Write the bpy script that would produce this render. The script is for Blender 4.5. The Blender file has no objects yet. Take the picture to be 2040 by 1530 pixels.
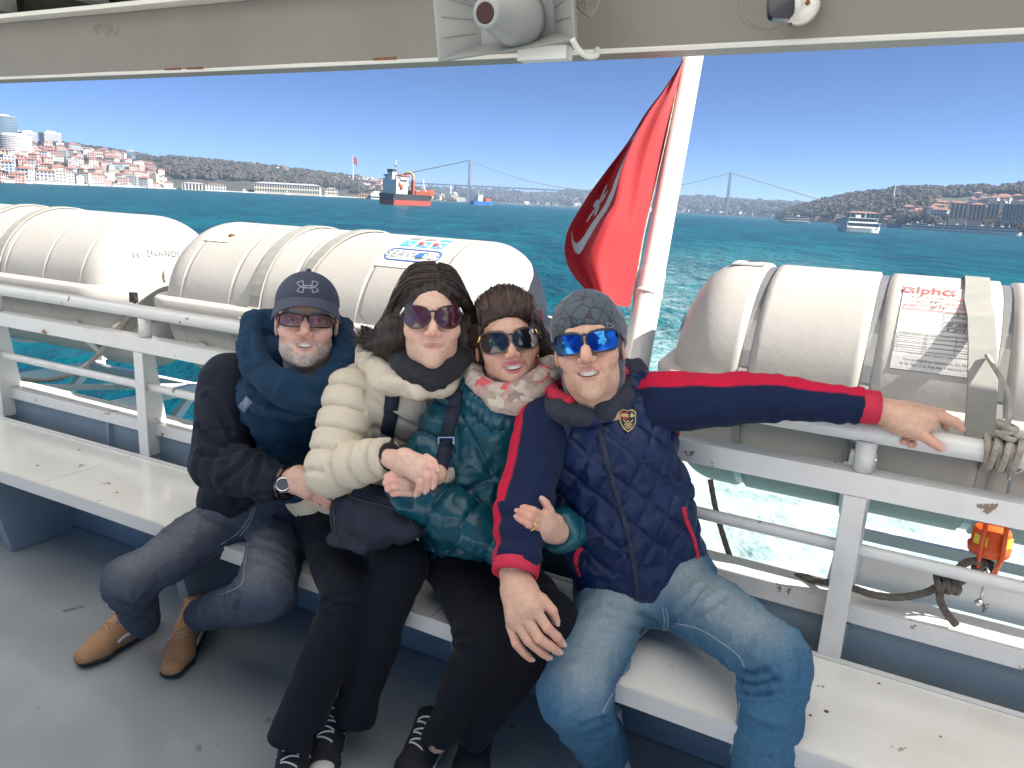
import bpy, math, random
import numpy as np
from mathutils import Vector, Matrix
from mathutils.bvhtree import BVHTree
random.seed(7); RNG = np.random.RandomState(11)
SC = bpy.context.scene; COL = SC.collection
# ---------------------------------------------------------------- camera
CAMH, FPX = 1.52, 1500.0                     # eye height above deck, focal length in photo pixels
PITCH, ROLL, STERN = math.radians(13.5), math.radians(2.95), math.atan(.524)
V3 = lambda *a: np.array(a if len(a) > 1 else a[0], float)
fw = V3(0, math.cos(PITCH), -math.sin(PITCH)); r0 = V3(1, 0, 0); u0 = V3(0, math.sin(PITCH), math.cos(PITCH))
CR = math.cos(ROLL)*r0 + math.sin(ROLL)*u0; CU = -math.sin(ROLL)*r0 + math.cos(ROLL)*u0
CAM = V3(0, 0, CAMH)
cd = bpy.data.cameras.new('camera'); cam = bpy.data.objects.new('camera', cd); COL.objects.link(cam)
cd.sensor_width = 36; cd.lens = FPX/2040*36; cd.clip_start = .05; cd.clip_end = 60000
cam.matrix_world = Matrix(((CR[0], CU[0], -fw[0], 0), (CR[1], CU[1], -fw[1], 0), (CR[2], CU[2], -fw[2], CAMH), (0, 0, 0, 1)))
SC.camera = cam
# ---------------------------------------------------------------- sky, sun, exposure
SUN_AZ, SUN_EL = math.radians(-16), math.radians(44)      # azimuth from +X towards +Y
w = bpy.data.worlds.new('World'); SC.world = w; w.use_nodes = True
nt = w.node_tree; bg = nt.nodes['Background']; sk = nt.nodes.new('ShaderNodeTexSky')
sk.sky_type = 'NISHITA'; sk.sun_disc = False; sk.sun_elevation = SUN_EL
sk.sun_rotation = math.pi/2 - SUN_AZ; sk.air_density = 0.45; sk.dust_density = 0.0; sk.ozone_density = 6.5; sk.altitude = 3200
nt.links.new(sk.outputs[0], bg.inputs[0]); bg.inputs[1].default_value = 0.05
sd = bpy.data.lights.new('sun', 'SUN'); sun = bpy.data.objects.new('sun', sd); COL.objects.link(sun)
sd.energy = 4.0; sd.angle = math.radians(.53); sd.color = (1, .95, .88)
sv = Vector((math.cos(SUN_EL)*math.cos(SUN_AZ), math.cos(SUN_EL)*math.sin(SUN_AZ), math.sin(SUN_EL)))
sun.rotation_euler = sv.to_track_quat('Z', 'Y').to_euler(); sun.location = sv*30
SC.view_settings.view_transform = 'Standard'; SC.view_settings.look = 'None'
SC.view_settings.exposure = 1.95; SC.view_settings.gamma = 1
SC.render.engine = 'CYCLES'; SC.cycles.use_denoising = True
SC.cycles.max_bounces = 8; SC.cycles.diffuse_bounces = 4; SC.cycles.glossy_bounces = 4; SC.cycles.volume_bounces = 0
SC.cycles.transparent_max_bounces = 12; SC.cycles.sample_clamp_indirect = 6
# ---------------------------------------------------------------- coordinates
O = V3(0, 2.176, 0); ET = V3(math.cos(STERN), -math.sin(STERN), 0); EN = V3(math.sin(STERN), math.cos(STERN), 0); UP = V3(0, 0, 1)
def S(s, n, z): return O + ET*s + EN*(n - .006*min(s-.3, 0)**2) + UP*z        # stern frame: along, outboard, up
def D(x, y): return fw + (x-1020)/FPX*CR - (y-765)/FPX*CU
def J(x, y, t): return CAM + t*D(x, y)                                        # photo pixel at a depth
def on_n(x, y, n): d = D(x, y); return CAM + d*((n-(CAM-O)@EN)/(d@EN))
def on_z(x, y, z): d = D(x, y); return CAM + d*((z-CAMH)/d[2])
def nrm(v): v = np.asarray(v, float); return v/np.linalg.norm(v)
def lerp(a, b, t): return a+(b-a)*t
# ---------------------------------------------------------------- materials
def node_mat(name):
    m = bpy.data.materials.new(name); m.use_nodes = True; t = m.node_tree
    return m, t, t.nodes['Principled BSDF'], lambda k: t.nodes.new('ShaderNode'+k), t.links.new
def rgba(c): return (c[0], c[1], c[2], 1)
def mk(name, c, rough=.5, metal=0, var=.12, vs=6, bump=0, bs=60, c2=None, wear=0, ws=9, wc=(.12, .05, .02), coat=0, sss=0, attr=False, sheen=0, spec=.5, bdist=.01, stretch=None, weave=0, wscale=300, emit=None, alpha=1, trans=0):
    m, t, b, N, L = node_mat(name)
    b.inputs['Roughness'].default_value = rough; b.inputs['Metallic'].default_value = metal
    b.inputs['Coat Weight'].default_value = coat; b.inputs['Coat Roughness'].default_value = .12; b.inputs['Specular IOR Level'].default_value = spec
    b.inputs['Sheen Weight'].default_value = sheen; b.inputs['Transmission Weight'].default_value = trans
    if sss:
        b.inputs['Subsurface Weight'].default_value = sss; b.inputs['Subsurface Radius'].default_value = (.012, .005, .003); b.inputs['Subsurface Scale'].default_value = .6
    tc = N('TexCoord'); src = tc.outputs['Object']
    if stretch:
        mp = N('Mapping'); mp.inputs['Scale'].default_value = stretch; L(src, mp.inputs[0]); src = mp.outputs[0]
    n = N('TexNoise'); n.inputs['Scale'].default_value = vs; n.inputs['Detail'].default_value = 6; L(src, n.inputs['Vector'])
    if attr:
        at = N('Attribute'); at.attribute_name = 'Col'; base = at.outputs['Color']
    else:
        rg = N('RGB'); rg.outputs[0].default_value = rgba(c); base = rg.outputs[0]
    mr = N('MapRange'); mr.inputs[1].default_value = .25; mr.inputs[2].default_value = .75; mr.inputs[3].default_value = 1-var; mr.inputs[4].default_value = 1+var
    L(n.outputs[0], mr.inputs[0])
    mx = N('VectorMath'); mx.operation = 'SCALE'; L(base, mx.inputs[0]); L(mr.outputs[0], mx.inputs['Scale']); out = mx.outputs[0]
    if c2 is not None:
        n2 = N('TexNoise'); n2.inputs['Scale'].default_value = vs*.45; n2.inputs['Detail'].default_value = 4; L(src, n2.inputs['Vector'])
        r2 = N('MapRange'); r2.inputs[1].default_value = .4; r2.inputs[2].default_value = .65; L(n2.outputs[0], r2.inputs[0])
        m2 = N('Mix'); m2.data_type = 'RGBA'; L(r2.outputs[0], m2.inputs[0]); L(out, m2.inputs[6]); m2.inputs[7].default_value = rgba(c2); out = m2.outputs[2]
    if wear:
        n3 = N('TexNoise'); n3.inputs['Scale'].default_value = ws; n3.inputs['Detail'].default_value = 9; n3.inputs['Roughness'].default_value = .65; L(src, n3.inputs['Vector'])
        r3 = N('MapRange'); r3.inputs[1].default_value = .74-wear*.1; r3.inputs[2].default_value = .76-wear*.1; L(n3.outputs[0], r3.inputs[0])
        m3 = N('Mix'); m3.data_type = 'RGBA'; L(r3.outputs[0], m3.inputs[0]); L(out, m3.inputs[6]); m3.inputs[7].default_value = rgba(wc); out = m3.outputs[2]
        # faint dirt film
        n4 = N('TexNoise'); n4.inputs['Scale'].default_value = ws*.35; n4.inputs['Detail'].default_value = 8; L(src, n4.inputs['Vector'])
        r4 = N('MapRange'); r4.inputs[1].default_value = .5; r4.inputs[2].default_value = .8; r4.inputs[4].default_value = .35; L(n4.outputs[0], r4.inputs[0])
        m4 = N('Mix'); m4.data_type = 'RGBA'; L(r4.outputs[0], m4.inputs[0]); L(out, m4.inputs[6]); m4.inputs[7].default_value = rgba((c[0]*.72, c[1]*.66, c[2]*.58)); out = m4.outputs[2]
    L(out, b.inputs['Base Color'])
    if bump:
        nb = N('TexNoise'); nb.inputs['Scale'].default_value = bs; nb.inputs['Detail'].default_value = 6; L(src, nb.inputs['Vector'])
        bp = N('Bump'); bp.inputs['Strength'].default_value = bump; bp.inputs['Distance'].default_value = bdist; L(nb.outputs[0], bp.inputs['Height']); nout = bp.outputs[0]
        if weave:
            wv = N('TexWave'); wv.inputs['Scale'].default_value = wscale; wv.bands_direction = 'DIAGONAL'; wv.inputs['Distortion'].default_value = .6; L(src, wv.inputs['Vector'])
            b2 = N('Bump'); b2.inputs['Strength'].default_value = weave; b2.inputs['Distance'].default_value = .002; L(wv.outputs[0], b2.inputs['Height']); L(nout, b2.inputs['Normal']); nout = b2.outputs[0]
        L(nout, b.inputs['Normal'])
    if alpha < 1: b.inputs['Alpha'].default_value = alpha
    return m
M = {}
# ---------------------------------------------------------------- objects
BASE = {}
def setp(o, label=None, cat=None, group=None, kind=None):
    if label: o['label'] = label
    if cat: o['category'] = cat
    if group: o['group'] = group
    if kind: o['kind'] = kind
    return o
def thing(name, loc, label, cat, group=None, kind=None):
    o = bpy.data.objects.new(name, None); COL.objects.link(o); o.location = Vector(loc); o.empty_display_size = .1
    BASE[o] = V3(loc); return setp(o, label, cat, group, kind)
def mesh(name, vs, fs, mat, smooth=False, col=None, midx=None):
    me = bpy.data.meshes.new(name); vs = np.asarray(vs, float)
    me.from_pydata(vs.tolist(), [], fs if isinstance(fs, list) else fs.tolist())
    for m in (mat if isinstance(mat, (list, tuple)) else [mat]): me.materials.append(m)
    if midx is not None: me.polygons.foreach_set('material_index', np.asarray(midx, np.int32))
    if smooth: me.polygons.foreach_set('use_smooth', np.ones(len(me.polygons), bool))
    if col is not None:
        a = me.color_attributes.new('Col', 'FLOAT_COLOR', 'POINT'); c = np.ones((len(vs), 4), np.float32); c[:, :3] = col; a.data.foreach_set('color', c.ravel())
    me.update(); return me
def obj(name, vs, fs, mat, parent=None, smooth=False, col=None, midx=None, label=None, cat=None, group=None, kind=None):
    b = BASE.get(parent, V3(0, 0, 0)) if parent else V3(0, 0, 0)
    me = mesh(name, np.asarray(vs, float)-b, fs, mat, smooth, col, midx)
    o = bpy.data.objects.new(name, me); COL.objects.link(o)
    if parent: o.parent = parent; BASE[o] = b
    return setp(o, label, cat, group, kind)
def copy_tree(o, parent=None, loc=None):
    c = o.copy(); COL.objects.link(c)
    if parent: c.parent = parent
    if loc is not None: c.location = Vector(loc)
    for ch in list(o.children): copy_tree(ch, c)
    return c
class MB:
    """collects simple shapes into one mesh"""
    def __init__(s): s.v = []; s.f = []; s.m = []; s.cm = 0
    def add(s, vs, fs):
        b = len(s.v); s.v += [list(map(float, p)) for p in vs]; s.f += [[i+b for i in f] for f in fs]; s.m += [s.cm]*len(fs); return s
    def hexa(s, p):   # 8 points: bottom loop, top loop
        return s.add(p, [[3, 2, 1, 0], [4, 5, 6, 7], [0, 1, 5, 4], [1, 2, 6, 5], [2, 3, 7, 6], [3, 0, 4, 7]])
    def box(s, c, h, ax=None):
        X, Y, Z = ax if ax is not None else (V3(1, 0, 0), V3(0, 1, 0), V3(0, 0, 1)); c = V3(c)
        q = [(-1, -1), (1, -1), (1, 1), (-1, 1)]
        return s.hexa([c+X*h[0]*a+Y*h[1]*b+Z*h[2]*e for e in (-1, 1) for a, b in q])
    def sbox(s, s0, s1, n0, n1, z0, z1, seg=1):
        for i in range(seg):
            a, b = lerp(s0, s1, i/seg), lerp(s0, s1, (i+1)/seg)
            s.hexa([S(a, n0, z0), S(b, n0, z0), S(b, n1, z0), S(a, n1, z0), S(a, n0, z1), S(b, n0, z1), S(b, n1, z1), S(a, n1, z1)])
        return s
    def tube(s, pts, r, sides=8, cap=True, flat=None):
        pts = [V3(p) for p in pts]; n = len(pts); rs = r if hasattr(r, '__len__') else [r]*n
        prev = None; vs = []
        for i, p in enumerate(pts):
            d = nrm(pts[min(i+1, n-1)]-pts[max(i-1, 0)])
            if prev is None:
                a = V3(0, 0, 1) if abs(d[2]) < .9 else V3(1, 0, 0); x = nrm(np.cross(d, a))
            else: x = nrm(prev-d*(prev@d))
            prev = x; y = np.cross(d, x)
            for k in range(sides):
                an = 2*math.pi*k/sides; vs.append(p+rs[i]*(math.cos(an)*x+math.sin(an)*y*(flat or 1)))
        fs = [[i*sides+k, i*sides+(k+1) % sides, (i+1)*sides+(k+1) % sides, (i+1)*sides+k] for i in range(n-1) for k in range(sides)]
        if cap: fs += [list(range(sides))[::-1], [(n-1)*sides+k for k in range(sides)]]
        return s.add(vs, fs)
    def strip(s, pts, nrs, wd, th=.003):
        """flat ribbon on a surface: points, normals, half width, thickness"""
        n = len(pts); vs = []
        for i in range(n):
            p = V3(pts[i]); d = nrm(V3(pts[min(i+1, n-1)])-V3(pts[max(i-1, 0)])); z = nrm(nrs[i]); x = nrm(np.cross(d, z)); h = wd[i] if hasattr(wd, '__len__') else wd
            vs += [p-x*h-z*th*.5, p-x*h*.95+z*th, p+x*h*.95+z*th, p+x*h-z*th*.5]
        fs = [[i*4+k, i*4+(k+1) % 4, i*4+4+(k+1) % 4, i*4+4+k] for i in range(n-1) for k in range(4)]+[[3, 2, 1, 0], [n*4-4, n*4-3, n*4-2, n*4-1]]
        return s.add(vs, fs)
    def ring(s, c, r, rr, ax=(0, 0, 1), seg=20, sides=6):
        z = nrm(ax); x = nrm(np.cross(z, V3(.3, .9, .2))); y = np.cross(z, x); vs = []
        for i in range(seg):
            a = 2*math.pi*i/seg; d = math.cos(a)*x+math.sin(a)*y
            for k in range(sides):
                b = 2*math.pi*k/sides; vs.append(V3(c)+d*(r+rr*math.cos(b))+z*rr*math.sin(b))
        return s.add(vs, [[i*sides+k, ((i+1) % seg)*sides+k, ((i+1) % seg)*sides+(k+1) % sides, i*sides+(k+1) % sides] for i in range(seg) for k in range(sides)])
    def lathe(s, c, ax, prof, seg=24, x=None, cap=True):
        """prof: list of (dist along axis, radius)"""
        z = nrm(ax); x = nrm(np.cross(z, V3(.31, .9, .2))) if x is None else nrm(x); y = np.cross(z, x); n = len(prof)
        vs = [V3(c)+z*h+r*(math.cos(2*math.pi*k/seg)*x+math.sin(2*math.pi*k/seg)*y) for h, r in prof for k in range(seg)]
        fs = [[i*seg+k, i*seg+(k+1) % seg, (i+1)*seg+(k+1) % seg, (i+1)*seg+k] for i in range(n-1) for k in range(seg)]
        if cap: fs += [list(range(seg))[::-1], [(n-1)*seg+k for k in range(seg)]]
        return s.add(vs, fs)
    def prism(s, poly, d):
        """planar polygon (3-D points) extruded by vector d"""
        n = len(poly); d = V3(d); vs = [V3(p) for p in poly]+[V3(p)+d for p in poly]
        return s.add(vs, [list(range(n))[::-1], list(range(n, 2*n))]+[[i, (i+1) % n, n+(i+1) % n, n+i] for i in range(n)])
    def ico(s, c, r, n=1):
        seg, rg = 8+4*n, 5+2*n; c = V3(c); r = V3(r) if hasattr(r, '__len__') else V3(r, r, r); vs = [c+V3(0, 0, r[2])]
        for i in range(1, rg):
            a = math.pi*i/rg
            for k in range(seg): vs.append(c+r*V3(math.sin(a)*math.cos(2*math.pi*k/seg), math.sin(a)*math.sin(2*math.pi*k/seg), math.cos(a)))
        vs.append(c-V3(0, 0, r[2])); L = len(vs)-1
        fs = [[0, 1+k, 1+(k+1) % seg] for k in range(seg)]+[[1+i*seg+k, 1+(i+1)*seg+k, 1+(i+1)*seg+(k+1) % seg, 1+i*seg+(k+1) % seg] for i in range(rg-2) for k in range(seg)]
        fs += [[L, 1+(rg-2)*seg+(k+1) % seg, 1+(rg-2)*seg+k] for k in range(seg)]
        return s.add(vs, fs)
    def obj(s, name, mat, parent=None, smooth=False, **k):
        return obj(name, s.v, s.f, mat, parent, smooth, midx=s.m if isinstance(mat, (list, tuple)) else None, **k)
def spline(pts, n=8):
    """Catmull-Rom through points"""
    P = [V3(p) for p in pts]; out = []
    for i in range(len(P)-1):
        a, b, c, d = P[max(i-1, 0)], P[i], P[i+1], P[min(i+2, len(P)-1)]
        for k in range(n):
            t = k/n; out.append(.5*((2*b)+(c-a)*t+(2*a-5*b+4*c-d)*t*t+(3*b-a-3*c+d)*t**3))
    return out+[P[-1]]
def text_mesh(txt, size, align='CENTER', bold=0.0, spacing=1.0):
    cu = bpy.data.curves.new('lettering', 'FONT'); cu.body = txt; cu.size = size; cu.align_x = align; cu.align_y = 'CENTER'; cu.offset = bold; cu.space_character = spacing; cu.resolution_u = 3; cu.fill_mode = 'FRONT'
    o = bpy.data.objects.new('lettering', cu); COL.objects.link(o)
    me = bpy.data.meshes.new_from_object(o.evaluated_get(bpy.context.evaluated_depsgraph_get()))
    vs = [(v.co.x, v.co.y) for v in me.vertices]; fs = [list(p.vertices) for p in me.polygons]
    bpy.data.objects.remove(o); bpy.data.curves.remove(cu); bpy.data.meshes.remove(me); return vs, fs
# ---------------------------------------------------------------- noise
def _h(i, j, k, s):
    n = (i.astype(np.int64)*374761393+j.astype(np.int64)*668265263+k.astype(np.int64)*2147483647+s*974634777) & 0xffffffff
    n = ((n ^ (n >> 13))*1274126177) & 0xffffffff; return ((n ^ (n >> 16)) & 0xffff)/65535.
def vnoise(P, sc, seed=0):
    p = np.asarray(P)*sc; i = np.floor(p); f = p-i; f = f*f*(3-2*f); i = i.astype(np.int64); r = 0
    for a in (0, 1):
        for b in (0, 1):
            for c in (0, 1):
                r = r+_h(i[:, 0]+a, i[:, 1]+b, i[:, 2]+c, seed)*(f[:, 0] if a else 1-f[:, 0])*(f[:, 1] if b else 1-f[:, 1])*(f[:, 2] if c else 1-f[:, 2])
    return r-.5
def fbm(P, sc, o=3, seed=0): return sum(vnoise(P, sc*2**k, seed+k)*.5**k for k in range(o))
# ---------------------------------------------------------------- implicit surfaces
def smin(a, b, k):
    h = np.clip(.5+.5*(b-a)/k, 0, 1); return b+(a-b)*h-k*h*(1-h)
def frame(ax, side):
    z = nrm(ax); x = nrm(np.asarray(side)-z*(np.asarray(side)@z)); return x, np.cross(z, x), z
def sdf_mesh(prims, vox, pad=.02):
    """prims: ('c',a,b,ra,rb,k) cone | ('e',c,r,R,k) ellipsoid | ('ec',a,b,(w,d),(w,d),side,k) oval limb | ('-c',..) ('-e',..) carve | ('cut',p,n) trim the side n points to"""
    lo, hi = np.full(3, 1e9), np.full(3, -1e9); bb = []
    for q in prims:
        ty = q[0].lstrip('-')
        if ty == 'c': a, b, m = V3(q[1]), V3(q[2]), max(q[3], q[4]); l, h = np.minimum(a, b)-m, np.maximum(a, b)+m
        elif ty == 'e': m = max(q[2]); l, h = V3(q[1])-m, V3(q[1])+m
        elif ty == 'ec': a, b, m = V3(q[1]), V3(q[2]), max(*q[3], *q[4]); l, h = np.minimum(a, b)-m, np.maximum(a, b)+m
        else: bb.append(None); continue
        bb.append((l, h))
        if q[0][0] != '-': lo = np.minimum(lo, l); hi = np.maximum(hi, h)
    lo = lo-pad; n = np.ceil((hi+pad-lo)/vox).astype(int)+1
    d = np.full(n, .5, np.float32); ax = [(lo[i]+vox*np.arange(n[i])).astype(np.float32) for i in range(3)]
    for q, bx in zip(prims, bb):
        if q[0] == 'cut':
            p, nn = V3(q[1]), nrm(q[2]); rad = q[3] if len(q) > 3 else 9
            pl = ((ax[0][:, None, None]-p[0])*nn[0]+(ax[1][None, :, None]-p[1])*nn[1]+(ax[2][None, None, :]-p[2])*nn[2])
            if rad < 9:
                rr = (ax[0][:, None, None]-p[0])**2+(ax[1][None, :, None]-p[1])**2+(ax[2][None, None, :]-p[2])**2
                d = np.where(rr < rad*rad, np.maximum(d, pl), d)
            else: d = np.maximum(d, pl)
            continue
        k = q[-1]; mg = k+.03
        i0 = np.clip(((bx[0]-mg-lo)/vox).astype(int), 0, n-1); i1 = np.clip(((bx[1]+mg-lo)/vox).astype(int)+2, 0, n)
        if (i1 <= i0).any(): continue
        sl = tuple(slice(a, b) for a, b in zip(i0, i1))
        X, Y, Z = ax[0][sl[0]][:, None, None], ax[1][sl[1]][None, :, None], ax[2][sl[2]][None, None, :]
        ty = q[0].lstrip('-')
        if ty == 'c':
            a, b = V3(q[1]), V3(q[2]); ba = b-a; L2 = max(ba@ba, 1e-9)
            t = np.clip(((X-a[0])*ba[0]+(Y-a[1])*ba[1]+(Z-a[2])*ba[2])/L2, 0, 1)
            e = np.sqrt((X-a[0]-t*ba[0])**2+(Y-a[1]-t*ba[1])**2+(Z-a[2]-t*ba[2])**2)-(q[3]+(q[4]-q[3])*t)
        elif ty == 'e':
            c, r, R = V3(q[1]), q[2], q[3]; R = np.eye(3) if R is None else np.asarray(R)   # rows: local axes
            u = [(X-c[0])*R[i][0]+(Y-c[1])*R[i][1]+(Z-c[2])*R[i][2] for i in range(3)]
            k0 = np.sqrt(sum((u[i]/r[i])**2 for i in range(3))); k1 = np.sqrt(sum((u[i]/r[i]**2)**2 for i in range(3)))+1e-6
            e = k0*(k0-1)/k1
        else:
            a, b = V3(q[1]), V3(q[2]); x, y, z = frame(b-a, q[5]); L = np.linalg.norm(b-a)
            u, v, wz = [(X-a[0])*e_[0]+(Y-a[1])*e_[1]+(Z-a[2])*e_[2] for e_ in (x, y, z)]
            t = np.clip(wz/L, 0, 1); ex = wz-t*L
            W, Dp = q[3][0]+(q[4][0]-q[3][0])*t, q[3][1]+(q[4][1]-q[3][1])*t
            k0 = np.sqrt((u/W)**2+(v/Dp)**2+(ex/Dp)**2); k1 = np.sqrt((u/W**2)**2+(v/Dp**2)**2+(ex/Dp**2)**2)+1e-6
            e = k0*(k0-1)/k1
        e = e.astype(np.float32)
        if q[0][0] == '-': d[sl] = -smin(-d[sl], e, k)
        else: d[sl] = smin(d[sl], e, k)
    return surf(d, lo, vox)
def surf(d, lo, vox):
    s = d < 0; n = d.shape
    c = sum(s[a:n[0]-1+a, b:n[1]-1+b, e:n[2]-1+e].astype(np.int8) for a in (0, 1) for b in (0, 1) for e in (0, 1))
    act = (c > 0) & (c < 8); I = np.argwhere(act); idx = np.full(act.shape, -1, np.int64); idx[act] = np.arange(len(I))
    off = np.array([(a, b, e) for a in (0, 1) for b in (0, 1) for e in (0, 1)])
    val = np.stack([d[I[:, 0]+o[0], I[:, 1]+o[1], I[:, 2]+o[2]] for o in off], 1)
    acc = np.zeros((len(I), 3)); cnt = np.zeros(len(I))
    for i in range(8):
        for j in range(i+1, 8):
            if abs(off[i]-off[j]).sum() == 1:
                m = (val[:, i] < 0) != (val[:, j] < 0); t = np.where(m, val[:, i]/(val[:, i]-val[:, j]+1e-12), 0)
                acc += np.where(m[:, None], off[i]+(off[j]-off[i])*t[:, None], 0); cnt += m
    V = lo+vox*(I+acc/cnt[:, None]); Q = []
    for a in range(3):
        b, e = (a+1) % 3, (a+2) % 3
        sa = np.moveaxis(s, (a, b, e), (0, 1, 2)); ia = np.moveaxis(idx, (a, b, e), (0, 1, 2))
        ch = (sa[:-1, 1:-1, 1:-1] != sa[1:, 1:-1, 1:-1]); K = np.argwhere(ch); i, j, k = K[:, 0], K[:, 1]+1, K[:, 2]+1
        q = np.stack([ia[i, j-1, k-1], ia[i, j, k-1], ia[i, j, k], ia[i, j-1, k]], 1); inside = sa[i, j, k]
        q[~inside] = q[~inside][:, ::-1]; Q.append(q)
    Q = np.concatenate(Q); Q = Q[(Q >= 0).all(1)]
    return V, Q
def vnormals(V, Q):
    N = np.zeros_like(V); fn = np.cross(V[Q[:, 2]]-V[Q[:, 0]], V[Q[:, 3]]-V[Q[:, 1]])
    for k in range(4): np.add.at(N, Q[:, k], fn)
    return N/(np.linalg.norm(N, axis=1, keepdims=True)+1e-9)
def smooth_mesh(V, Q, it=2, lam=.5):
    E = np.concatenate([Q[:, [k, (k+1) % 4]] for k in range(4)])
    for _ in range(it):
        A = np.zeros_like(V); c = np.zeros(len(V)); np.add.at(A, E[:, 0], V[E[:, 1]]); np.add.at(A, E[:, 1], V[E[:, 0]]); np.add.at(c, E[:, 0], 1); np.add.at(c, E[:, 1], 1)
        V = V+lam*(A/c[:, None]-V)
    return V
def bone_t(V, bones):
    """nearest bone index, arc length along it, direction round it"""
    best = np.full(len(V), 1e9); bi = np.zeros(len(V), int); bt = np.zeros(len(V))
    for i, (a, b, r) in enumerate(bones):
        ba = b-a; L = np.linalg.norm(ba); t = ((V-a)@ba)/(L*L); tc = np.clip(t, 0, 1)
        e = np.linalg.norm(V-a-tc[:, None]*ba, axis=1)-r; m = e < best; best[m] = e[m]; bi[m] = i; bt[m] = (t*L)[m]
    return bi, bt
def bvh(V, Q): return BVHTree.FromPolygons([Vector(v) for v in V], Q.tolist() if hasattr(Q, 'tolist') else Q)
def hit(b, x, y, lift=0):
    d = D(x, y); h = b.ray_cast(Vector(CAM), Vector(nrm(d)))
    if h[0] is None:
        h = b.find_nearest(Vector(J(x, y, 1.9)))
    n = V3(h[1]); n = n if n@d < 0 else -n
    return V3(h[0])+n*lift, n
# ================================================================ materials
M['white'] = mk('white marine paint', (.66, .65, .61), .35, var=.05, vs=4, bump=.25, bs=25, wear=.05, ws=7, bdist=.004, coat=.2)
M['rail'] = mk('chipped white rail paint', (.66, .655, .63), .32, var=.07, vs=5, bump=.4, bs=22, wear=.92, ws=14, wc=(.2, .13, .09), bdist=.005, coat=.25)
M['bench'] = mk('glossy bench paint', (.82, .80, .75), .22, var=.05, vs=3, bump=.22, bs=14, wear=.9, ws=11, wc=(.34, .30, .25), bdist=.004, coat=1.0)
M['deck'] = mk('blue grey deck paint', (.34, .365, .37), .28, c2=(.28, .305, .315), var=.14, vs=3.2, bump=.35, bs=7, wear=.85, ws=8, wc=(.16, .18, .19), bdist=.006, coat=.9)
M['bluewall'] = mk('steel blue bulwark paint', (.23, .295, .34), .4, var=.1, vs=4, bump=.2, bs=16, wear=.25, ws=8)
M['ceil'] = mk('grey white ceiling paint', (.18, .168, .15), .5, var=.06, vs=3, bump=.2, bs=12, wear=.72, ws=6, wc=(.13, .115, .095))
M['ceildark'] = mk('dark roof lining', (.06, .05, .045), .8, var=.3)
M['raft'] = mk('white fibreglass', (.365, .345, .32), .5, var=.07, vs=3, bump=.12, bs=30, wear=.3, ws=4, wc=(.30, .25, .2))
M['band'] = mk('steel band', (.34, .34, .33), .35, metal=.6, var=.15)
M['web'] = mk('woven grey webbing', (.24, .235, .215), .85, var=.08, vs=30, bump=.3, bs=600, bdist=.002)
M['rope'] = mk('old rope', (.36, .32, .27), .9, var=.3, vs=40, bump=.9, bs=220, bdist=.006)
M['ropedark'] = mk('weathered dark rope', (.14, .12, .10), .9, var=.4, vs=60, bump=.9, bs=240, bdist=.006)
M['orange'] = mk('orange plastic', (.75, .10, .015), .35, var=.08)
M['black'] = mk('black plastic', (.015, .015, .017), .4, var=.1)
M['steel'] = mk('galvanised steel', (.45, .45, .43), .35, metal=.9, var=.2)
M['rust'] = mk('rusty metal', (.16, .06, .025), .8, var=.4, vs=30)
M['paper'] = mk('sun bleached label', (.52, .51, .49), .5, var=.03)
M['inkblack'] = mk('black ink', (.03, .03, .035), .6, var=.05)
M['inkgrey'] = mk('faded grey ink', (.22, .22, .23), .6, var=.1)
M['inkred'] = mk('faded red ink', (.62, .10, .09), .6, var=.1)
M['inkblue'] = mk('blue ink', (.03, .12, .5), .6, var=.05)
M['inkcyan'] = mk('sticker blue', (.08, .32, .62), .6, var=.05)
M['yellow'] = mk('yellow label', (.8, .55, .05), .5, var=.05)
# ---------------------------------------------------------------- water
m, t, b, N, L = node_mat('sea water'); M['water'] = m
tc = N('TexCoord'); P = tc.outputs['Object']
def noise(sc, det=4, rough=.55, vec=P, dist=0):
    n = N('TexNoise'); n.inputs['Scale'].default_value = sc; n.inputs['Detail'].default_value = det; n.inputs['Roughness'].default_value = rough; n.inputs['Distortion'].default_value = dist; L(vec, n.inputs['Vector']); return n.outputs[0]
def rng(x, a, b_, c=0., d=1.):
    r = N('MapRange'); r.interpolation_type = 'SMOOTHSTEP'
    for i, v in zip((1, 2, 3, 4), (a, b_, c, d)): r.inputs[i].default_value = v
    L(x, r.inputs[0]); return r.outputs[0]
def mth(op, a, b_=None):
    n = N('Math'); n.operation = op
    for i, v in enumerate((a, b_)):
        if v is None: continue
        if isinstance(v, (int, float)): n.inputs[i].default_value = v
        else: L(v, n.inputs[i])
    return n.outputs[0]
mp = N('Mapping'); mp.inputs['Scale'].default_value = (1, .45, 1); mp.inputs['Rotation'].default_value = (0, 0, .5); L(P, mp.inputs[0]); wv = mp.outputs[0]
h = mth('ADD', mth('MULTIPLY', noise(.16, 3, .6, wv), 3.2), mth('ADD', mth('MULTIPLY', noise(.75, 4, .6, wv), 1.1), mth('MULTIPLY', noise(3.4, 4, .6, wv), .28)))
bp = N('Bump'); bp.inputs['Strength'].default_value = 1.0; bp.inputs['Distance'].default_value = .55; L(h, bp.inputs['Height']); bpn = bp
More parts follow.
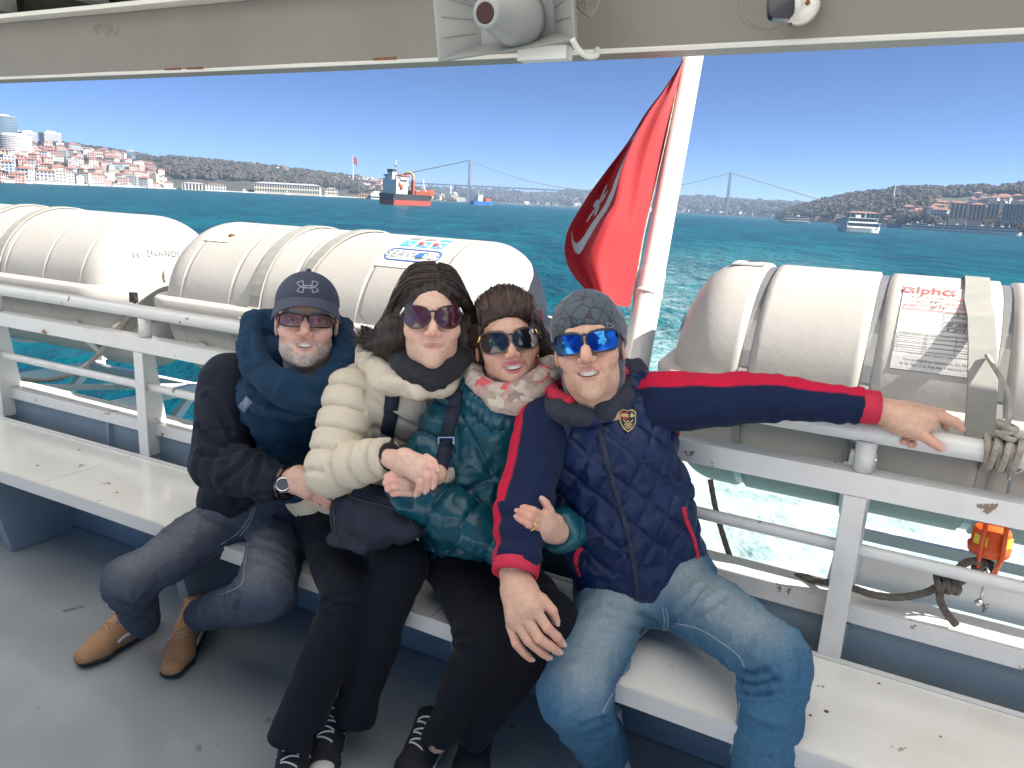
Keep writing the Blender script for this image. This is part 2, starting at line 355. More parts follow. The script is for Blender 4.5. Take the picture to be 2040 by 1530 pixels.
# stern frame of the wake
sx = N('SeparateXYZ'); L(P, sx.inputs[0])
ss = mth('ADD', mth('MULTIPLY', sx.outputs[0], ET[0]), mth('MULTIPLY', sx.outputs[1], ET[1])); nn = mth('ADD', mth('MULTIPLY', sx.outputs[0], EN[0]), mth('MULTIPLY', sx.outputs[1], EN[1]))
wid = mth('ADD', 4.0, mth('MULTIPLY', nn, .13)); off = mth('ABSOLUTE', mth('SUBTRACT', ss, mth('ADD', 2.6, mth('MULTIPLY', nn, -.22))))
core = rng(mth('DIVIDE', off, wid), 1.55, .55)
fade = mth('MULTIPLY', rng(nn, 260, 20), rng(nn, 3, 9))
near = rng(nn, 40, 17)
churn = mth('ADD', mth('MULTIPLY', noise(.5, 8, .68, P, 1.2), .65), mth('MULTIPLY', noise(1.9, 8, .7, P, 1.0), .35))
dens = mth('MULTIPLY', core, mth('ADD', mth('MULTIPLY', fade, .62), mth('MULTIPLY', near, .48)))
foam = rng(mth('ADD', churn, mth('MULTIPLY', dens, .42)), .64, 1.05)
foam = mth('MULTIPLY', foam, rng(dens, .02, .2))
caps = mth('MULTIPLY', rng(noise(.33, 8, .7, wv), .74, .80), .55)
foam = mth('MAXIMUM', foam, caps)
L(rng(foam, 0, 1, 1.0, .22), bpn.inputs['Strength']); L(bpn.outputs[0], b.inputs['Normal'])
deep = N('Mix'); deep.data_type = 'RGBA'; L(rng(noise(.12, 5, .6, wv), .35, .65), deep.inputs[0]); deep.inputs[6].default_value = (.001, .040, .060, 1); deep.inputs[7].default_value = (.002, .082, .102, 1)
turq = N('Mix'); turq.data_type = 'RGBA'; L(mth('MULTIPLY', core, mth('ADD', mth('MULTIPLY', fade, .25), mth('MULTIPLY', near, .75))), turq.inputs[0]); L(deep.outputs[2], turq.inputs[6]); turq.inputs[7].default_value = (.05, .26, .265, 1)
fm = N('Mix'); fm.data_type = 'RGBA'; L(foam, fm.inputs[0]); L(turq.outputs[2], fm.inputs[6]); fm.inputs[7].default_value = (.36, .405, .405, 1); L(fm.outputs[2], b.inputs['Base Color'])
L(rng(foam, 0, 1, .30, .8), b.inputs['Roughness']); b.inputs['IOR'].default_value = 1.33; b.inputs['Specular IOR Level'].default_value = .06
SEA = -4.5
na = 300; rad = np.concatenate([[0], np.geomspace(2.5, 14000, 230)]); vs = []; fs = []
for ir, r in enumerate(rad):
    an = np.linspace(0, 2*math.pi, na, endpoint=False); vs.append(np.stack([r*np.cos(an), r*np.sin(an), np.full(na, 0.)], 1))
W = np.concatenate(vs); R_ = np.hypot(W[:, 0], W[:, 1]); amp = np.clip(1-R_/160, 0, 1)*np.clip(R_/6, 0, 1)
ps = (W-O)@ET; pn = (W-O)@EN
W[:, 2] = SEA+amp*(.10*np.sin(W[:, 0]*.7+W[:, 1]*.35+2*vnoise(W, .08))+.08*np.sin(W[:, 1]*1.1-W[:, 0]*.25)+.25*fbm(W, .35, 3)+.45*fbm(W, .8, 2, 9)*np.exp(-((ps-2.5)/4)**2)*np.clip(1-pn/50, 0, 1))
fs = [[i*na+k, i*na+(k+1) % na, (i+1)*na+(k+1) % na, (i+1)*na+k] for i in range(len(rad)-1) for k in range(na)]
obj('water', W, fs, M['water'], smooth=True, kind='structure')
# ---------------------------------------------------------------- deck, hull edge
q = MB(); q.sbox(-8, 8, -1.32, .11, -.12, 0, 16); q.obj('deck', M['deck'], kind='structure')
M['deckbounce'] = mk('white bounce deck paint', (.80, .78, .74), .5, var=.05, vs=2, wear=.1, ws=4)
q = MB(); q.sbox(-8, 8, -11, -1.323, -.12, 0, 16); q.obj('bounce_deck', M['deckbounce'], kind='structure')  # unseen deck behind the camera, made white to bounce sunlight forward
q = MB(); q.sbox(-8, 8, .10, .13, -5.2, -.02, 16); q.obj('hull_side', M['white'], kind='structure')
# ---------------------------------------------------------------- bulwark
BW = thing('bulwark', S(-3, .06, 0), 'low steel blue bulwark with thick white capping behind the long bench', 'bulwark')
q = MB(); q.sbox(-6, 6, .055, .10, 0.003, .515, 16); q.obj('wall_plate', M['bluewall'], BW)
for k, (a, b_) in enumerate(((-6, -3.3), (-3.298, -1.0), (-.998, 2.2), (2.202, 6))):
    q = MB(); q.sbox(a, b_, .035, .150, .518, .566, 6); q.obj('capping', M['rail'], BW)
for s_ in np.arange(-4.9, 5, .98):
    q = MB(); q.hexa([S(s_, .004, .003), S(s_+.012, .004, .003), S(s_+.012, .054, .003), S(s_, .054, .003), S(s_, .035, .512), S(s_+.012, .035, .512), S(s_+.012, .054, .512), S(s_, .054, .512)]); q.obj('stiffener', M['bluewall'], BW)
# ---------------------------------------------------------------- bench
BE = thing('bench', S(-.5, -.2, 0), 'long white painted steel bench running along the stern railing', 'bench')
SEG = [(-6, -3.95), (-3.947, -1.72), (-1.717, .0), (.003, 2.2), (2.203, 5)]
for a, b_ in SEG:
    q = MB(); q.sbox(a, b_, -.40, -.012, .405, .43, 5); q.obj('seat_panel', M['bench'], BE)
q = MB(); q.sbox(-6, 5, -.412, -.402, .385, .432, 12); q.obj('front_lip', M['white'], BE)
q = MB(); q.tube([S(s_, -.018, .433) for s_ in np.linspace(-6, 5, 24)], .007, 6); q.obj('back_bead', M['white'], BE)
for s_ in (-5.4, -3.3, -2.18, -1.1, .05, 1.42, 2.5, 3.6):
    q = MB(); q.hexa([S(s_, -.30, .003), S(s_+.05, -.30, .003), S(s_+.05, -.05, .003), S(s_, -.05, .003), S(s_, -.385, .40), S(s_+.05, -.385, .40), S(s_+.05, -.03, .40), S(s_, -.03, .40)]); q.obj('support', M['bluewall'], BE)
q = MB(); q.sbox(-6, 5, -.010, .002, .003, .425, 14); q.obj('sun_stop_plate', M['bluewall'], BE)  # added plate that stops sun leaking in behind the bench
for s_, n_, r_ in ((.93, -.17, .008), (.98, -.245, .006), (.95, -.28, .004), (1.08, -.06, .004), (.52, -.2, .004), (1.21, -.2, .003), (-1.95, -.10, .006), (-1.9, -.3, .006), (-1.42, -.31, .005)):
    q = MB(); q.lathe(S(s_, n_, .4302), (0, 0, 1), [(0, r_), (.0008, r_*.8)], 10); q.obj('bolt_hole', M['rust'], BE)
# ---------------------------------------------------------------- railing
RA = thing('railing', S(-.5, .02, .43), 'chipped white steel stern railing with round top rail, behind the seated group', 'railing')
ls = np.linspace(-6, 5, 34)
MB().tube([S(s_, .015, 1.03) for s_ in ls], .026, 14).obj('top_rail', M['rail'], RA, True)
q = MB(); q.sbox(-6, 5, -.012, .05, .872, .930, 20); q.obj('middle_rail', M['rail'], RA)
MB().tube([S(s_, .02, .725) for s_ in ls], .0165, 10).obj('lower_rail', M['rail'], RA, True)
def post(s_):
    P = MB(); P.tube([S(s_, .016, .931), S(s_, .016, 1.006)], .024, 12); o = P.obj('post', M['rail'], RA, True)
    q = MB(); q.hexa([S(s_-.026, -.014, .433), S(s_-.006, -.014, .433), S(s_-.006, .11, .433), S(s_-.026, .11, .433), S(s_-.026, -.014, .871), S(s_-.006, -.014, .871), S(s_-.006, .055, .871), S(s_-.026, .055, .871)])
    q.hexa([S(s_-.032, -.02, .433), S(s_+.022, -.02, .433), S(s_+.022, -.0145, .433), S(s_-.032, -.0145, .433), S(s_-.03, -.02, .871), S(s_+.02, -.02, .871), S(s_+.02, -.0145, .871), S(s_-.03, -.0145, .871)])
    q.obj('post_plate', M['rail'], RA)
for s_ in (-5.6, -4.6, -3.62, -2.63, -1.65, -.78, .09, .965, 1.84, 2.8): post(s_)
# ---------------------------------------------------------------- roof and beam
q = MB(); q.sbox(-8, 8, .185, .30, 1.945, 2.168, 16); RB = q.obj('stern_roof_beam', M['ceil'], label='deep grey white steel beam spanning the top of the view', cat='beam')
q = MB(); q.tube([S(s_, .19, 1.948) for s_ in np.linspace(-8, 8, 40)], .008, 6); q.obj('edge_bead', M['white'], RB)
for s_, z_ in ((-1.62, 1.953), (-1.5, 1.952), (-.62, 1.955)):
    q = MB(); q.box(S(s_, .1835, z_), (.045, .002, .004), (ET, EN, UP)); q.obj('rust_chip', M['rust'], RB)
q = MB(); q.sbox(-8, 8, .120, .32, 2.170, 2.186, 16); q.obj('ledge', M['white'], RB)
m, t, b, N, L = node_mat('translucent white awning'); M['fill_awning'] = m; b.inputs['Base Color'].default_value = (.82, .81, .77, 1); b.inputs['Roughness'].default_value = .8
tr = N('BsdfTranslucent'); tr.inputs[0].default_value = (.86, .85, .81, 1); ms = N('MixShader'); ms.inputs[0].default_value = .72; L(b.outputs[0], ms.inputs[1]); L(tr.outputs[0], ms.inputs[2]); L(ms.outputs[0], t.nodes['Material Output'].inputs[0])
q = MB()
for i in range(16): a_, b_ = -6+.75*i, -6+.75*(i+1); q.add([S(a_, -1.9, 2.345), S(b_, -1.9, 2.345), S(b_, .30, 2.345), S(a_, .30, 2.345)], [[0, 1, 2, 3]])
RO = q.obj('fill_canopy', M['fill_awning'], kind='structure')  # added translucent sheet, invented to let soft fill light through
q = MB(); q.sbox(-6, 6, -.02, .34, 2.318, 2.3285, 8); q.obj('dark_lining', M['ceildark'], RO); q = MB(); q.sbox(-6, 6, .342, .352, 2.0, 2.34, 8); q.obj('fascia', M['ceildark'], RO)
for s_ in np.arange(-5.9, 5.9, .62):
    q = MB(); q.sbox(s_, s_+.06, -1.86, .30, 2.235, 2.317, 1); q.obj('roof_joist', M['white'], RO)
# ================================================================ life rafts
RR, RN, RZ = .368, .615, 1.005
def raft_pt(s_, a, r): return S(s_, RN, RZ)+EN*(-math.cos(a)*r)+UP*(math.sin(a)*r)      # a: 0 towards the deck, 90 up
def raft(s0, s1, seams, label, bands, flange_w=.045, gd=.0025, gw=.005):
    o = thing('life_raft', S((s0+s1)/2, RN, RZ-RR), label, 'life raft', 'inflatable life raft canisters outside the railing')
    prof = []; Ld = .20
    for i in range(13):
        x = i/12; prof.append((s0+Ld*x, RR*(1-(1-x)**2.6)**(1/2.6) if x > 0 else .001))
    mid = []
    for sm in seams:
        if s0+Ld < sm < s1-Ld: mid += [(sm-gw*3, RR), (sm-gw*1.5, RR), (sm-gw, RR-gd), (sm+gw, RR-gd), (sm+gw*1.5, RR), (sm+gw*3, RR)]
    prof += mid+[(s0+s1-a, r) for a, r in prof[::-1]]
    prof = sorted(prof, key=lambda p: p[0])
    na = 40
    for nm, a0, a1 in (('upper_shell', .0, math.pi), ('lower_shell', math.pi, 2*math.pi)):
        vs, fs = [], []
        for s_, r in prof:
            for k in range(na+1):
                a = lerp(a0, a1, k/na); vs.append(raft_pt(s_, a, r))
        for i in range(len(prof)-1):
            for k in range(na): fs.append([i*(na+1)+k, i*(na+1)+k+1, (i+1)*(na+1)+k+1, (i+1)*(na+1)+k][::-1])
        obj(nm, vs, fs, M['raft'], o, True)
    # flange round the waist
    loop = [(s_, RN-r) for s_, r in prof]+[(s_, RN+r) for s_, r in prof[::-1]]
    loop = [loop[i] for i in range(len(loop)) if i == 0 or math.hypot(loop[i][0]-loop[i-1][0], loop[i][1]-loop[i-1][1]) > .012]
    cx = (s0+s1)/2; vs, fs = [], []; n = len(loop)
    for (s_, n_) in loop:
        d = V3(s_-cx, n_-RN, 0); e = V3(math.copysign(1, d[0])*max(0, abs(d[0])-(s1-s0)/2+Ld)/Ld, d[1]/RR, 0); e = nrm(e) if np.linalg.norm(e) > 0 else e
        for off, z in ((-.03, -.055), (flange_w, -.05), (flange_w+.004, .042), (flange_w-.008, .052), (-.03, .056)):
            vs.append(S(s_+e[0]*off, n_+e[1]*off, RZ+z))
    for i in range(n):
        for k in range(4): fs.append([i*5+k, ((i+1) % n)*5+k, ((i+1) % n)*5+k+1, i*5+k+1])
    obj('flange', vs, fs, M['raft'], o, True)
    for sm in bands:
        q = MB(); pts = [raft_pt(sm, a, RR-gd+.001 if abs(math.sin(a)) > .14 else RR+flange_w+.004) for a in np.linspace(0, 2*math.pi, 49)]
        q.strip(pts, [nrm(p-S(sm, RN, RZ)) for p in pts], gw, .002); q.obj('steel_band', M['band'], o)
    return o
def strap(o, sm, w_=.024, skew=0., a0=-.2, a1=3.3, name='strap', mat='web'):
    q = MB(); A = np.linspace(a0, a1, 30)
    pts = [raft_pt(sm+skew*(1.57-a)/1.57*(1 if a < 1.57 else 0), a, RR+.006 if math.sin(a) > .16 else RR+.056) for a in A]
    q.strip(pts, [nrm(p-S(sm, RN, RZ)) for p in pts], w_, .004); return q.obj(name, M[mat], o)
def on_raft(s_, a_c, x, y, lift=.003): return raft_pt(s_+x, a_c+y/RR, RR+lift)
def sticker(o, s_, a_c, w_, h_, mat, lift=.002, name='sticker', par=None, rot=0):
    nx, ny = 8, 8; vs = [on_raft(s_, a_c, (i/nx-.5)*w_*math.cos(rot)-(k/ny-.5)*h_*math.sin(rot), (k/ny-.5)*h_*math.cos(rot)+(i/nx-.5)*w_*math.sin(rot), lift) for k in range(ny+1) for i in range(nx+1)]
    return obj(name, vs, [[k*(nx+1)+i, k*(nx+1)+i+1, (k+1)*(nx+1)+i+1, (k+1)*(nx+1)+i] for k in range(ny) for i in range(nx)], M[mat], par or o)
def letters(par, s_, a_c, x, y, txt, size, mat, lift=.0045, bold=0., align='CENTER', slant=0., stretch=1., sp=1.):
    v, f = text_mesh(txt, size, align, bold, sp)
    if not v: return
    return obj('lettering', [on_raft(s_, a_c, x+(p[0]+slant*p[1])*stretch, y+p[1], lift) for p in v], f, M[mat], par)
def frame_lines(par, s_, a_c, x0, y0, x1, y1, mat, th=.0012, lift=.004):
    q = MB()
    for (ax_, ay, bx, by) in ((x0, y0, x1, y0), (x1, y0, x1, y1), (x1, y1, x0, y1), (x0, y1, x0, y0)):
        n = 6; pts = [on_raft(s_, a_c, lerp(ax_, bx, i/n), lerp(ay, by, i/n), lift) for i in range(n+1)]
        q.strip(pts, [nrm(p-S(s_, RN, RZ)) for p in pts], th, .0006)
    return q.obj('printed_frame', M[mat], par)
R1 = raft(-3.87, -2.17, [-3.55, -3.25, -2.95, -2.65, -2.38], 'white life raft canister at the far left with dark stencilled lettering on its domed end', [])
R2 = raft(-1.94, -.265, [-1.72, -1.44, -1.13, -.79, -.49], 'white life raft behind the man in navy cap, with blue and red instruction sticker', [])
R3 = raft(.345, 2.02, [.61, .93, 1.235, 1.6], 'white life raft canister at the right with a large printed service label', [.61, .93, 1.235], gd=.012, gw=.012)
strap(R1, -3.02, .03); strap(R1, -3.3, .03)
strap(R2, -1.30, .03); strap(R2, -1.02, .03, skew=-.1)
# text on the end dome of raft 1
v, f = text_mesh('H. İNANDI', .040, 'CENTER', .0004, 1.2)
def dome_pt(s_end, y, z, lift, sign=1):
    rr = math.hypot(y, z); x = 1-(1-min(rr/RR, .999)**2.6)**(1/2.6); return S(s_end-sign*.20*x+sign*lift, RN, RZ)+EN*y+UP*z
obj('lettering', [dome_pt(-2.17, p[0]-.10, .20+p[1]-.55*p[0]**2, .006) for p in v], f, M['inkgrey'], R1)
q = MB(); q.ico(dome_pt(-2.17, -.08, .09, 0), (.008, .012, .03)); q.obj('stain', M['rope'], R1)
# raft 2 sticker
st = sticker(R2, -.655, 1.10, .27, .23, 'paper', .0025)
letters(st, -.655, 1.10, 0, -.045, 'SEAWOLF', .056, 'inkgrey', slant=.2, sp=.98); q = MB(); q.lathe(on_raft(-.655, 1.10, .034, -.045, .0055), raft_pt(0, 1.10, 1)-raft_pt(0, 1.10, 0), [(0, .0175), (.001, .0165)], 14); q.obj('logo_disc', M['inkblue'], st)
q = MB(); n = 40; pts = []
for i in range(n+1):
    a = 2*math.pi*i/n; c_ = math.copysign(1, math.cos(a)); pts.append(on_raft(-.655, 1.10, c_*.088+.034*math.cos(a), -.045+.034*math.sin(a), .0045))
q.strip(pts, [nrm(p-S(-.655, RN, RZ)) for p in pts], .0022, .0008); q.obj('logo_outline', M['inkblue'], st)
for k, xc in enumerate((-.07, 0, .07)):
    p_ = sticker(R2, -.655+xc, 1.10+.035/RR, .055, .05, 'inkcyan', .004, 'pictogram', st)
    if k: q = MB(); q.ico(on_raft(-.655+xc, 1.10, -.005*k, .03, .004), (.014, .005, .012)); q.obj('pictogram_red', M['inkred'], p_)
    q = MB(); q.ico(on_raft(-.655+xc, 1.10, .012, .022, .004), (.008, .004, .008)); q.obj('pictogram_white', M['paper'], p_)
for k in range(3): sticker(R2, -.655+(-.07+.07*k), 1.10+.088/RR, .05, .025, 'inkcyan' if k == 2 else 'inkgrey', .004, 'pictogram', st)
st = sticker(R2, -1.66, 1.18, .15, .2, 'paper', .0025)
for k in range(7): letters(st, -1.66, 1.18, 0, .075-.024*k, 'iiii iiiii iii iiiii', .018, 'inkgrey')
q = MB(); q.ico(on_raft(-1.6, 1.02, 0, 0, 0), (.018, .004, .014)); q.obj('rust_spot', M['rust'], R2)
# end cap prints of raft 2
v, f = text_mesh('SEAWOLF', .06, 'CENTER'); obj('lettering', [dome_pt(-.265, p[0]-.10, .10+p[1], .006) for p in v], f, M['inkred'], R2)
v, f = text_mesh('iii iiii iiii', .025, 'CENTER'); obj('lettering', [dome_pt(-.265, p[0]-.10, .04+p[1], .006) for p in v], f, M['inkgrey'], R2)
q = MB(); q.add([dome_pt(-.265, .10, .02, .007), dome_pt(-.265, .155, .02, .007), dome_pt(-.265, .135, .24, .007)], [[0, 1, 2]]); q.obj('red_triangle', M['inkred'], R2)
st = sticker(R2, -1.37, -.25, .12, .12, 'raft', .003)
letters(st, -1.37, -.25, 0, .04, 'SERVICE', .026, 'inkred'); frame_lines(st, -1.37, -.25, -.055, -.055, .055, .02, 'inkgrey')
# raft 3 label
LS, LA = 1.09, .80
st = sticker(R3, LS, LA, .215, .30, 'paper', .0025, rot=-.0)
letters(st, LS, LA, -.045, .122, 'αlphα', .052, 'inkred', bold=.0006)
letters(st, LS, LA, 0, .088, 'INFLATABLE LIFERAFT', .0175, 'inkred')
letters(st, LS, LA, -.075, .066, 'FOR', .016, 'inkred'); letters(st, LS, LA, .03, .066, 'PERSONS', .016, 'inkred'); frame_lines(st, LS, LA, -.055, .058, -.01, .074, 'inkgrey', .0006)
letters(st, LS, LA, -.03, .067, '6 P', .014, 'inkblack', slant=.3)
letters(st, LS, LA, -.085, .045, 'TYPE', .014, 'inkred'); letters(st, LS, LA, -.02, .045, 'SE 15', .016, 'inkblack', slant=.3); frame_lines(st, LS, LA, -.1, .036, .08, .053, 'inkred', .0006)
for k, tx in enumerate(('EMERGENCY PACK TYPE', 'SERIAL NO.', 'DATE OF MFR', 'MOD STATE')):
    letters(st, LS, LA, -.10, .026-.017*k, tx, .0085, 'inkgrey', align='LEFT'); frame_lines(st, LS, LA, .0, .021-.017*k, .06, .033-.017*k, 'inkgrey', .0005)
for tx, y in (('5', .027), ('50 1604', -.007), ('6  2014', -.024)): letters(st, LS, LA, .03, y, tx, .014, 'inkblack', slant=.35)
for k, tx in enumerate(('INSP. DATE', 'INSP. STATE', 'SERVICE')): letters(st, LS, LA, -.07+.068*k, -.048, tx, .0085, 'inkgrey')
for k in range(3):
    for j in range(4): frame_lines(st, LS, LA, -.1+.067*k, -.057-.013*j, -.033+.067*k, -.044-.013*j, 'inkgrey', .0005)
letters(st, LS, LA, -.01, -.105, 'PAINTER LINE LENGHT (METERS)', .0085, 'inkgrey')
letters(st, LS, LA, 0, -.122, 'Çavuşçiftliği Köyü Devletyolu Altı Mevkii', .0095, 'inkblack'); letters(st, LS, LA, 0, -.135, '18. Sk. No: 11 İç Kapı No: 1 Altınova / Yalova', .0095, 'inkblack')
st = sticker(R3, .535, 1.52, .10, .12, 'paper', .0025); frame_lines(st, .535, 1.52, -.045, -.055, .045, .055, 'inkblack', .001)
q = MB()
for k in range(5): pts = [on_raft(.535, 1.52, -.03+.012*k, -.04+.015*k, .004), on_raft(.535, 1.52, .0+.008*k, -.01+.004*k, .004), on_raft(.535, 1.52, -.02+.012*k, .03, .004)]; q.strip(pts, [nrm(p-S(.535, RN, RZ)) for p in pts], .0012, .0006)
q.obj('line_drawing', M['inkblack'], st)
v, f = text_mesh('İNANDI', .10, 'CENTER', .002); obj('lettering', [dome_pt(.345, -(p[0])*.95-.04, .16+p[1], .006, -1) for p in v], [g[::-1] for g in f], M['inkblue'], R3)
# sloping webbing over raft 3 down to the top rail
q = MB(); pts = [raft_pt(1.16+.0*a, a, RR+.006) for a in np.linspace(1.9, 1.05, 9)]+[raft_pt(1.17, .82, RR+.03), raft_pt(1.18, .55, RR+.055), raft_pt(1.19, .28, RR+.10), S(1.20, .09, 1.0)]
q.strip(pts, [nrm(p-S(1.16, RN, RZ)) for p in pts], .032, .003); TS = q.obj('tie_down_strap', M['web'], label='grey webbing strap slanting over the right life raft to the rail', cat='strap')
# ---------------------------------------------------------------- raft cradles
def cradle(s0, s1, label):
    o = thing('raft_cradle', S((s0+s1)/2, .4, .2), label, 'cradle', 'raft cradles on the stern')
    for s_ in (s0, s1):
        q = MB(); q.sbox(s_-.022, s_+.022, .16, 1.0, .40, .45); q.obj('arm', M['rail'], o)
        q = MB(); pts = [raft_pt(s_, a, RR+.018) for a in np.linspace(math.pi*1.12, math.pi*1.88, 16)]; q.strip(pts, [EN*0+UP for _ in pts], .02, .012); q.obj('saddle', M['white'], o)
        q = MB(); q.hexa([S(s_-.02, .16, -.25), S(s_+.02, .16, -.25), S(s_+.02, .21, -.25), S(s_-.02, .21, -.25), S(s_-.02, .86, .40), S(s_+.02, .86, .40), S(s_+.02, .92, .40), S(s_-.02, .92, .40)]); q.obj('strut', M['rail'], o)
        q = MB(); q.sbox(s_-.02, s_+.02, .98, 1.03, .452, .66); q.obj('stop', M['white'], o)
    q = MB(); q.sbox(s0+.023, s1-.023, .90, .94, .405, .445); q.obj('cross_bar', M['rail'], o)
    q = MB(); q.tube([S(s0, .2, .425), S(s1, .95, .425)], .018, 6); q.obj('diagonal_brace', M['rail'], o)
    return o
cradle(-3.35, -2.45, 'white tubular cradle holding the far left life raft over the water')
cradle(-1.62, -.66, 'white cradle under the middle life raft behind the seated women')
cradle(.93, 1.62, 'white post and cradle under the right life raft')
q = MB(); q.sbox(.925, .99, .16, .235, .42, .92); q.obj('raft_support_post', M['rail'], label='square white post under the right life raft behind the railing', cat='post')
q = MB(); q.sbox(.99, 2.6, .18, .20, .56, .665); q.obj('raft_support_rail', M['rail'], label='flat white bar beyond the railing under the right life raft', cat='bar')
# bright domed fender below raft 1
fc_ = on_n(205, 672, .42); q = MB(); q.lathe(fc_, on_n(372, 690, .42)-fc_, [(-.01, .001), (0, .05), (.03, .085), (.12, .115), (.40, .115), (.47, .10), (.50, .06), (.505, .001)], 24); q.obj('fender', M['raft'], smooth=True, label='smooth white float hanging between the far left and middle life rafts', cat='float')
# ---------------------------------------------------------------- ropes, release unit
def rope(pts, r, mat, label, name='rope', n=8):
    P = spline(pts, n); q = MB(); q.tube(P, [r*(1+.06*math.sin(i*2.1)) for i in range(len(P))], 8); return q.obj(name, M[mat], smooth=True, label=label, cat='rope')
rope([on_n(260, 625, .30), on_n(235, 660, .28), on_n(190, 712, .24), on_n(145, 745, .22), on_n(90, 758, .25), on_n(40, 755, .3)], .011, 'rope', 'pale rope hanging in a loop below the far left life raft')
q = MB(); q.box(on_n(266, 592, .24), (.014, .012, .022), (ET, EN, UP)); q.ring(on_n(268, 598, .22), .012, .004, EN); q.obj('cleat_hook', M['black'], label='small black hook on the rail under the far left life raft', cat='hook')
rope([on_n(1415, 955, .30), on_n(1425, 1010, .28), on_n(1440, 1065, .22), on_n(1455, 1110, .17), on_n(1470, 1135, .13)], .0085, 'ropedark', 'thin dark rope hanging beside the man in the quilted vest')
rope([on_n(1565, 1158, .16), on_n(1590, 1148, .13), on_n(1625, 1155, .10), on_n(1660, 1163, .075), on_n(1700, 1172, .06), on_n(1740, 1185, .05), on_n(1790, 1190, .05), on_n(1840, 1182, .05), on_n(1870, 1168, .05)], .0095, 'ropedark', 'dark braided rope sagging across the right railing bay')
rope([on_n(1880, 1160, .055), on_n(1872, 1190, .05), on_n(1885, 1220, .05), on_n(1905, 1245, .05)], .0095, 'ropedark', 'frayed dark rope end dangling below the knot')
rope([on_n(1890, 1160, .055), on_n(1912, 1130, .07), on_n(1935, 1118, .09), on_n(1960, 1122, .11), on_n(1938, 1140, .10), on_n(1905, 1165, .06)], .0095, 'ropedark', 'dark rope loop between the knot and the orange release unit')
q = MB(); c_ = on_n(1884, 1163, .05)
for k in range(5): q.ring(c_+ET*(k-2)*.008, .017, .0085, nrm(ET+UP*(.4*(-1)**k)+EN*.2*k), 14, 6)
q.obj('rope_knot', M['ropedark'], smooth=True, label='bulky dark rope knot on the right lower rail', cat='knot')
q = MB(); c_ = S(1.235, .015, 1.03)
for k in range(6): q.ring(c_+ET*(k-2.5)*.011+EN*.004*(-1)**k, .036, .0075, nrm(ET+UP*.12*(-1)**k), 20, 6)
for k in range(3): q.ring(c_+UP*(.045+.011*k)+EN*-.01, .018, .007, nrm(UP+ET*.3*(-1)**k), 16, 6)
q.tube(spline([c_+UP*.05, c_+UP*.12+EN*.05, raft_pt(1.19, .5, RR+.07)], 6), .006, 6); q.obj('lashing_knot', M['rope'], smooth=True, label='grey cord lashing wound round the top rail beside the resting hand', cat='rope')
HR = thing('hydrostatic_release', on_n(1978, 1140, .13), 'orange hydrostatic release unit with yellow labels hanging at the right railing', 'release unit')
c_ = on_n(1973, 1078, .13)
MB().lathe(c_, UP, [(-.036, .030), (-.03, .044), (-.012, .047), (-.008, .041), (.028, .041), (.034, .036)], 24).obj('body', M['orange'], HR, True)
for a in (-.6, .9): q = MB(); d_ = nrm(-EN*math.cos(a)+ET*math.sin(a)); q.box(c_+d_*.0415+UP*.01, (.016, .0015, .012), (nrm(np.cross(UP, d_)), d_, UP)); q.obj('yellow_label', M['yellow'], HR)
for x_ in (-.02, .022): q = MB(); q.tube([c_+ET*x_+UP*.085-EN*.02, c_+ET*x_-EN*.042+UP*.03, c_+ET*x_*1.1-EN*.047-UP*.02, c_+ET*x_*.8-EN*.02-UP*.075], .0055, 6); q.obj('cord', M['orange'], HR, True)
q = MB(); q.ring(c_-UP*.075, .019, .010, EN, 20, 8); q.obj('thimble', M['black'], HR, True)
q = MB(); q.ring(c_-UP*.085-EN*.012, .015, .0045, nrm(ET+EN), 16, 6); q.tube([c_-UP*.08+ET*.005-EN*.02, c_-UP*.15+ET*.004-EN*.02], .004, 6); q.ico(c_-UP*.155-EN*.02, .009); q.tube([c_-UP*.075-EN*.02, c_-UP*.085-EN*.03-ET*.05], .005, 6); q.obj('shackle', M['steel'], HR, True)
q = MB(); c_ = on_n(2020, 925, .07); q.ring(c_+UP*.0, .020, .0035, EN, 18, 6); q.ring(c_-UP*.03-ET*.004, .008, .003, ET, 12, 6); q.tube([c_-UP*.035, c_-UP*.085], .0032, 6); q.tube([c_+UP*.09-ET*.02, c_+UP*.01-ET*.012], .003, 6); q.obj('snap_hook', M['steel'], smooth=True, label='small steel snap hook hanging under the top rail at the right edge', cat='hook')
# ---------------------------------------------------------------- flag staff and flag
FB, FT = J(1262, 745, 2.66), J(1388, 70, 3.25)
PO = thing('flag_staff', FB-UP*1.5, 'thick white painted flag staff leaning right above the man in the skull cap', 'flag staff')
ax_ = nrm(FT-FB); MB().tube([FB-ax_*1.0, FB+ax_*.42, FB+ax_*.43, FT+ax_*.6], [.052, .050, .047, .044], 20).obj('pole', M['white'], PO, True)
q = MB(); c_ = lerp(FB, FT, .195); q.tube([c_-ax_*.012, c_+ax_*.012], .053, 20); q.obj('collar', M['white'], PO, True)
hs = [J(x, y, t)for x, y, t in ((1360, 118, 3.17), (1335, 240, 3.05), (1308, 360, 2.95), (1280, 480, 2.85), (1262, 612, 2.74))]
q = MB(); q.tube(spline([hs[0]+UP*.1]+hs+[J(1268, 700, 2.66)], 5), .004, 6); q.obj('halyard', M['rope'], PO, True)
m, t, b, N, L = node_mat('red flag cloth'); M['flag'] = m; at = N('Attribute'); at.attribute_name = 'Col'; L(at.outputs[0], b.inputs['Base Color']); b.inputs['Roughness'].default_value = .75; b.inputs['Sheen Weight'].default_value = .3
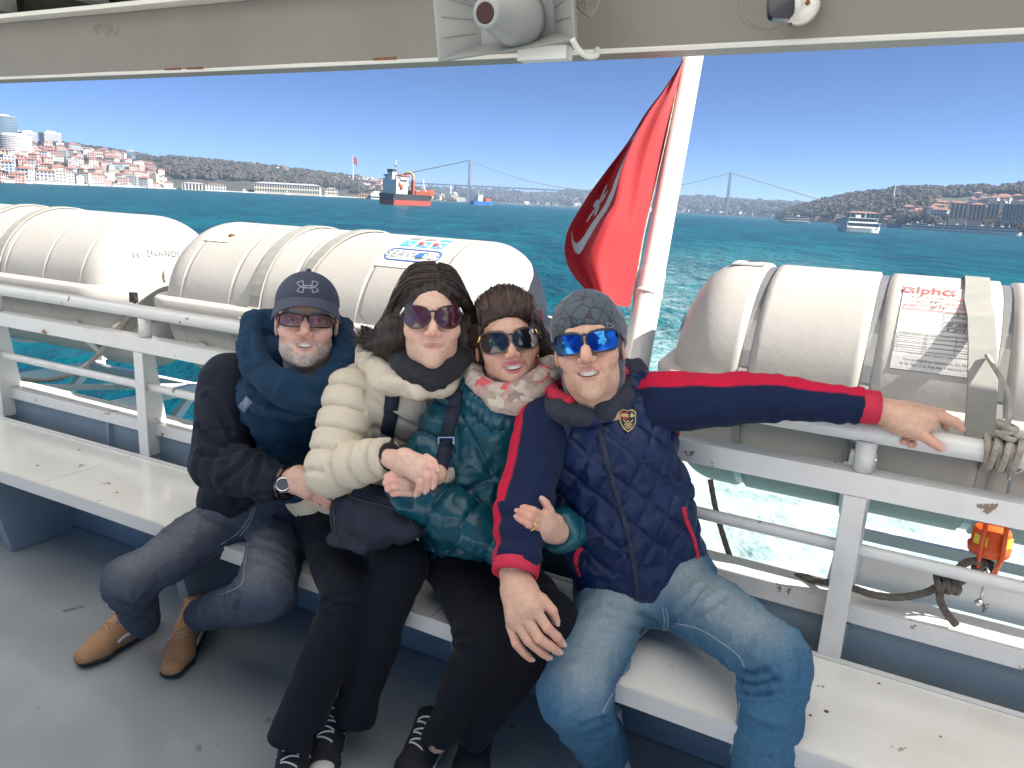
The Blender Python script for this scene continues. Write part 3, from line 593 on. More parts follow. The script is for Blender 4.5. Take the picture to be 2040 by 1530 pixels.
tr = N('BsdfTranslucent'); L(at.outputs[0], tr.inputs[0]); ms = N('MixShader'); ms.inputs[0].default_value = .42; L(b.outputs[0], ms.inputs[1]); L(tr.outputs[0], ms.inputs[2]); L(ms.outputs[0], t.nodes['Material Output'].inputs[0])
nv = N('TexNoise'); nv.inputs['Scale'].default_value = 260; bp = N('Bump'); bp.inputs['Strength'].default_value = .15; L(nv.outputs[0], bp.inputs['Height']); L(bp.outputs[0], b.inputs['Normal'])
hoist = [(1364, 116), (1349, 180), (1335, 240), (1321, 300), (1308, 360), (1294, 420), (1280, 480), (1268, 545), (1254, 612)]
fold = [(1359, 125), (1324, 180), (1290, 228), (1256, 290), (1236, 345), (1222, 405), (1200, 445), (1172, 520), (1192, 603)]
edge = [(1358, 124), (1322, 178), (1287, 224), (1249, 285), (1206, 342), (1165, 400), (1128, 470), (1134, 535), (1190, 602)]
tz = np.linspace(3.17, 2.74, 9)
def prof(tab, v):
    i = min(int(v*8), 7); f_ = v*8-i; P4 = [V3(*tab[max(0, min(8, i+k))]) for k in (-1, 0, 1, 2)]
    return .5*((2*P4[1])+(P4[2]-P4[0])*f_+(2*P4[0]-5*P4[1]+4*P4[2]-P4[3])*f_*f_+(3*P4[1]-P4[0]-3*P4[2]+P4[3])*f_**3)
nu, nv_ = 190, 220; fv, fc = [], []
for k in range(nv_+1):
    v = k/nv_; h_, fo, ed = prof(hoist, v), prof(fold, v), prof(edge, v); t0 = np.interp(v, np.linspace(0, 1, 9), tz)
    for i in range(nu+1):
        u = i/nu; wd = min(1, (fo[0]-ed[0])/60+.15)
        if u < .40: a = u/.40; p_ = lerp(h_, fo, a); dz = -.05*math.sin(math.pi*a)-.10*a+.012*math.sin(9*a+4*v)
        elif u < .52: a = (u-.40)/.12; p_ = lerp(fo, lerp(fo, h_, .16), a); dz = -.10+.11*a
        else: a = (u-.52)/.48; p_ = lerp(lerp(fo, h_, .16), ed, a); dz = .01+.16*math.sin(a*2.2)*wd+.02*math.sin(7*a+5*v)
        fv.append(J(p_[0], p_[1], t0+dz))
        # crescent and star in flag units (u 0..1.5, v 0..1), hoist at u=0
        U, Vv = u*1.5, v; d1 = math.hypot(U-1.22, Vv-.57); d2 = math.hypot(U-1.275, Vv-.57)
        sa = math.atan2(Vv-.63, U-1.2); sr = math.hypot(U-1.2, Vv-.63); star = sr < .085*(.62+.38*math.cos(5*sa))
        fc.append((.55, .55, .55) if (d1 < .26 and d2 > .218) or star else (.42, .006, .013))
obj('flag', fv, [[k*(nu+1)+i, k*(nu+1)+i+1, (k+1)*(nu+1)+i+1, (k+1)*(nu+1)+i] for k in range(nv_) for i in range(nu)], M['flag'], smooth=True, col=fc, label='red flag with white crescent and star, folded and fluttering from the staff', cat='flag')
# ---------------------------------------------------------------- loudspeaker and camera under the beam
M['horn'] = mk('grey horn plastic', (.27, .28, .275), .45, var=.06, bump=.1, bs=30)
SP = thing('loudspeaker', on_n(1000, 60, .1), 'grey rectangular horn loudspeaker fixed to the overhead beam', 'loudspeaker')
A_, B_, C_, D_ = J(858, -60, 1.98), J(873, 121, 2.02), J(1146, 78, 1.86), J(1136, -110, 1.83)
cn = (A_+B_+C_+D_)/4; back = V3(nrm(np.cross(B_-A_, D_-A_))); back = back if back@fw > 0 else -back
def flare(k, dpt): return [cn+(p-cn)*k+back*dpt for p in (A_, B_, C_, D_)]
q = MB(); L0, L1, L2, L3 = flare(1, 0), flare(.97, .004), flare(.55, .10), flare(1.0, .02)
for a, b_ in ((L0, L1), (L1, L2)):
    for i in range(4): q.add([a[i], a[(i+1) % 4], b_[(i+1) % 4], b_[i]], [[0, 1, 2, 3]])
q.add(L2, [[0, 1, 2, 3]])
L4 = flare(.60, .14)
for a, b_ in ((L3, L0), (L4, L3)):
    for i in range(4): q.add([a[i], a[(i+1) % 4], b_[(i+1) % 4], b_[i]], [[0, 1, 2, 3]])
q.obj('flare', M['horn'], SP)
for k in (.25, .5, .75):
    for side in ((0, 1), (3, 2)):
        a_ = lerp(L1[side[0]], L1[side[1]], k); b_ = lerp(L2[side[0]], L2[side[1]], k); q = MB(); q.tube([lerp(a_, b_, .1)-back*.002, lerp(a_, b_, .9)-back*.002], .003, 5); q.obj('flare_rib', M['horn'], SP)
n0, n1 = J(968, 26, 1.80), J(1045, 42, 1.98)
MB().lathe(n0, n1-n0, [(-.004, .030), (0, .036), (.03, .037), (.08, .052), (.16, .072), (.19, .074)], 24).obj('horn_cone', M['horn'], SP, True)
MB().lathe(n0, n1-n0, [(-.007, .022), (-.0045, .0245), (-.003, .0245)], 20).obj('driver_cap', mk('dark red mesh', (.035, .006, .01), .7), SP)
q = MB(); q.box(J(1085, 108, 1.95), (.07, .02, .016), (ET, EN, UP)); q.obj('bracket', M['white'], SP)
rope([J(1140, 78, 1.86), J(1152, 98, 1.88), J(1170, 112, 1.9), J(1188, 110, 1.92), J(1190, 98, 1.95)], .0075, 'white', 'white cable hanging off the loudspeaker bracket', 'speaker_cable')
for k in range(4): rope([J(1146+6*k, 5-2*k, 1.95), J(1165+4*k, 26+3*k, 1.95), J(1188+k, 14, 1.95), J(1192+2*k, -16, 1.95)], .0035, 'ceil', 'grey cable coil beside the loudspeaker, %s loop' % ('inner', 'second', 'third', 'outer')[k], 'cable')
SCM = thing('security_camera', on_n(1585, 20, .15), 'white dome security camera with black face under the beam', 'security camera')
c_ = J(1595, 14, 1.80); nb = nrm(CAM-c_)
MB().lathe(J(1596, 12, 1.83), -EN*1., [(-.0, .045), (.022, .045), (.036, .038), (.04, .02)], 28).obj('mount_plate', M['white'], SCM, True)
MB().lathe(J(1575, 8, 1.80), nrm(-EN-UP*.25-ET*.12), [(-.03, .026), (.0, .028), (.02, .028)], 24).obj('barrel', M['white'], SCM, True)
f0 = J(1558, 8, 1.77); q = MB(); X_ = CR; Y_ = CU; n = 24
pts = [f0+X_*.030*math.copysign(abs(math.cos(a))**.55, math.cos(a))+Y_*.034*math.copysign(abs(math.sin(a))**.55, math.sin(a)) for a in np.linspace(0, 2*math.pi, n, endpoint=False)]
q.prism(pts, fw*.02); q.obj('face', mk('navy black glass', (.004, .005, .018), .12, coat=.5), SCM)
q = MB(); q.ico(J(1575, 49, 1.79), .0045); q.obj('screw', M['rust'], SCM); q = MB(); q.ico(J(1609, 5, 1.785), .006); q.obj('screw', M['rust'], SCM)
rope([J(1465, -8, 1.85), J(1470, 22, 1.85), J(1492, 48, 1.84), J(1520, 60, 1.84), J(1545, 58, 1.83), J(1562, 42, 1.82)], .004, 'ceil', 'thin grey cable drooping from the security camera', 'camera_cable')
# ================================================================ far shores
def col_dir(x, yh=410):
    d = D(x, yh); d = V3(d[0], d[1], 0); return d/np.linalg.norm(d)
def at(x, dist, z=SEA): p_ = col_dir(x)*dist; return V3(p_[0], p_[1], z)
def z_at(x, y, dist):
    d = D(x, y); return CAMH+d[2]/math.hypot(d[0], d[1])*dist
M['hill'] = mk('winter hillside', (.05, .043, .033), .95, var=.35, vs=.02, c2=(.05, .06, .035))
M['hillfar'] = mk('far hillside', (.04, .045, .035), .95, var=.35, vs=.01, c2=(.085, .08, .065))
HF = {}
def hill(name, sky_, shore, deep, mat, x0, x1, nx=110, nz=26, rough=6):
    X = np.linspace(x0, x1, nx); sx_, sy_ = zip(*sky_); dx_, dd_ = zip(*shore); ex_, ee_ = zip(*deep); vs = []
    for i, x in enumerate(X):
        d0 = np.interp(x, dx_, dd_); d1 = d0+np.interp(x, ex_, ee_); zt = z_at(x, np.interp(x, sx_, sy_), d1)
        for k in range(nz):
            f_ = k/(nz-4)
            if f_ <= 1:
                g = min(1, f_); z = SEA+1.2+(zt-SEA-1.2)*(g**.85*(.82+.18*math.sin(g*math.pi/2)))
                z += rough*float(vnoise(V3(x*.02, f_*5, 1.7)[None], 1.)[0])*math.sin(math.pi*g); d_ = lerp(d0, d1, g)
                if k == 0: z = SEA-2
            else: d_ = d1*(1+.25*(f_-1)*4); z = zt*(1-(f_-1)*3)
            vs.append(at(x, d_, z))
    obj(name, vs, [[i*nz+k, (i+1)*nz+k, (i+1)*nz+k+1, i*nz+k+1] for i in range(nx-1) for k in range(nz-1)], M[mat], smooth=True, kind='structure')
    A = np.array(vs).reshape(nx, nz, 3)
    def pos(x, g):   # column pixel, 0 shore .. 1 ridge
        fx = np.clip((x-x0)/(x1-x0)*(nx-1), 0, nx-1.001); i = int(fx); fx -= i; fz = min(g*(nz-4), nz-2.001); k = int(fz); fz -= k
        return lerp(lerp(A[i, k], A[i+1, k], fx), lerp(A[i, k+1], A[i+1, k+1], fx), fz)
    HF[name] = pos
SKL = [(-700, 240), (-300, 262), (0, 292), (60, 294), (130, 293), (200, 302), (250, 309), (300, 318), (340, 321), (400, 325), (450, 329), (500, 334), (560, 341), (620, 348), (680, 356), (730, 361), (780, 367), (830, 378), (860, 386), (890, 397), (912, 407)]
hill('hill_west', SKL, [(-700, 700), (0, 1000), (150, 1200), (340, 1480), (600, 1560), (760, 1800), (860, 2300), (912, 2800)], [(-700, 700), (340, 800), (700, 700), (912, 120)], 'hill', -700, 912)
hill('hill_far', [(700, 375), (800, 376), (870, 379), (940, 380), (1000, 383), (1050, 387), (1105, 391), (1130, 383), (1180, 384), (1235, 393), (1300, 396), (1340, 394), (1400, 398), (1450, 404), (1500, 407), (1560, 411), (1620, 416), (1760, 428)], [(700, 3500), (1100, 3900), (1300, 3600), (1450, 3250), (1600, 2700), (1760, 2300)], [(700, 1500), (1300, 1200), (1450, 800), (1760, 500)], 'hillfar', 700, 1760, 90, 22)
hill('hill_ridge', [(500, 400), (860, 377), (940, 376), (1010, 379), (1060, 384), (1120, 388), (1500, 420)], [(500, 5200), (1500, 5200)], [(500, 900), (1500, 900)], 'hillfar', 500, 1500, 60, 12)
hill('hill_east', [(1545, 436), (1565, 427), (1600, 413), (1640, 404), (1680, 395), (1720, 389), (1760, 384), (1800, 379), (1850, 381), (1900, 380), (1960, 379), (2000, 376), (2040, 374), (2400, 360), (2800, 350)], [(1545, 1750), (1620, 1500), (1700, 1250), (1850, 1000), (2040, 860), (2400, 700), (2800, 600)], [(1545, 200), (1700, 600), (2040, 700), (2800, 600)], 'hill', 1545, 2800)
# ---------------------------------------------------------------- woods
def leafmat(name, stops):
    m, t, b, N, L = node_mat(name); g = N('NewGeometry'); cr = N('ValToRGB'); cr.color_ramp.elements[0].color = rgba(stops[0]); cr.color_ramp.elements[1].color = rgba(stops[-1])
    for i, c in enumerate(stops[1:-1]): e = cr.color_ramp.elements.new((i+1)/(len(stops)-1)); e.color = rgba(c)
    L(g.outputs['Random Per Island'], cr.inputs[0]); L(cr.outputs[0], b.inputs['Base Color']); b.inputs['Roughness'].default_value = .9; return m
M['wood'] = leafmat('mixed winter trees', [(.060, .047, .036), (.082, .068, .052), (.028, .034, .02), (.074, .060, .048), (.042, .04, .028)])
M['woodgreen'] = leafmat('evergreen trees', [(.018, .03, .02), (.03, .04, .025), (.04, .045, .03)])
rs = np.random.RandomState(3)
def blob(q, c, r):
    """one crown: ragged cluster of leaf-sized faces round the crown's volume"""
    n = 16; vs, fs = [], []
    for k in range(n):
        d = nrm(rs.normal(size=3)); d[2] = abs(d[2])*.9-.2; p_ = c+d*r*V3(1, 1, 1.15)*(.55+.5*rs.rand()); a = nrm(rs.normal(size=3)); e = nrm(np.cross(a, d)+.01); a = np.cross(d, e); s_ = r*(.32+.3*rs.rand())
        b0 = len(vs); vs += [p_-a*s_, p_+e*s_, p_+a*s_, p_-e*s_, p_+d*s_*.7]; fs += [[b0, b0+1, b0+4], [b0+1, b0+2, b0+4], [b0+2, b0+3, b0+4], [b0+3, b0, b0+4], [b0, b0+3, b0+2, b0+1]]
    q.add(vs, fs)
def wood(name, hl, n, fx, fg, r0_, r1_, mat, label):
    q = MB()
    for _ in range(n):
        p_ = HF[hl](fx(), fg()); r = lerp(r0_, r1_, rs.rand()); blob(q, p_+UP*r*.6, r)
    q.obj(name, M[mat], label=label, cat='wood', kind='stuff')
U = lambda a, b_: (lambda: lerp(a, b_, rs.rand()))
wood('woodland', 'hill_west', 1500, U(330, 720), lambda: .25+.77*rs.rand()**.8, 7, 12, 'wood', 'grey brown winter wood on the ridge above the palace')
wood('evergreen_grove', 'hill_west', 160, U(515, 640), U(.45, .8), 7, 11, 'woodgreen', 'dark evergreen grove behind the palace')
wood('ridge_trees', 'hill_west', 420, U(-60, 330), lambda: .86+.16*rs.rand(), 6, 10, 'wood', 'trees along the left skyline behind the houses')
wood('slope_trees', 'hill_west', 420, U(-60, 330), U(.05, .85), 4, 7, 'wood', 'trees scattered between the houses of the left hillside')
wood('slope_wood', 'hill_west', 500, U(700, 905), U(.1, 1.0), 6, 10, 'wood', 'hazy trees on the slope beside the bridge')
wood('hill_wood', 'hill_east', 1300, lambda: 1555+310*rs.rand(), lambda: .12+.9*rs.rand()**.8, 5, 9, 'wood', 'bare grey wood covering the right hill')
wood('hilltop_wood', 'hill_east', 420, U(1840, 2120), lambda: .72+.3*rs.rand(), 5, 9, 'wood', 'trees along the top of the right hill')
wood('shore_trees', 'hill_east', 260, U(1790, 2100), lambda: .02+.12*rs.rand(), 4, 7.5, 'wood', 'bare trees along the right shore promenade')
wood('far_wood', 'hill_far', 1500, U(850, 1740), U(.05, 1.0), 12, 22, 'wood', 'hazy woods on the far hills behind the bridge')
# ---------------------------------------------------------------- houses
WALLS = {'white': (.72, .70, .66), 'cream': (.66, .57, .44), 'pink': (.60, .38, .32), 'rose': (.52, .30, .27), 'grey': (.38, .38, .38), 'ochre': (.58, .45, .26), 'pale blue': (.42, .48, .55)}
for k_, c_ in WALLS.items(): M['w'+k_] = mk(k_+' render', c_, .8, var=.08, vs=.15)
M['tile'] = mk('red roof tiles', (.25, .125, .095), .85, var=.2, vs=.3); M['flatroof'] = mk('grey roof', (.36, .34, .33), .85, var=.15, vs=.2); M['win'] = mk('dark window glass', (.05, .06, .075), .2, var=.2, vs=.2)
def house_mesh(wall, roof, w_, d_, h_, fl, nw):
    q = MB(); q.cm = 0; q.hexa([(-w_/2, -d_/2, -12), (w_/2, -d_/2, -12), (w_/2, d_/2, -12), (-w_/2, d_/2, -12), (-w_/2, -d_/2, h_), (w_/2, -d_/2, h_), (w_/2, d_/2, h_), (-w_/2, d_/2, h_)])
    q.cm = 1; e = .5
    if roof == 'tile':
        r = d_*.22; q.add([(-w_/2-e, -d_/2-e, h_+.05), (w_/2+e, -d_/2-e, h_+.05), (w_/2+e, d_/2+e, h_+.05), (-w_/2-e, d_/2+e, h_+.05), (-w_/2+d_/2.4, 0, h_+r), (w_/2-d_/2.4, 0, h_+r)], [[0, 1, 5, 4], [1, 2, 5], [2, 3, 4, 5], [3, 0, 4], [3, 2, 1, 0]])
    else:
        q.box((0, 0, h_+.35), (w_/2+.25, d_/2+.25, .3)); q.box((w_*.2, 0, h_+1.6), (w_*.13, d_*.16, .95))
    q.cm = 2
    for f_ in range(fl):
        z = h_*(f_+.55)/fl; hh = h_/fl*.26
        for k in range(nw):
            x = -w_/2+w_*(k+.5)/nw; q.box((x, -d_/2-.02, z), (w_/nw*.27, .06, hh))
        for k in range(2):
            for sx_ in (-1, 1): q.box((sx_*(w_/2+.02), -d_/2+d_*(k+.5)/2, z), (.06, d_*.13, hh))
    return mesh('house', q.v, q.f, [M['w'+wall], M['tile' if roof == 'tile' else 'flatroof'], M['win']], midx=q.m)
VAR = []
for wl in WALLS:
    for rf in ('tile', 'flat'):
        for sz in ((13, 11, 9, 3, 4), (17, 12, 13, 4, 5), (11, 10, 15, 5, 3)): VAR.append((wl, rf, house_mesh(wl, rf, *sz), sz))
wts = {'white': 3., 'cream': 2.4, 'pink': 2., 'rose': 1.0, 'grey': .8, 'ochre': .6, 'pale blue': .4}
pw = np.array([wts[v[0]]*(1.6 if v[1] == 'tile' else .8) for v in VAR]); pw /= pw.sum(); nh = 0
def put_house(hl, x, g, where, sc_=1., face=None):
    global nh
    wl, rf, me, sz = VAR[rs.choice(len(VAR), p=pw)]; p_ = HF[hl](x, g); o = bpy.data.objects.new('house', me); COL.objects.link(o); o.location = Vector(p_); o.scale = (sc_,)*3
    o.rotation_euler[2] = math.atan2(p_[1], p_[0])-math.pi/2+rs.uniform(-.55, .55); nh += 1
    tall = 'tall' if sz[3] > 4 else 'wide' if sz[0] > 14 else 'small'; rname = 'red tiled roof' if rf == 'tile' else 'flat grey roof'
    setp(o, '%s %s house, %s, %s' % (tall, wl, 'red tiled roof' if rf == 'tile' else 'flat roof', where), 'house', 'houses on the shores of the strait')
rows = 12
for r_ in range(rows):
    g = .02+.80*(r_/(rows-1)); n = int(17-5*r_/(rows-1))
    for k in range(n):
        x = lerp(-35, 345-90*(r_/(rows-1))**1.5, (k+rs.uniform(.1, .9))/n)
        if x < 75 and g > .42: continue
        put_house('hill_west', x, g+rs.uniform(-.02, .02), '%s the left hillside %s' % ('low on' if g < .25 else 'halfway up' if g < .55 else 'high on', 'at the left edge' if x < 60 else 'under the towers' if x < 140 else 'mid slope' if x < 240 else 'at its right end'), rs.uniform(.85, 1.25))
for k in range(26): put_house('hill_west', rs.uniform(560, 830), rs.uniform(.5, .95), 'on the hazy slope left of the bridge', rs.uniform(.9, 1.3))
for k in range(62):
    x = 1800+rs.rand()**.8*290; put_house('hill_east', x, rs.uniform(.10, .20+.55*(x-1800)/290), 'on the right hillside', rs.uniform(.8, 1.1))
for k in range(14): put_house('hill_east', rs.uniform(1600, 1800), rs.uniform(.01, .05), 'on the shore below the right wood', rs.uniform(.5, .7))
# distant specks of houses that run into one mass
def speck(name, hl, n, fx, fg, s0_, s1_, label):
    q = MB()
    for _ in range(n):
        p_ = HF[hl](fx(), fg()); s_ = lerp(s0_, s1_, rs.rand()); q.box(p_+UP*s_*.5, (s_*(.6+rs.rand()), s_, s_*.9), (nrm(V3(1, rs.uniform(-.5, .5), 0)), nrm(V3(rs.uniform(-.5, .5), 1, 0)), UP))
    q.obj(name, leafmat(name+' walls', [(.62, .60, .56), (.55, .40, .34), (.7, .68, .64), (.4, .36, .33)]), label=label, cat='houses', kind='stuff')
speck('far_houses', 'hill_far', 700, U(1020, 1660), U(.02, .7), 5, 11, 'far white houses speckling the hills under the bridge')
speck('far_ridge_houses', 'hill_west', 260, U(500, 830), lambda: .78+.22*rs.rand(), 4, 9, 'tiny white houses along the skyline above the wood')
speck('slope_houses', 'hill_west', 260, U(660, 880), U(.3, .95), 4, 8, 'scattered pale houses on the slope left of the bridge tower')
# ---------------------------------------------------------------- landmark buildings
def bands(o, c, w_, d_, h_, X, Y, nfl, matw='win', zf=.45, nw=0):
    for f_ in range(nfl):
        z = h_*(f_+.5)/nfl
        if nw:
            for k in range(nw):
                q = MB(); q.box(c+X*(-w_/2+w_*(k+.5)/nw)-Y*(d_/2+.06)+UP*z, (w_/nw*.28, .12, h_/nfl*zf*.6), (X, Y, UP)); q.obj('window', M[matw], o)
        else: q = MB(); q.box(c+UP*z, (w_/2+.12, d_/2+.12, h_/nfl*zf*.5), (X, Y, UP)); q.obj('window_band', M[matw], o)
def block(name, x, y_top, y_bot, dist, wpx, depth, wall, label, nfl=6, roof=None, nw=0, yaw=0, zf=.45, cat='building', hip=0):
    zt, zb = z_at(x, y_top, dist), z_at(x, y_bot, dist); c = at(x, dist, zb); dd = col_dir(x); Y = nrm(V3(dd[0]*math.cos(yaw)-dd[1]*math.sin(yaw), dd[0]*math.sin(yaw)+dd[1]*math.cos(yaw), 0)); X = V3(Y[1], -Y[0], 0); w_ = wpx/FPX*dist*.97; h_ = zt-zb
    o = thing(name, c, label, cat); q = MB(); q.box(c+UP*(h_/2-6), (w_/2, depth/2, h_/2+6), (X, Y, UP)); q.obj('wall', M[wall], o)
    bands(o, c, w_, depth, h_, X, Y, nfl, nw=nw, zf=zf)
    if hip:
        q = MB(); z0 = c+UP*(h_+.1); q.add([z0-X*w_*.52-Y*depth*.53, z0+X*w_*.52-Y*depth*.53, z0+X*w_*.52+Y*depth*.53, z0-X*w_*.52+Y*depth*.53, z0-X*(w_/2-depth*.45)+UP*hip, z0+X*(w_/2-depth*.45)+UP*hip], [[0, 1, 5, 4], [1, 2, 5], [2, 3, 4, 5], [3, 0, 4], [3, 2, 1, 0]]); q.obj('roof', M[roof or 'tile'], o)
    else: q = MB(); q.box(c+UP*(h_+.6), (w_*.5, depth*.5, .6), (X, Y, UP)); q.box(c+UP*(h_+2.5), (w_*.28, depth*.28, 1.8), (X, Y, UP)); q.obj('roof', M[roof or 'flatroof'], o)
    return o
M['glasstower'] = mk('blue tower glass', (.10, .17, .23), .25, var=.25, vs=.05, c2=(.2, .27, .32))
M['concrete'] = mk('grey concrete', (.42, .42, .42), .8, var=.08, vs=.1)
M['steelgrey'] = mk('bridge steel grey', (.22, .235, .25), .6, var=.05, vs=.05)
def glass_tower():
    o = block('glass_tower', 18, 234, 300, 1750, 46, 40, 'glasstower', 'tall blue glass tower at the far left edge of the skyline', 13, nw=0, zf=.12); return o
glass_tower()
block('apartment_tower', 67, 266, 292, 1800, 23, 22, 'concrete', 'grey tower block with white rooftop beside the round hotel', 12, 'wwhite', yaw=.4, zf=.35)
block('apartment_tower', 112, 267, 293, 1800, 27, 24, 'concrete', 'grey tower block standing alone right of the other towers', 12, 'wwhite', yaw=.4, zf=.35)
block('apartment_tower', 47, 265, 292, 1850, 16, 20, 'concrete', 'narrow grey tower half hidden behind the round hotel', 12, 'wwhite', zf=.35)
block('rooftop_block', 268, 303, 312, 2050, 14, 20, 'glasstower', 'small dark blue block on the left skyline', 4, zf=.3)
zb = z_at(41, 316, 1500); c_ = at(41, 1500, zb); o = thing('round_hotel', c_, 'round white hotel with stacked balconies on the left hillside', 'hotel'); h_ = z_at(41, 272, 1500)-zb
MB().lathe(c_-UP*8, UP, [(0, 23), (h_+8, 23)], 28).obj('wall', M['concrete'], o)
for k in range(13): MB().lathe(c_+UP*(h_*(k+.6)/13), UP, [(0, 23.2), (.1, 24.6), (h_/13*.42, 24.6), (h_/13*.45, 23.2)], 28).obj('balcony_ring', M['wwhite'], o)
MB().lathe(c_+UP*(h_+.1), UP, [(0, 19), (3.6, 18)], 24).obj('roof_crown', M['wwhite'], o)
P_ = block('waterfront_palace', 575, 368, 385, 1540, 120, 26, 'wcream', 'long cream waterfront palace with green grey roof', 2, 'flatroof', nw=26, zf=.5, yaw=-.15, hip=3)
block('palace_wing', 660, 376, 388, 1560, 24, 22, 'wcream', 'short cream wing beside the long palace', 2, 'flatroof', nw=5, zf=.5, hip=2)
block('boathouse', 388, 366, 378, 1480, 40, 20, 'wcream', 'cream waterfront hall left of the palace', 2, 'flatroof', nw=7, zf=.8, hip=2)
block('waterfront_school', 432, 368, 379, 1500, 34, 20, 'wwhite', 'white waterfront building with low red roof', 2, 'tile', nw=7, zf=.6, hip=2)
block('warehouse', 726, 388, 399, 1500, 30, 18, 'wochre', 'yellow waterfront warehouse with red roof left of the cargo ship', 2, 'tile', nw=6, zf=.5, hip=2)
block('white_shed', 750, 386, 400, 1480, 22, 18, 'wwhite', 'white shed touching the stern of the cargo ship', 1, 'wwhite', zf=.2)
block('cream_hotel', 1722, 425, 458, 1000, 56, 18, 'wcream', 'cream six storey waterfront building behind the small ferry', 6, 'tile', nw=7, zf=.9, hip=2)
block('dark_office', 2028, 409, 440, 900, 40, 18, 'glasstower', 'dark blue office block with window grid at the right edge', 6, nw=8, zf=.9)
block('apartment_block', 1912, 405, 436, 960, 26, 14, 'wcream', 'cream apartment block with tiled roof on the right slope', 6, 'tile', nw=4, zf=.8, hip=2)
block('apartment_block', 1948, 408, 440, 930, 24, 14, 'wpink', 'pink apartment block left of the ochre one on the right slope', 6, 'tile', nw=4, zf=.8, hip=2)
block('apartment_block', 1980, 408, 436, 930, 18, 14, 'wochre', 'ochre apartment block beside the dark office', 6, nw=3, zf=.8)
# mosque by the bridge
c_ = at(905, 2900, SEA+2); o = thing('mosque', c_, 'pale domed mosque with two minarets at the foot of the bridge', 'mosque'); Y = col_dir(905); X = V3(Y[1], -Y[0], 0)
q = MB(); q.box(c_+UP*11, (13, 13, 12), (X, Y, UP)); q.box(c_+UP*7+X*26, (16, 10, 8), (X, Y, UP)); q.obj('wall', M['wcream'], o)
MB().lathe(c_+UP*23, UP, [(0, 12), (3, 11.8), (7, 9), (10, 4.5), (11.5, .5)], 20).obj('dome', M['flatroof'], o, True)
for sx_ in (-17, -13): MB().lathe(c_+X*sx_+Y*4, UP, [(0, 2.2), (38, 2.0), (39, 3), (41, 3), (41.2, 1.7), (52, 1.5), (60, .1)], 10).obj('minaret', M['wwhite'], o)
# ---------------------------------------------------------------- suspension bridge
TA, TB = at(933, 3170), at(1448, 3170); o = thing('suspension_bridge', TA, 'grey suspension bridge with two tall towers across the strait', 'bridge'); dX = nrm(TB-TA); dY = np.cross(UP, dX)
def tower(T, nm):
    for sy in (-14, 14):
        q = MB(); q.hexa([T+dX*a+dY*(sy+b_)+UP*0 for a, b_ in ((-4, -3.5), (4, -3.5), (4, 3.5), (-4, 3.5))]+[T+dX*a+dY*(sy*.8+b_)+UP*165 for a, b_ in ((-3, -2.8), (3, -2.8), (3, 2.8), (-3, 2.8))]); q.obj('tower_leg', M['steelgrey'], o)
    for z in (58, 112, 158): q = MB(); q.box(T+UP*z, (2.6, 13, 3.5), (dX, dY, UP)); q.obj('cross_beam', M['steelgrey'], o)
tower(TA, 'a'); tower(TB, 'b'); Lb = np.linalg.norm(TB-TA)
q = MB(); q.box((TA+TB)/2+UP*65, (Lb/2+430, 14, 2.5), (dX, dY, UP)); q.obj('road_deck', M['steelgrey'], o)
for sy in (-12, 12):
    pts = [TA-dX*420+UP*62]+[TA+dX*Lb*t_+UP*(70+95*(2*t_-1)**2) for t_ in np.linspace(0, 1, 33)]+[TB+dX*420+UP*62]
    q = MB(); q.tube([p_+dY*sy for p_ in pts], 1.7, 5); q.obj('main_cable', M['steelgrey'], o)
    for t_ in np.linspace(.03, .97, 44): q = MB(); p_ = TA+dX*Lb*t_+dY*sy; q.tube([p_+UP*66, p_+UP*(70+95*(2*t_-1)**2)], .16, 4, False); q.obj('hanger', M['steelgrey'], o)
for x in (860, 905, 960, 1500, 1545, 1590):
    p_ = at(x, 3190); q = MB(); q.box(p_+UP*30, (2, 8, 34), (dX, dY, UP)); q.obj('approach_pier', M['steelgrey'], o)
# hilltop flags
def hill_flag(x, y0, y1, dist, label):
    z0, z1 = z_at(x, y0, dist), z_at(x, y1, dist); p_ = at(x, dist, z0); o = thing('hilltop_flagpole', p_, label, 'flagpole'); MB().tube([p_-UP*10, p_+UP*(z1-z0)], [1.4, .8], 6).obj('pole', M['wwhite'], o)
    hh = (z1-z0)*.36; X = col_dir(x); X = V3(X[1], -X[0], 0); T = p_+UP*(z1-z0); vs = [T+X*a-UP*(b_*hh+a*.9)+EN*math.sin(a) for a in np.linspace(0, hh*.55, 5) for b_ in (0, 1)]
    obj('flag_cloth', vs, [[2*i, 2*i+1, 2*i+3, 2*i+2] for i in range(4)], mk('far red flag', (.35, .02, .03), .8), o)
hill_flag(703, 350, 309, 1900, 'tall white hilltop flagpole with a hanging red flag left of the bridge')
hill_flag(1777, 384, 371, 1500, 'small flagpole on top of the right hill')
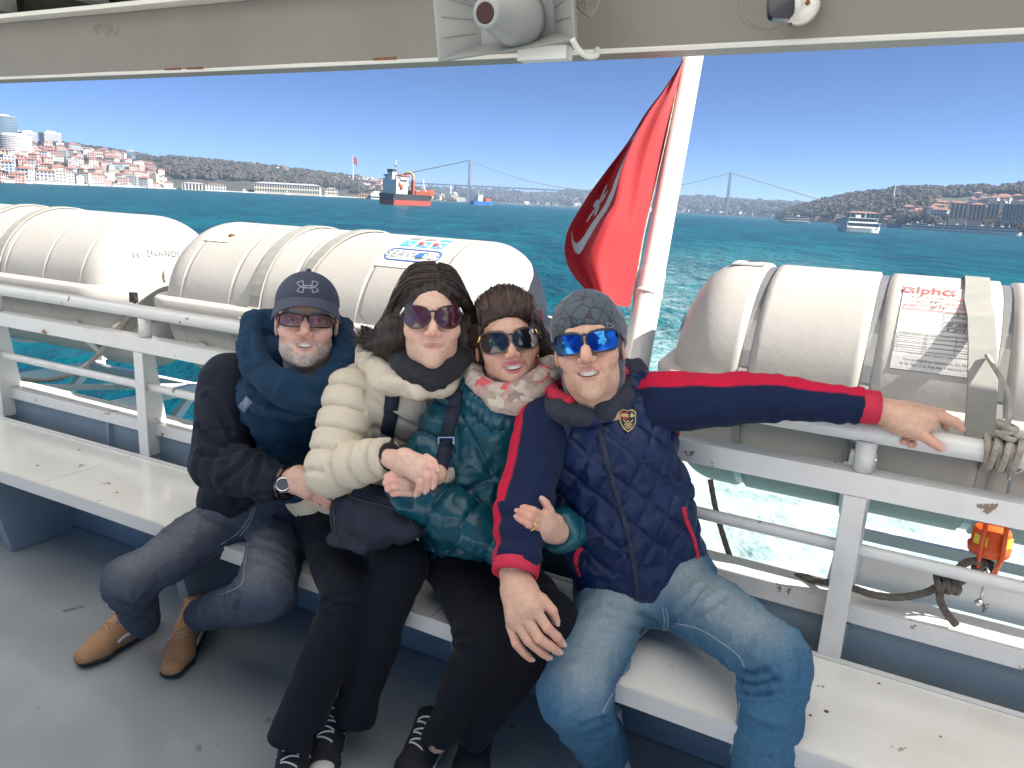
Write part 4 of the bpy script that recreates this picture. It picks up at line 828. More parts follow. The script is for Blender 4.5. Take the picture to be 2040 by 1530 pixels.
# ---------------------------------------------------------------- ships
def ship_frame(x, dist, yaw):
    c_ = at(x, dist, SEA); d = col_dir(x); Y = d; X = V3(Y[1], -Y[0], 0); F_ = X*math.cos(yaw)+Y*math.sin(yaw); return c_, F_, np.cross(UP, F_)      # F_: towards the bow
def hull(q, c_, F_, Sd, L_, B_, z0, z1, z1b=None, n=14, flare=1.1, full=.5):
    vs = []; z1b = z1 if z1b is None else z1b
    for i in range(n+1):
        u = i/n; b_ = B_/2*(min(1, (u+.25)/.33)**.5 if u < .1 else 1)*(1-max(0, (u-.68)/.32)**2.2*.97); x = (u-.5)*L_; rk = max(0, u-.8)*L_*.10
        zt = lerp(z1, z1b, max(0, (u-.75)/.25)); vs += [c_+F_*x-Sd*b_*.92+UP*z0, c_+F_*(x+rk)-Sd*b_*flare+UP*zt, c_+F_*(x+rk)+Sd*b_*flare+UP*zt, c_+F_*x+Sd*b_*.92+UP*z0]
    fs = [[i*4+k, i*4+4+k, i*4+5+k, i*4+1+k] for i in range(n) for k in range(3)]+[[0, 1, 2, 3], [n*4+3, n*4+2, n*4+1, n*4]]
    q.add(vs, fs)
M['hullblack'] = mk('black hull paint', (.035, .04, .045), .6, var=.25, vs=.1); M['hullred'] = mk('red antifouling', (.42, .07, .05), .7, var=.15, vs=.1); M['shipred'] = mk('oxide red deck steel', (.38, .08, .035), .7, var=.2, vs=.2); M['craney'] = mk('yellow crane paint', (.70, .36, .04), .6); M['hullblue'] = mk('blue hull paint', (.02, .12, .36), .6, var=.1, vs=.1)
# cargo ship, stern quarter towards us, bow to the right and away
c_, F_, Sd = ship_frame(815, 640, math.radians(58)); o = thing('cargo_ship', c_, 'black and red cargo ship with white bridge and yellow crane, sailing away', 'ship'); k_ = 1.0; L_ = 66.
q = MB(); hull(q, c_, F_, Sd, L_, 15, -1, 3.8); q.obj('lower_hull', M['hullred'], o); q = MB(); hull(q, c_, F_, Sd, L_+.6, 15.4, 3.8, 8.6, 9.5, flare=1.04); q.obj('upper_hull', M['hullblack'], o)
q = MB(); hull(q, c_+F_*17, F_, Sd, 36, 15.8, 8.3, 11.5, 13.5, flare=1.03); q.obj('bulwark', M['shipred'], o)
q = MB(); q.box(c_-F_*21+UP*14, (8, 6.3, 5.5), (F_, Sd, UP)); q.box(c_-F_*19+UP*20.8, (5.5, 7.4, 1.3), (F_, Sd, UP)); q.obj('deckhouse', M['wwhite'], o)
for z in (12, 15, 18.2): q = MB(); q.box(c_-F_*21+UP*z, (7.2, 6.4, .28), (F_, Sd, UP)); q.obj('window_row', M['win'], o)
q = MB(); q.box(c_-F_*19+UP*22.6, (6.2, 8.3, .5), (F_, Sd, UP)); q.obj('bridge_roof', M['shipred'], o)
q = MB(); q.box(c_-F_*26+UP*19, (2.6, 2.4, 6), (F_, Sd, UP)); q.obj('funnel', M['wwhite'], o); q = MB(); q.box(c_-F_*26+UP*26, (2.7, 2.5, 1.0), (F_, Sd, UP)); q.obj('funnel_top', M['hullblack'], o)
q = MB(); q.tube([c_-F_*20+UP*23, c_-F_*20+UP*35], [.5, .2], 5); q.box(c_-F_*20+UP*30, (.3, 2.2, .25), (F_, Sd, UP)); q.box(c_-F_*20+UP*27, (.3, 3, .25), (F_, Sd, UP)); q.obj('mast', M['wwhite'], o)
q = MB(); q.tube([c_-F_*26-Sd*6+UP*17, c_-F_*22-Sd*7+UP*13], [1.3, 1.3], 8); q.obj('lifeboat', M['orange'], o)
q = MB()
for sy in (-4.6, 4.6): q.box(c_-F_*2+Sd*sy+UP*14, (1.2, 1.0, 6), (F_, Sd, UP))
q.obj('crane_leg', M['shipred'], o)
q = MB(); q.tube(spline([c_-F_*2-Sd*4.6+UP*19, c_-F_*2-Sd*4.8+UP*23.5, c_-F_*2-Sd*2+UP*25.4, c_-F_*2+Sd*2.5+UP*24.8, c_-F_*2+Sd*4.8+UP*22, c_-F_*2+Sd*4.6+UP*19], 4), 1.0, 6); q.obj('crane_arm', M['craney'], o)
q = MB(); q.tube([c_+F_*22+UP*11, c_+F_*22+UP*23], [.6, .25], 5); q.tube([c_+F_*22+UP*11-Sd*3, c_+F_*22+UP*17], [.3, .3], 4); q.tube([c_+F_*22+UP*11+Sd*3, c_+F_*22+UP*17], [.3, .3], 4); q.obj('foremast', M['wwhite'], o)
# blue ship near the bridge
c_, F_, Sd = ship_frame(961, 1300, math.radians(40)); o = thing('blue_ship', c_, 'small blue hulled cargo ship near the bridge tower', 'ship')
q = MB(); hull(q, c_, F_, Sd, 46, 12, -.5, 6.5, 8); q.obj('hull', M['hullblue'], o)
q = MB(); q.box(c_-F_*9+UP*10, (5, 5, 4), (F_, Sd, UP)); q.box(c_-F_*8+UP*15, (4, 5.5, 1.4), (F_, Sd, UP)); q.tube([c_-F_*9+UP*16, c_-F_*9+UP*24], .5, 5); q.obj('deckhouse', M['wwhite'], o)
q = MB(); q.box(c_+F_*10+UP*9, (6, 4, 2.4), (F_, Sd, UP)); q.obj('deck_cargo', M['shipred'], o)
def ferry(x, dist, yaw, L_, B_, decks, label, nm='passenger_ferry', dh=2.5):
    c_, F_, Sd = ship_frame(x, dist, yaw); o = thing(nm, c_, label, 'ferry')
    q = MB(); hull(q, c_, F_, Sd, L_, B_, -.3, 2.4, 3.2); q.obj('hull', M['wwhite'], o)
    for k in range(decks):
        l_ = L_*(.42-.05*k); q = MB(); q.box(c_-F_*L_*.03*k+UP*(2.4+dh*(k+.5)), (l_, B_*.46, dh*.5-.02), (F_, Sd, UP)); q.obj('cabin', M['wwhite'], o)
        q = MB(); q.box(c_-F_*L_*.03*k+UP*(2.4+dh*(k+.55)), (l_*.96, B_*.46+.08, dh*.24), (F_, Sd, UP)); q.obj('window_row', M['win'], o)
        q = MB(); q.box(c_-F_*L_*.03*k+UP*(2.4+dh*(k+1)), (l_*1.06, B_*.50, .14), (F_, Sd, UP)); q.obj('deck_edge', M['wwhite'], o)
    q = MB(); q.tube([c_+F_*L_*.1+UP*(2.4+dh*decks), c_+F_*L_*.1+UP*(6+dh*decks)], [.22, .12], 5); q.obj('mast', M['wwhite'], o)
    q = MB(); q.box(c_-F_*L_*.1+UP*(3.2+dh*decks), (1.2, .8, .8), (F_, Sd, UP)); q.obj('funnel', M['wwhite'], o); return o
ferry(1720, 470, math.radians(28), 22, 8, 2, 'small white ferry with dark windows crossing in front of the cream building', dh=2.6)
ferry(1587, 930, math.radians(12)+math.pi, 34, 8, 2, 'long white passenger ferry below the right bridge tower')
ferry(1682, 1000, 2.6, 20, 6, 2, 'white excursion boat just left of the cream building')
for k, (x, L_) in enumerate(((1818, 14), (1838, 20), (1862, 16), (1885, 20), (1922, 36), (1975, 44), (2012, 26))):
    ferry(x, 960-22*k, .05, L_, 7, 2 if L_ > 18 else 1, 'white boat moored at the right shore, %s from the right edge' % ('seventh', 'sixth', 'fifth', 'fourth', 'third', 'second', 'first')[k], 'moored_boat', 2.2)
for k, (x, L_) in enumerate(((18, 14), (50, 20), (88, 13), (108, 12), (130, 10), (189, 10), (204, 9), (243, 22), (262, 9), (318, 10), (488, 9), (573, 12), (650, 8))):
    ferry(x, np.interp(x, (0, 340, 700), (985, 1440, 1500)), .1, L_, 4.5, 1, 'white boat moored on the left shore ' + ('at the very left edge', 'below the round hotel', 'below the glass tower and hotel', 'below the lone tower block', 'right of the lone tower block', 'left of the pair of boats', 'right one of a close pair', 'long one under the rooftop block', 'beside the long low boat', 'left of the cream hall', 'left of the palace', 'in front of the palace centre', 'by the palace wing')[k], 'moored_boat', 2.)
q = MB(); hull(q, *ship_frame(1792, 1000, .2), 22, 6, -.3, 3.5); q.obj('moored_boat', M['hullblue'], label='dark blue hulled boat moored right of the cream building', cat='boat')
# quay walls
for nm, hl, xs, lab in (('quay', 'hill_west', np.linspace(-200, 720, 60), 'pale stone quay along the left shore'), ('quay', 'hill_east', np.linspace(1600, 2300, 50), 'pale stone quay along the right shore')):
    q = MB()
    for a, b_ in zip(xs[:-1], xs[1:]):
        p0, p1 = HF[hl](a, 0.0), HF[hl](b_, 0.0); e = nrm(V3(p0[0], p0[1], 0))*5; z0 = V3(1, 1, 0); q.hexa([V3(*(p0-e)[:2], SEA-1), V3(*(p1-e)[:2], SEA-1), V3(*(p1+e)[:2], SEA-1), V3(*(p0+e)[:2], SEA-1), V3(*(p0-e)[:2], SEA+1.6), V3(*(p1-e)[:2], SEA+1.6), V3(*(p1+e)[:2], SEA+1.6), V3(*(p0+e)[:2], SEA+1.6)])
    q.obj(nm, M['concrete'], kind='structure')
# ---------------------------------------------------------------- air
m = bpy.data.materials.new('sea haze'); m.use_nodes = True; t = m.node_tree; t.nodes.remove(t.nodes['Principled BSDF']); vp = t.nodes.new('ShaderNodeVolumePrincipled'); vp.inputs['Color'].default_value = (.52, .71, .96, 1); vp.inputs['Density'].default_value = .00014; vp.inputs['Anisotropy'].default_value = .2
t.links.new(vp.outputs[0], t.nodes['Material Output'].inputs['Volume'])
q = MB(); q.box((0, 3000, 85), (14500, 14500, 91)); q.obj('haze', m, label='pale sea haze over the strait', cat='haze', kind='stuff')
# ================================================================ people
M['skin'] = mk('skin', (0, 0, 0), .45, var=.10, vs=90, bump=.35, bs=420, attr=True, sss=.05, bdist=.002, spec=.4)
M['teeth'] = mk('teeth', (.78, .72, .62), .25, var=.03); M['eye'] = mk('eye white', (.75, .72, .68), .15, var=.02); M['iris'] = mk('brown iris', (.05, .025, .012), .1)
def headframe(x, y, t, roll=0, yaw=0, pitch=0, sc_=1.):
    c = J(x, y, t); hy = nrm(c-CAM); hx = nrm(CR-hy*(CR@hy)); hz = np.cross(hx, hy)
    def rot(a, b_, th): return a*math.cos(th)+b_*math.sin(th), b_*math.cos(th)-a*math.sin(th)
    hx, hz = rot(hx, hz, math.radians(roll)); hx, hy = rot(hx, hy, math.radians(yaw)); hy, hz = rot(hy, hz, math.radians(pitch))
    R = np.stack([hx, hy, hz])
    return lambda p: c+(np.asarray(p, float)*sc_)@R
class Body:
    def __init__(s, name_lab, loc, skin):
        s.o = thing('person', loc, name_lab, 'person', 'four people on the bench'); s.V, s.Q, s.C, s.n = [], [], [], 0; s.skin = V3(skin)
    def add(s, V, Q, C=None):
        s.V.append(V); s.Q.append(Q+s.n); s.n += len(V)
        s.C.append(np.tile(s.skin, (len(V), 1)) if C is None else C)
    def done(s):
        V, Q, C = np.concatenate(s.V), np.concatenate(s.Q), np.concatenate(s.C); s.body = obj('body', V, Q, M['skin'], s.o, True, col=C); return s.body
    def part(s, name, V, Q, mat, col=None, par=None, **k): return obj(name, V, Q, mat, par or s.o, True, col=col, **k)
def g2(x, s_): return np.exp(-(x/s_)**2)
def make_head(B, W, smile=True, beard=None, lip=(.45, .14, .13), jaw=1., chin=1., nose=1., neck_to=None, wide=1., jw=1.):
    w = wide; jx = w*jw; pr = [('e', (0, .012, .035), (.075, .095, .082), None, .01), ('e', (0, -.028, -.03), (.061*w, .062, .078), None, .03), ('e', (0, -.030, -.07*jaw), (.048*jx, .056, .045), None, .03), ('e', (0, -.068, -.104*chin), (.022*jx, .021, .017), None, .025)]
    for sx in (-1, 1):
        pr += [('e', (sx*.040*w, -.064, -.030), (.026, .023, .024), None, .02), ('e', (sx*.045*jx, -.018, -.075*jaw), (.013, .022, .020), None, .025), ('e', (sx*.0755*w, .010, -.012), (.007, .017, .029), None, .006), ('-e', (sx*.081*w, .004, -.010), (.004, .009, .016), None, .004)]
    pr += [('c', (-.032, -.080, .020), (.032, -.080, .020), .013, .013, .015), ('c', (0, -.088, .010), (0, -.114*nose, -.034), .0095, .0125*nose, .012), ('e', (0, -.076 if smile else -.0735, -.070), (.030, .020, .022) if smile else (.024, .017, .018), None, .022)]
    for sx in (-1, 1): pr += [('e', (sx*.0135*nose, -.101, -.040), (.0095*nose, .012, .0085), None, .006), ('-e', (sx*.032, -.104, -.001), (.019, .016, .012), None, .012), ('-e', (sx*.0065, -.110, -.0485), (.0035, .006, .003), None, .003), ('-c', (sx*.021, -.101, -.044), (sx*.036, -.083, -.066), .0014 if smile else .0003, .0014 if smile else .0003, .010)]
    mz, mw = -.069, .031 if smile else .0305
    up = .009 if smile else .004
    for k in range(8):      # lips as two rows of small beads along a curved mouth line
        for sg, rr, of in ((1, .0040 if smile else .0030, .0078 if smile else .0026), (-1, .0048 if smile else .0036, -.0088 if smile else -.0032)):
            x0, x1 = [mw*(2*(k+e)/8-1) for e in (0, 1)]; f_ = lambda x: (x, (-.0925 if smile else -.0900)+15*x*x, mz+up*(x/mw)**2+of*(1-(x/mw)**2))
            pr.append(('c', f_(x0), f_(x1), rr*(1-.55*(x0/mw)**2), rr*(1-.55*(x1/mw)**2), .005))
    if not smile:
        for k in range(7):
            x0, x1 = [mw*.95*(2*(k+e)/7-1) for e in (0, 1)]; pr.append(('-c', (x0, -.0945+15*x0*x0, mz), (x1, -.0945+15*x1*x1, mz), .0014, .0014, .002))
    if smile:
        for k in range(7):
            x0, x1 = [mw*.86*(2*(k+e)/7-1) for e in (0, 1)]; g_ = lambda x: (x, -.094+15*x*x, mz+up*(x/mw)**2-.0008); pr.append(('-c', g_(x0), g_(x1), .0072*(1-.75*(x0/mw)**2), .0072*(1-.75*(x1/mw)**2), .002))
    pr += [('c', (0, .022, -.06), (0, .040, -.16), .054*w, .056*w, .03), ('cut', (0, 0, -.175), (0, 0, -1))]
    V, Q = sdf_mesh(pr, .0024); X, Y, Z = V.T; C = np.tile(B.skin, (len(V), 1)).copy(); ax = np.abs(X)
    front = np.clip((-Y-.03)/.04, 0, 1)
    red = .55*g2(np.hypot(ax-.043, Z+.035), .022)*front+.6*g2(np.hypot(X, Z+.038), .018)*front+.35*(ax > .068)*(np.abs(Z+.012) < .04)
    C = C*(1+np.stack([.06*red, -.20*red, -.16*red], 1)); n_ = fbm(V, 70, 3)[:, None]; C = C*(1+.07*n_)
    C *= (1-.08*g2(np.hypot(ax-.030, Z+.018), .014)*front)[:, None]
    tl = np.clip((-.042-Z)/.028, 0, 1); C *= (1-.16*g2(ax-(.021+.015*tl), .0022)*(Z < -.038)*(Z > -.074)*front*(1 if smile else .6))[:, None]  # crease shade beside the mouth painted into the skin colour
    brow = (np.abs(Z-.0205-.25*(ax-.03)*(ax < .03)) < .0055+.002*n_[:, 0])*(ax > .012)*(ax < .05)*(front > .3); C = np.where(brow[:, None], (beard if beard is not None else V3(.05, .035, .03))*(1+.5*n_), C)
    zc = mz+up*np.clip(ax/mw, 0, 1.2)**2; lipm = np.clip(1.25-np.maximum(ax/(mw*1.02), np.abs(Z-zc)/(.0150 if smile else .0066)*1.), 0, .25)*4*(Y < -.075)
    lipm *= np.clip((1-(ax/(mw*1.05))**2), 0, 1)*np.where(np.abs(Z-zc) < (.0150 if smile else .0066)*np.sqrt(np.clip(1-(ax/mw)**2, 0, 1))+.001, 1, 0)
    C = C*(1-lipm[:, None]*.8)+V3(lip)*lipm[:, None]*.8
    if beard is not None:
        b1 = np.clip((-.062-Z)/.012, 0, 1)*np.clip((ax-.030)/.012, 0, 1)+np.clip((-.086-Z)/.008, 0, 1)+np.clip(1-np.abs(Z+.056)/.0065, 0, 1)*(ax < .034)*(Y < -.06)+np.clip(1-np.abs(ax-.034)/.008, 0, 1)*np.clip((-.052-Z)/.01, 0, 1)
        b1 += np.clip((.0-Z)/.03, 0, 1)*np.clip((ax-.058)/.008, 0, 1)*(Y < .0)*.9
        b1 = np.clip(b1, 0, 1)*(Y < .02)*np.clip((Z+.135)/.01, 0, 1)*np.clip(.85+1.2*fbm(V*V3(1, 1, .35), 240, 2, 5), 0, 1)*(1-lipm); bc = beard*(1+.9*fbm(V*V3(1, 1, .3), 300, 2, 8))[:, None]
        C = C*(1-b1[:, None]*.82)+bc*b1[:, None]*.82; N_ = vnormals(V, Q); V = V+N_*(b1*(.0022+.005*fbm(V*V3(1, 1, .4), 260, 2, 3)))[:, None]
    B.add(W(V), Q, np.clip(C, 0, 1)); B.W = W
    if smile:
        for k in range(8):
            x = (k-3.5)*.0060; q = MB(); zz = mz+up*(x/mw)**2+.0012; q.hexa([W((x+a, -.0905+15*x*x+b_, zz+e*(.0052 if abs(k-3.5) < 3 else .0036))) for e in (-1, 1) for a, b_ in ((-.0028, -.002), (.0028, -.002), (.0028, .004), (-.0028, .004))]); q.obj('tooth', M['teeth'], B.o)
def lens_outline(kind, n=36):
    """right-hand lens outline round its own centre (x outwards)"""
    out = []
    for i in range(n):
        a = 2*math.pi*i/n; c, s_ = math.cos(a), math.sin(a)
        if kind == 'rect': x, y = .027*math.copysign(abs(c)**.45, c), .0150*math.copysign(abs(s_)**.5, s_); y += .08*x
        elif kind == 'cat': x, y = .0285*math.copysign(abs(c)**.75, c), .0235*math.copysign(abs(s_)**.8, s_); y += .14*x*(s_ > 0)+.004*(c > .3)*(s_ > 0); x *= 1-.25*(s_ < 0)*abs(s_)
        elif kind == 'square': x, y = .0295*math.copysign(abs(c)**.55, c), .0225*math.copysign(abs(s_)**.6, s_); y += .12*x*(s_ > 0); x *= 1-.16*(s_ < 0)*abs(s_)
        else: x, y = .0295*math.copysign(abs(c)**.5, c), .0200*math.copysign(abs(s_)**.55, s_); y += .06*x; x *= 1-.15*(s_ < 0)*abs(s_)
        out.append((x*1.12, y*1.12))
    return out
def glasses(B, kind, frame_m, lens_m, cz=-.003, ex=.0335, rim=.0022, y0=-.110, temple_m=None):
    W = B.W; G = None; ol = lens_outline(kind); tp = []
    def pt(sx, p, dy=0): x = ex+p[0]; return (sx*x, y0+dy+.0+3.2*max(0, x-.012)**2*4, cz+p[1])
    q = MB()
    for k in range(3): pass
    rims = []
    for sx in (-1, 1):
        loop = [W(pt(sx, p)) for p in ol]; q = MB(); q.tube(loop+loop[:2], rim, 6, False); rims.append(q.obj('glasses_rim', frame_m, B.o, True))
        c = W(pt(sx, (0, 0), -.004)); vs = [c]+[lerp(c, p, .55)+(W((0, -.0012, 0))-W((0, 0, 0))) for p in loop]+loop; n = len(loop)
        fs = [[0, 1+i, 1+(i+1) % n] for i in range(n)]+[[1+i, 1+n+i, 1+n+(i+1) % n, 1+(i+1) % n] for i in range(n)]; obj('lens', vs, fs, lens_m, rims[-1], True)
        e = max(range(len(ol)), key=lambda i: ol[i][0]+.6*ol[i][1]); a = pt(sx, ol[e])
        q = MB(); q.tube([W(a), W((sx*.0745, y0+.040, cz+.010)), W((sx*.079, -.02, cz+.008)), W((sx*.079, .012, cz+.002))], [rim*1.6, rim*1.4, rim*1.2, rim], 6); q.obj('temple', temple_m or frame_m, rims[-1], True)
    i = min(range(len(ol)), key=lambda i: ol[i][0]-.5*ol[i][1]); a = pt(1, ol[i]); q = MB(); q.tube([W((-a[0], a[1], a[2])), W((0, a[1]-.003, a[2]+.003)), W(a)], rim*1.5, 6); q.obj('glasses_bridge', frame_m, B.o, True)
def hand(B, palm, fingers, vox=.0024, nails=True):
    """palm: cones (a,ra,b,rb); fingers: lists of (x,y,t,r)"""
    pr = []
    for a, ra, b_, rb in palm: pr.append(('c', J(*a), J(*b_), ra, rb, .012))
    for f_ in fingers:
        for p_, q_ in zip(f_[:-1], f_[1:]): pr.append(('c', J(*p_[:3]), J(*q_[:3]), p_[3]*.93, q_[3]*.93, .0018))
    V, Q = sdf_mesh(pr, vox); C = np.tile(B.skin, (len(V), 1)).copy(); Nn = vnormals(V, Q)
    for f_ in fingers:
        for p_ in f_[1:-1]:
            d = np.linalg.norm(V-J(*p_[:3]), axis=1); C *= (1+g2(d, .012)[:, None]*V3(.10, -.13, -.12)); V = V-Nn*(.0006*np.sin(d*1500)*g2(d, .008))[:, None]
        d = np.linalg.norm(V-J(*f_[-1][:3]), axis=1); C *= (1+g2(d, .010)[:, None]*V3(.12, -.10, -.06))
    C *= (1+.08*fbm(V, 60, 3))[:, None]; veins = fbm(V, 34, 2, 4); V = V+Nn*(.0016*np.abs(veins)*2)[:, None]
    B.add(V, Q, np.clip(C, 0, 1))
    if nails:
        for f_ in fingers:
            if len(f_) < 3: continue
            a, b_ = J(*f_[-2][:3]), J(*f_[-1][:3]); d = nrm(b_-a); up_ = nrm(CAM-b_); up_ = nrm(up_-d*(up_@d)+UP*.25); up_ = nrm(up_-d*(up_@d)); sd_ = np.cross(d, up_); r = f_[-1][3]; c = b_+up_*r*.93+d*r*.25
            q = MB(); q.ico(c, .001, 1); q.v = [list(c+((V3(p)-c)@V3(1, 0, 0)/.001)*sd_*r*.58+((V3(p)-c)@V3(0, 1, 0)/.001)*d*r*.75+((V3(p)-c)@V3(0, 0, 1)/.001)*up_*.0012) for p in q.v]; q.obj('fingernail', M['nail'], B.o, True)
M['nail'] = mk('fingernail', (.58, .37, .30), .35, var=.05)
def cloth(B, name, prims, vox, mat, disp=None, col=None, par=None, sm=1, label=None, creases=()):
    V, Q = sdf_mesh(prims, vox)
    if sm: V = smooth_mesh(V, Q, sm, .4)
    Nn = vnormals(V, Q)
    if disp is not None: V = V+Nn*disp(V, Nn)[:, None]
    if creases:
        b0 = bvh(V, Q)
        for pts, dep, wid_ in creases:      # soft fold lines traced on the cloth
            P = [hit(b0, p[0], p[1])[0] for p in spline([(x, y, 0) for x, y in pts], 4)]; dm = np.full(len(V), 9.)
            for i, (a, b_) in enumerate(zip(P[:-1], P[1:])):
                ba = b_-a; tt = np.clip(((V-a)@ba)/max(ba@ba, 1e-9), 0, 1); dm = np.minimum(dm, np.linalg.norm(V-a-tt[:, None]*ba, axis=1))
            V = V+Nn*(dep*(-g2(dm, wid_)+.55*g2(dm-wid_*2.1, wid_)))[:, None]
    o = B.part(name, V, Q, mat, col=(col(V, Nn) if col else None), par=par, label=label); return o, V, Q, bvh(V, Q)
def bundle(path, R, r, n=5, tw=2.2, k=.006, seed=0, flat=1.):
    """several thin folds laid side by side along a path, as gathered cloth or hair"""
    P = spline([J(*p) for p in path], 4); rr = random.Random(seed); out = []
    for s_ in range(n):
        ph = 2*math.pi*s_/n+rr.uniform(-.4, .4); rad_ = R*rr.uniform(.75, 1.05); pts = []
        for i, p in enumerate(P):
            d = nrm(P[min(i+1, len(P)-1)]-P[max(i-1, 0)]); x = nrm(np.cross(d, UP+.01)); y = np.cross(d, x); a = ph+tw*i/len(P)+.3*math.sin(i*.9+s_); pts.append(p+(x*math.cos(a)+y*math.sin(a)*flat)*rad_)
        out += [('c', a, b_, r*rr.uniform(.85, 1.1), r*rr.uniform(.85, 1.1), k) for a, b_ in zip(pts[:-1], pts[1:])]
    return out
def ribbon(B, b, pts, wd, mat, name, par=None, th=.003, n=6, lift=.001, smooth=True):
    P = spline([(x, y, 0) for x, y in pts], n); H_ = [hit(b, p[0], p[1], lift) for p in P]; q = MB(); q.strip([h[0] for h in H_], [h[1] for h in H_], wd, th); return q.obj(name, mat, par or B.o, smooth)
def seam(B, b, pts, r, mat, name, par=None, n=6, lift=.0005):
    P = spline([(x, y, 0) for x, y in pts], n); q = MB(); q.tube([hit(b, p[0], p[1], lift)[0] for p in P], r, 5); return q.obj(name, mat, par or B.o, True)
def wrinkles(V, a, sc_, seed=0, st=(1, 1, 1)): return a*fbm(V*V3(st), sc_, 3, seed)
def ridged(V, sc_, seed=0, st=(1, 1, 1)): return (1-2*np.abs(fbm(V*V3(st), sc_, 2, seed)))**3
def limb_folds(V, joints, a=.006, n=90, rad=.10):
    """gathers across the limb near a bent joint"""
    out = 0
    for c, ax in joints: d = V-c; out = out+a*np.sin((d@nrm(ax))*n+3*vnoise(V, 18, 3))*g2(np.linalg.norm(d, axis=1), rad)
    return out
def shoe(B, heel, toe, ank, upper, sole, lace, wd=.042, accent=None, sc_=1.):
    wd *= 1.14
    h_, t_ = V3(heel), V3(toe); h_[2] = t_[2] = 0; d = nrm(t_-h_); L_ = np.linalg.norm(t_-h_); sd_ = np.cross(UP, d); a = V3(ank)
    P_ = lambda u, z, s_=0: h_+d*u*L_+UP*z+sd_*s_
    pr = [('ec', P_(.16, .055), P_(.40, .055), (wd*.82, .06), (wd*.85, .056), sd_, .02), ('ec', P_(.40, .052), P_(.72, .042), (wd*.88, .055), (wd*1.02, .036), sd_, .02), ('ec', P_(.72, .034), P_(.90, .030), (wd*1.02, .034), (wd*.72, .026), sd_, .015), ('c', P_(.22, .08), P_(.18, .12), .042, .040, .025), ('c', P_(.30, .10), P_(.52, .072), .032, .028, .02), ('cut', P_(0, .016), (0, 0, -1)), ('cut', P_(.2, .135), nrm(UP-d*.25))]
    V, Q = sdf_mesh(pr, .004); Nn = vnormals(V, Q); u = (V-h_)@d/L_; V = V+Nn*(.0012*np.sin(u*120)*g2(u-.66, .06)+.0012*fbm(V, 60))[:, None]
    o = B.part('shoe', V, Q, upper)
    pr = [('ec', P_(.13, .016), P_(.45, .014), (wd*.86, .016), (wd*.84, .014), sd_, .01), ('ec', P_(.45, .014), P_(.74, .014), (wd*.84, .014), (wd*1.06, .014), sd_, .01), ('ec', P_(.74, .014), P_(.93, .020), (wd*1.06, .014), (wd*.72, .014), sd_, .01), ('cut', P_(0, .002), (0, 0, -1)), ('cut', P_(0, .030), (0, 0, 1))]
    V2, Q2 = sdf_mesh(pr, .004); B.part('sole', V2, Q2, sole, par=o)
    bb = bvh(V, Q)
    for k in range(6):
        uu = .34+.055*k; pts = []
        for s_ in np.linspace(-.022, .022, 7):
            p_ = P_(uu+.018*(1 if k % 2 else -1)*s_/.022, .2, s_); r = bb.ray_cast(Vector(p_), Vector((0, 0, -1)))
            if r[0] is not None and r[0][2] > .03: pts.append(V3(r[0])+UP*.002)
        if len(pts) > 3: q = MB(); q.tube(pts, .0024, 5); q.obj('lace', lace, o, True)
    for s_ in (-1, 1): q = MB(); c = P_(.36, .085); q.tube(spline([c, c+sd_*s_*.02-d*.0+UP*.006, c+sd_*s_*.045+d*.01-UP*.012], 4), .0022, 5); q.obj('lace', lace, o, True)
    if accent:
        for s_ in (-1, 1):
            pts, ns = [], []
            for e in np.linspace(0, 1, 7):
                p_ = P_(.25+.35*e, .035+.03*e*(1-e)*2+.012*e, s_*.12); r = bb.ray_cast(Vector(p_), Vector(-sd_*s_))
                if r[0] is not None: pts.append(V3(r[0])); ns.append(sd_*s_)
            if len(pts) > 3: q = MB(); q.strip(pts, ns, .005, .002); q.obj('side_stripe', accent, o, True)
    return o
def strands(B, W, name, roots, mat, r=.0016, n=6):
    """roots: list of lists of head-local points"""
    q = MB()
    for P in roots: S_ = spline(P, n); q.tube([W(p) for p in S_], [r*(1-.75*i/len(S_)) for i in range(len(S_))], 3, False)
    o = q.obj(name, mat, B.o, True, kind='stuff'); return o
def hair(B, W, prims, mat, name='hair', st=(1, .5, .25), amp=.007, sc_=55, vox=.004):
    V, Q = sdf_mesh(prims, vox); Nn = vnormals(V, Q); V = V+Nn*(amp*fbm(V*V3(st), sc_, 3, 2)+amp*.5*fbm(V*V3(st), sc_*2.5, 2, 7))[:, None]
    c = np.clip(1+.9*fbm(V*V3(st), sc_*2.2, 3, 4), .3, 2)[:, None]; return B.part(name, W(V), Q, mat, col=np.clip(V3(B.hairc)*c, 0, 1))
M['hair'] = mk('dark brown hair', (0, 0, 0), .42, var=.25, vs=60, attr=True, bump=.6, bs=160, bdist=.004, stretch=(1, .4, .25), spec=.35)
def strandmat(name, cs):
    m, t, b, N, L = node_mat(name); g = N('NewGeometry'); cr = N('ValToRGB'); cr.color_ramp.elements[0].color = rgba(cs[0]); cr.color_ramp.elements[1].color = rgba(cs[1]); L(g.outputs['Random Per Island'], cr.inputs[0]); L(cr.outputs[0], b.inputs['Base Color']); b.inputs['Roughness'].default_value = .4; return m
M['strandred'] = strandmat('loose reddish brown hair', [(.028, .014, .010), (.13, .075, .052)])
M['strand'] = strandmat('loose brown hair', [(.016, .010, .008), (.085, .055, .040)])
M['gold'] = mk('gold', (.75, .48, .16), .25, metal=1, var=.05); M['silver'] = mk('silver', (.7, .7, .7), .25, metal=1, var=.05)
M['lace_tan'] = mk('tan lace', (.50, .36, .22), .85, var=.1); M['lace_white'] = mk('white lace', (.75, .75, .74), .8, var=.05)
M['soleblack'] = mk('black rubber', (.02, .02, .02), .7); M['solewhite'] = mk('white rubber', (.72, .71, .68), .5, var=.06)
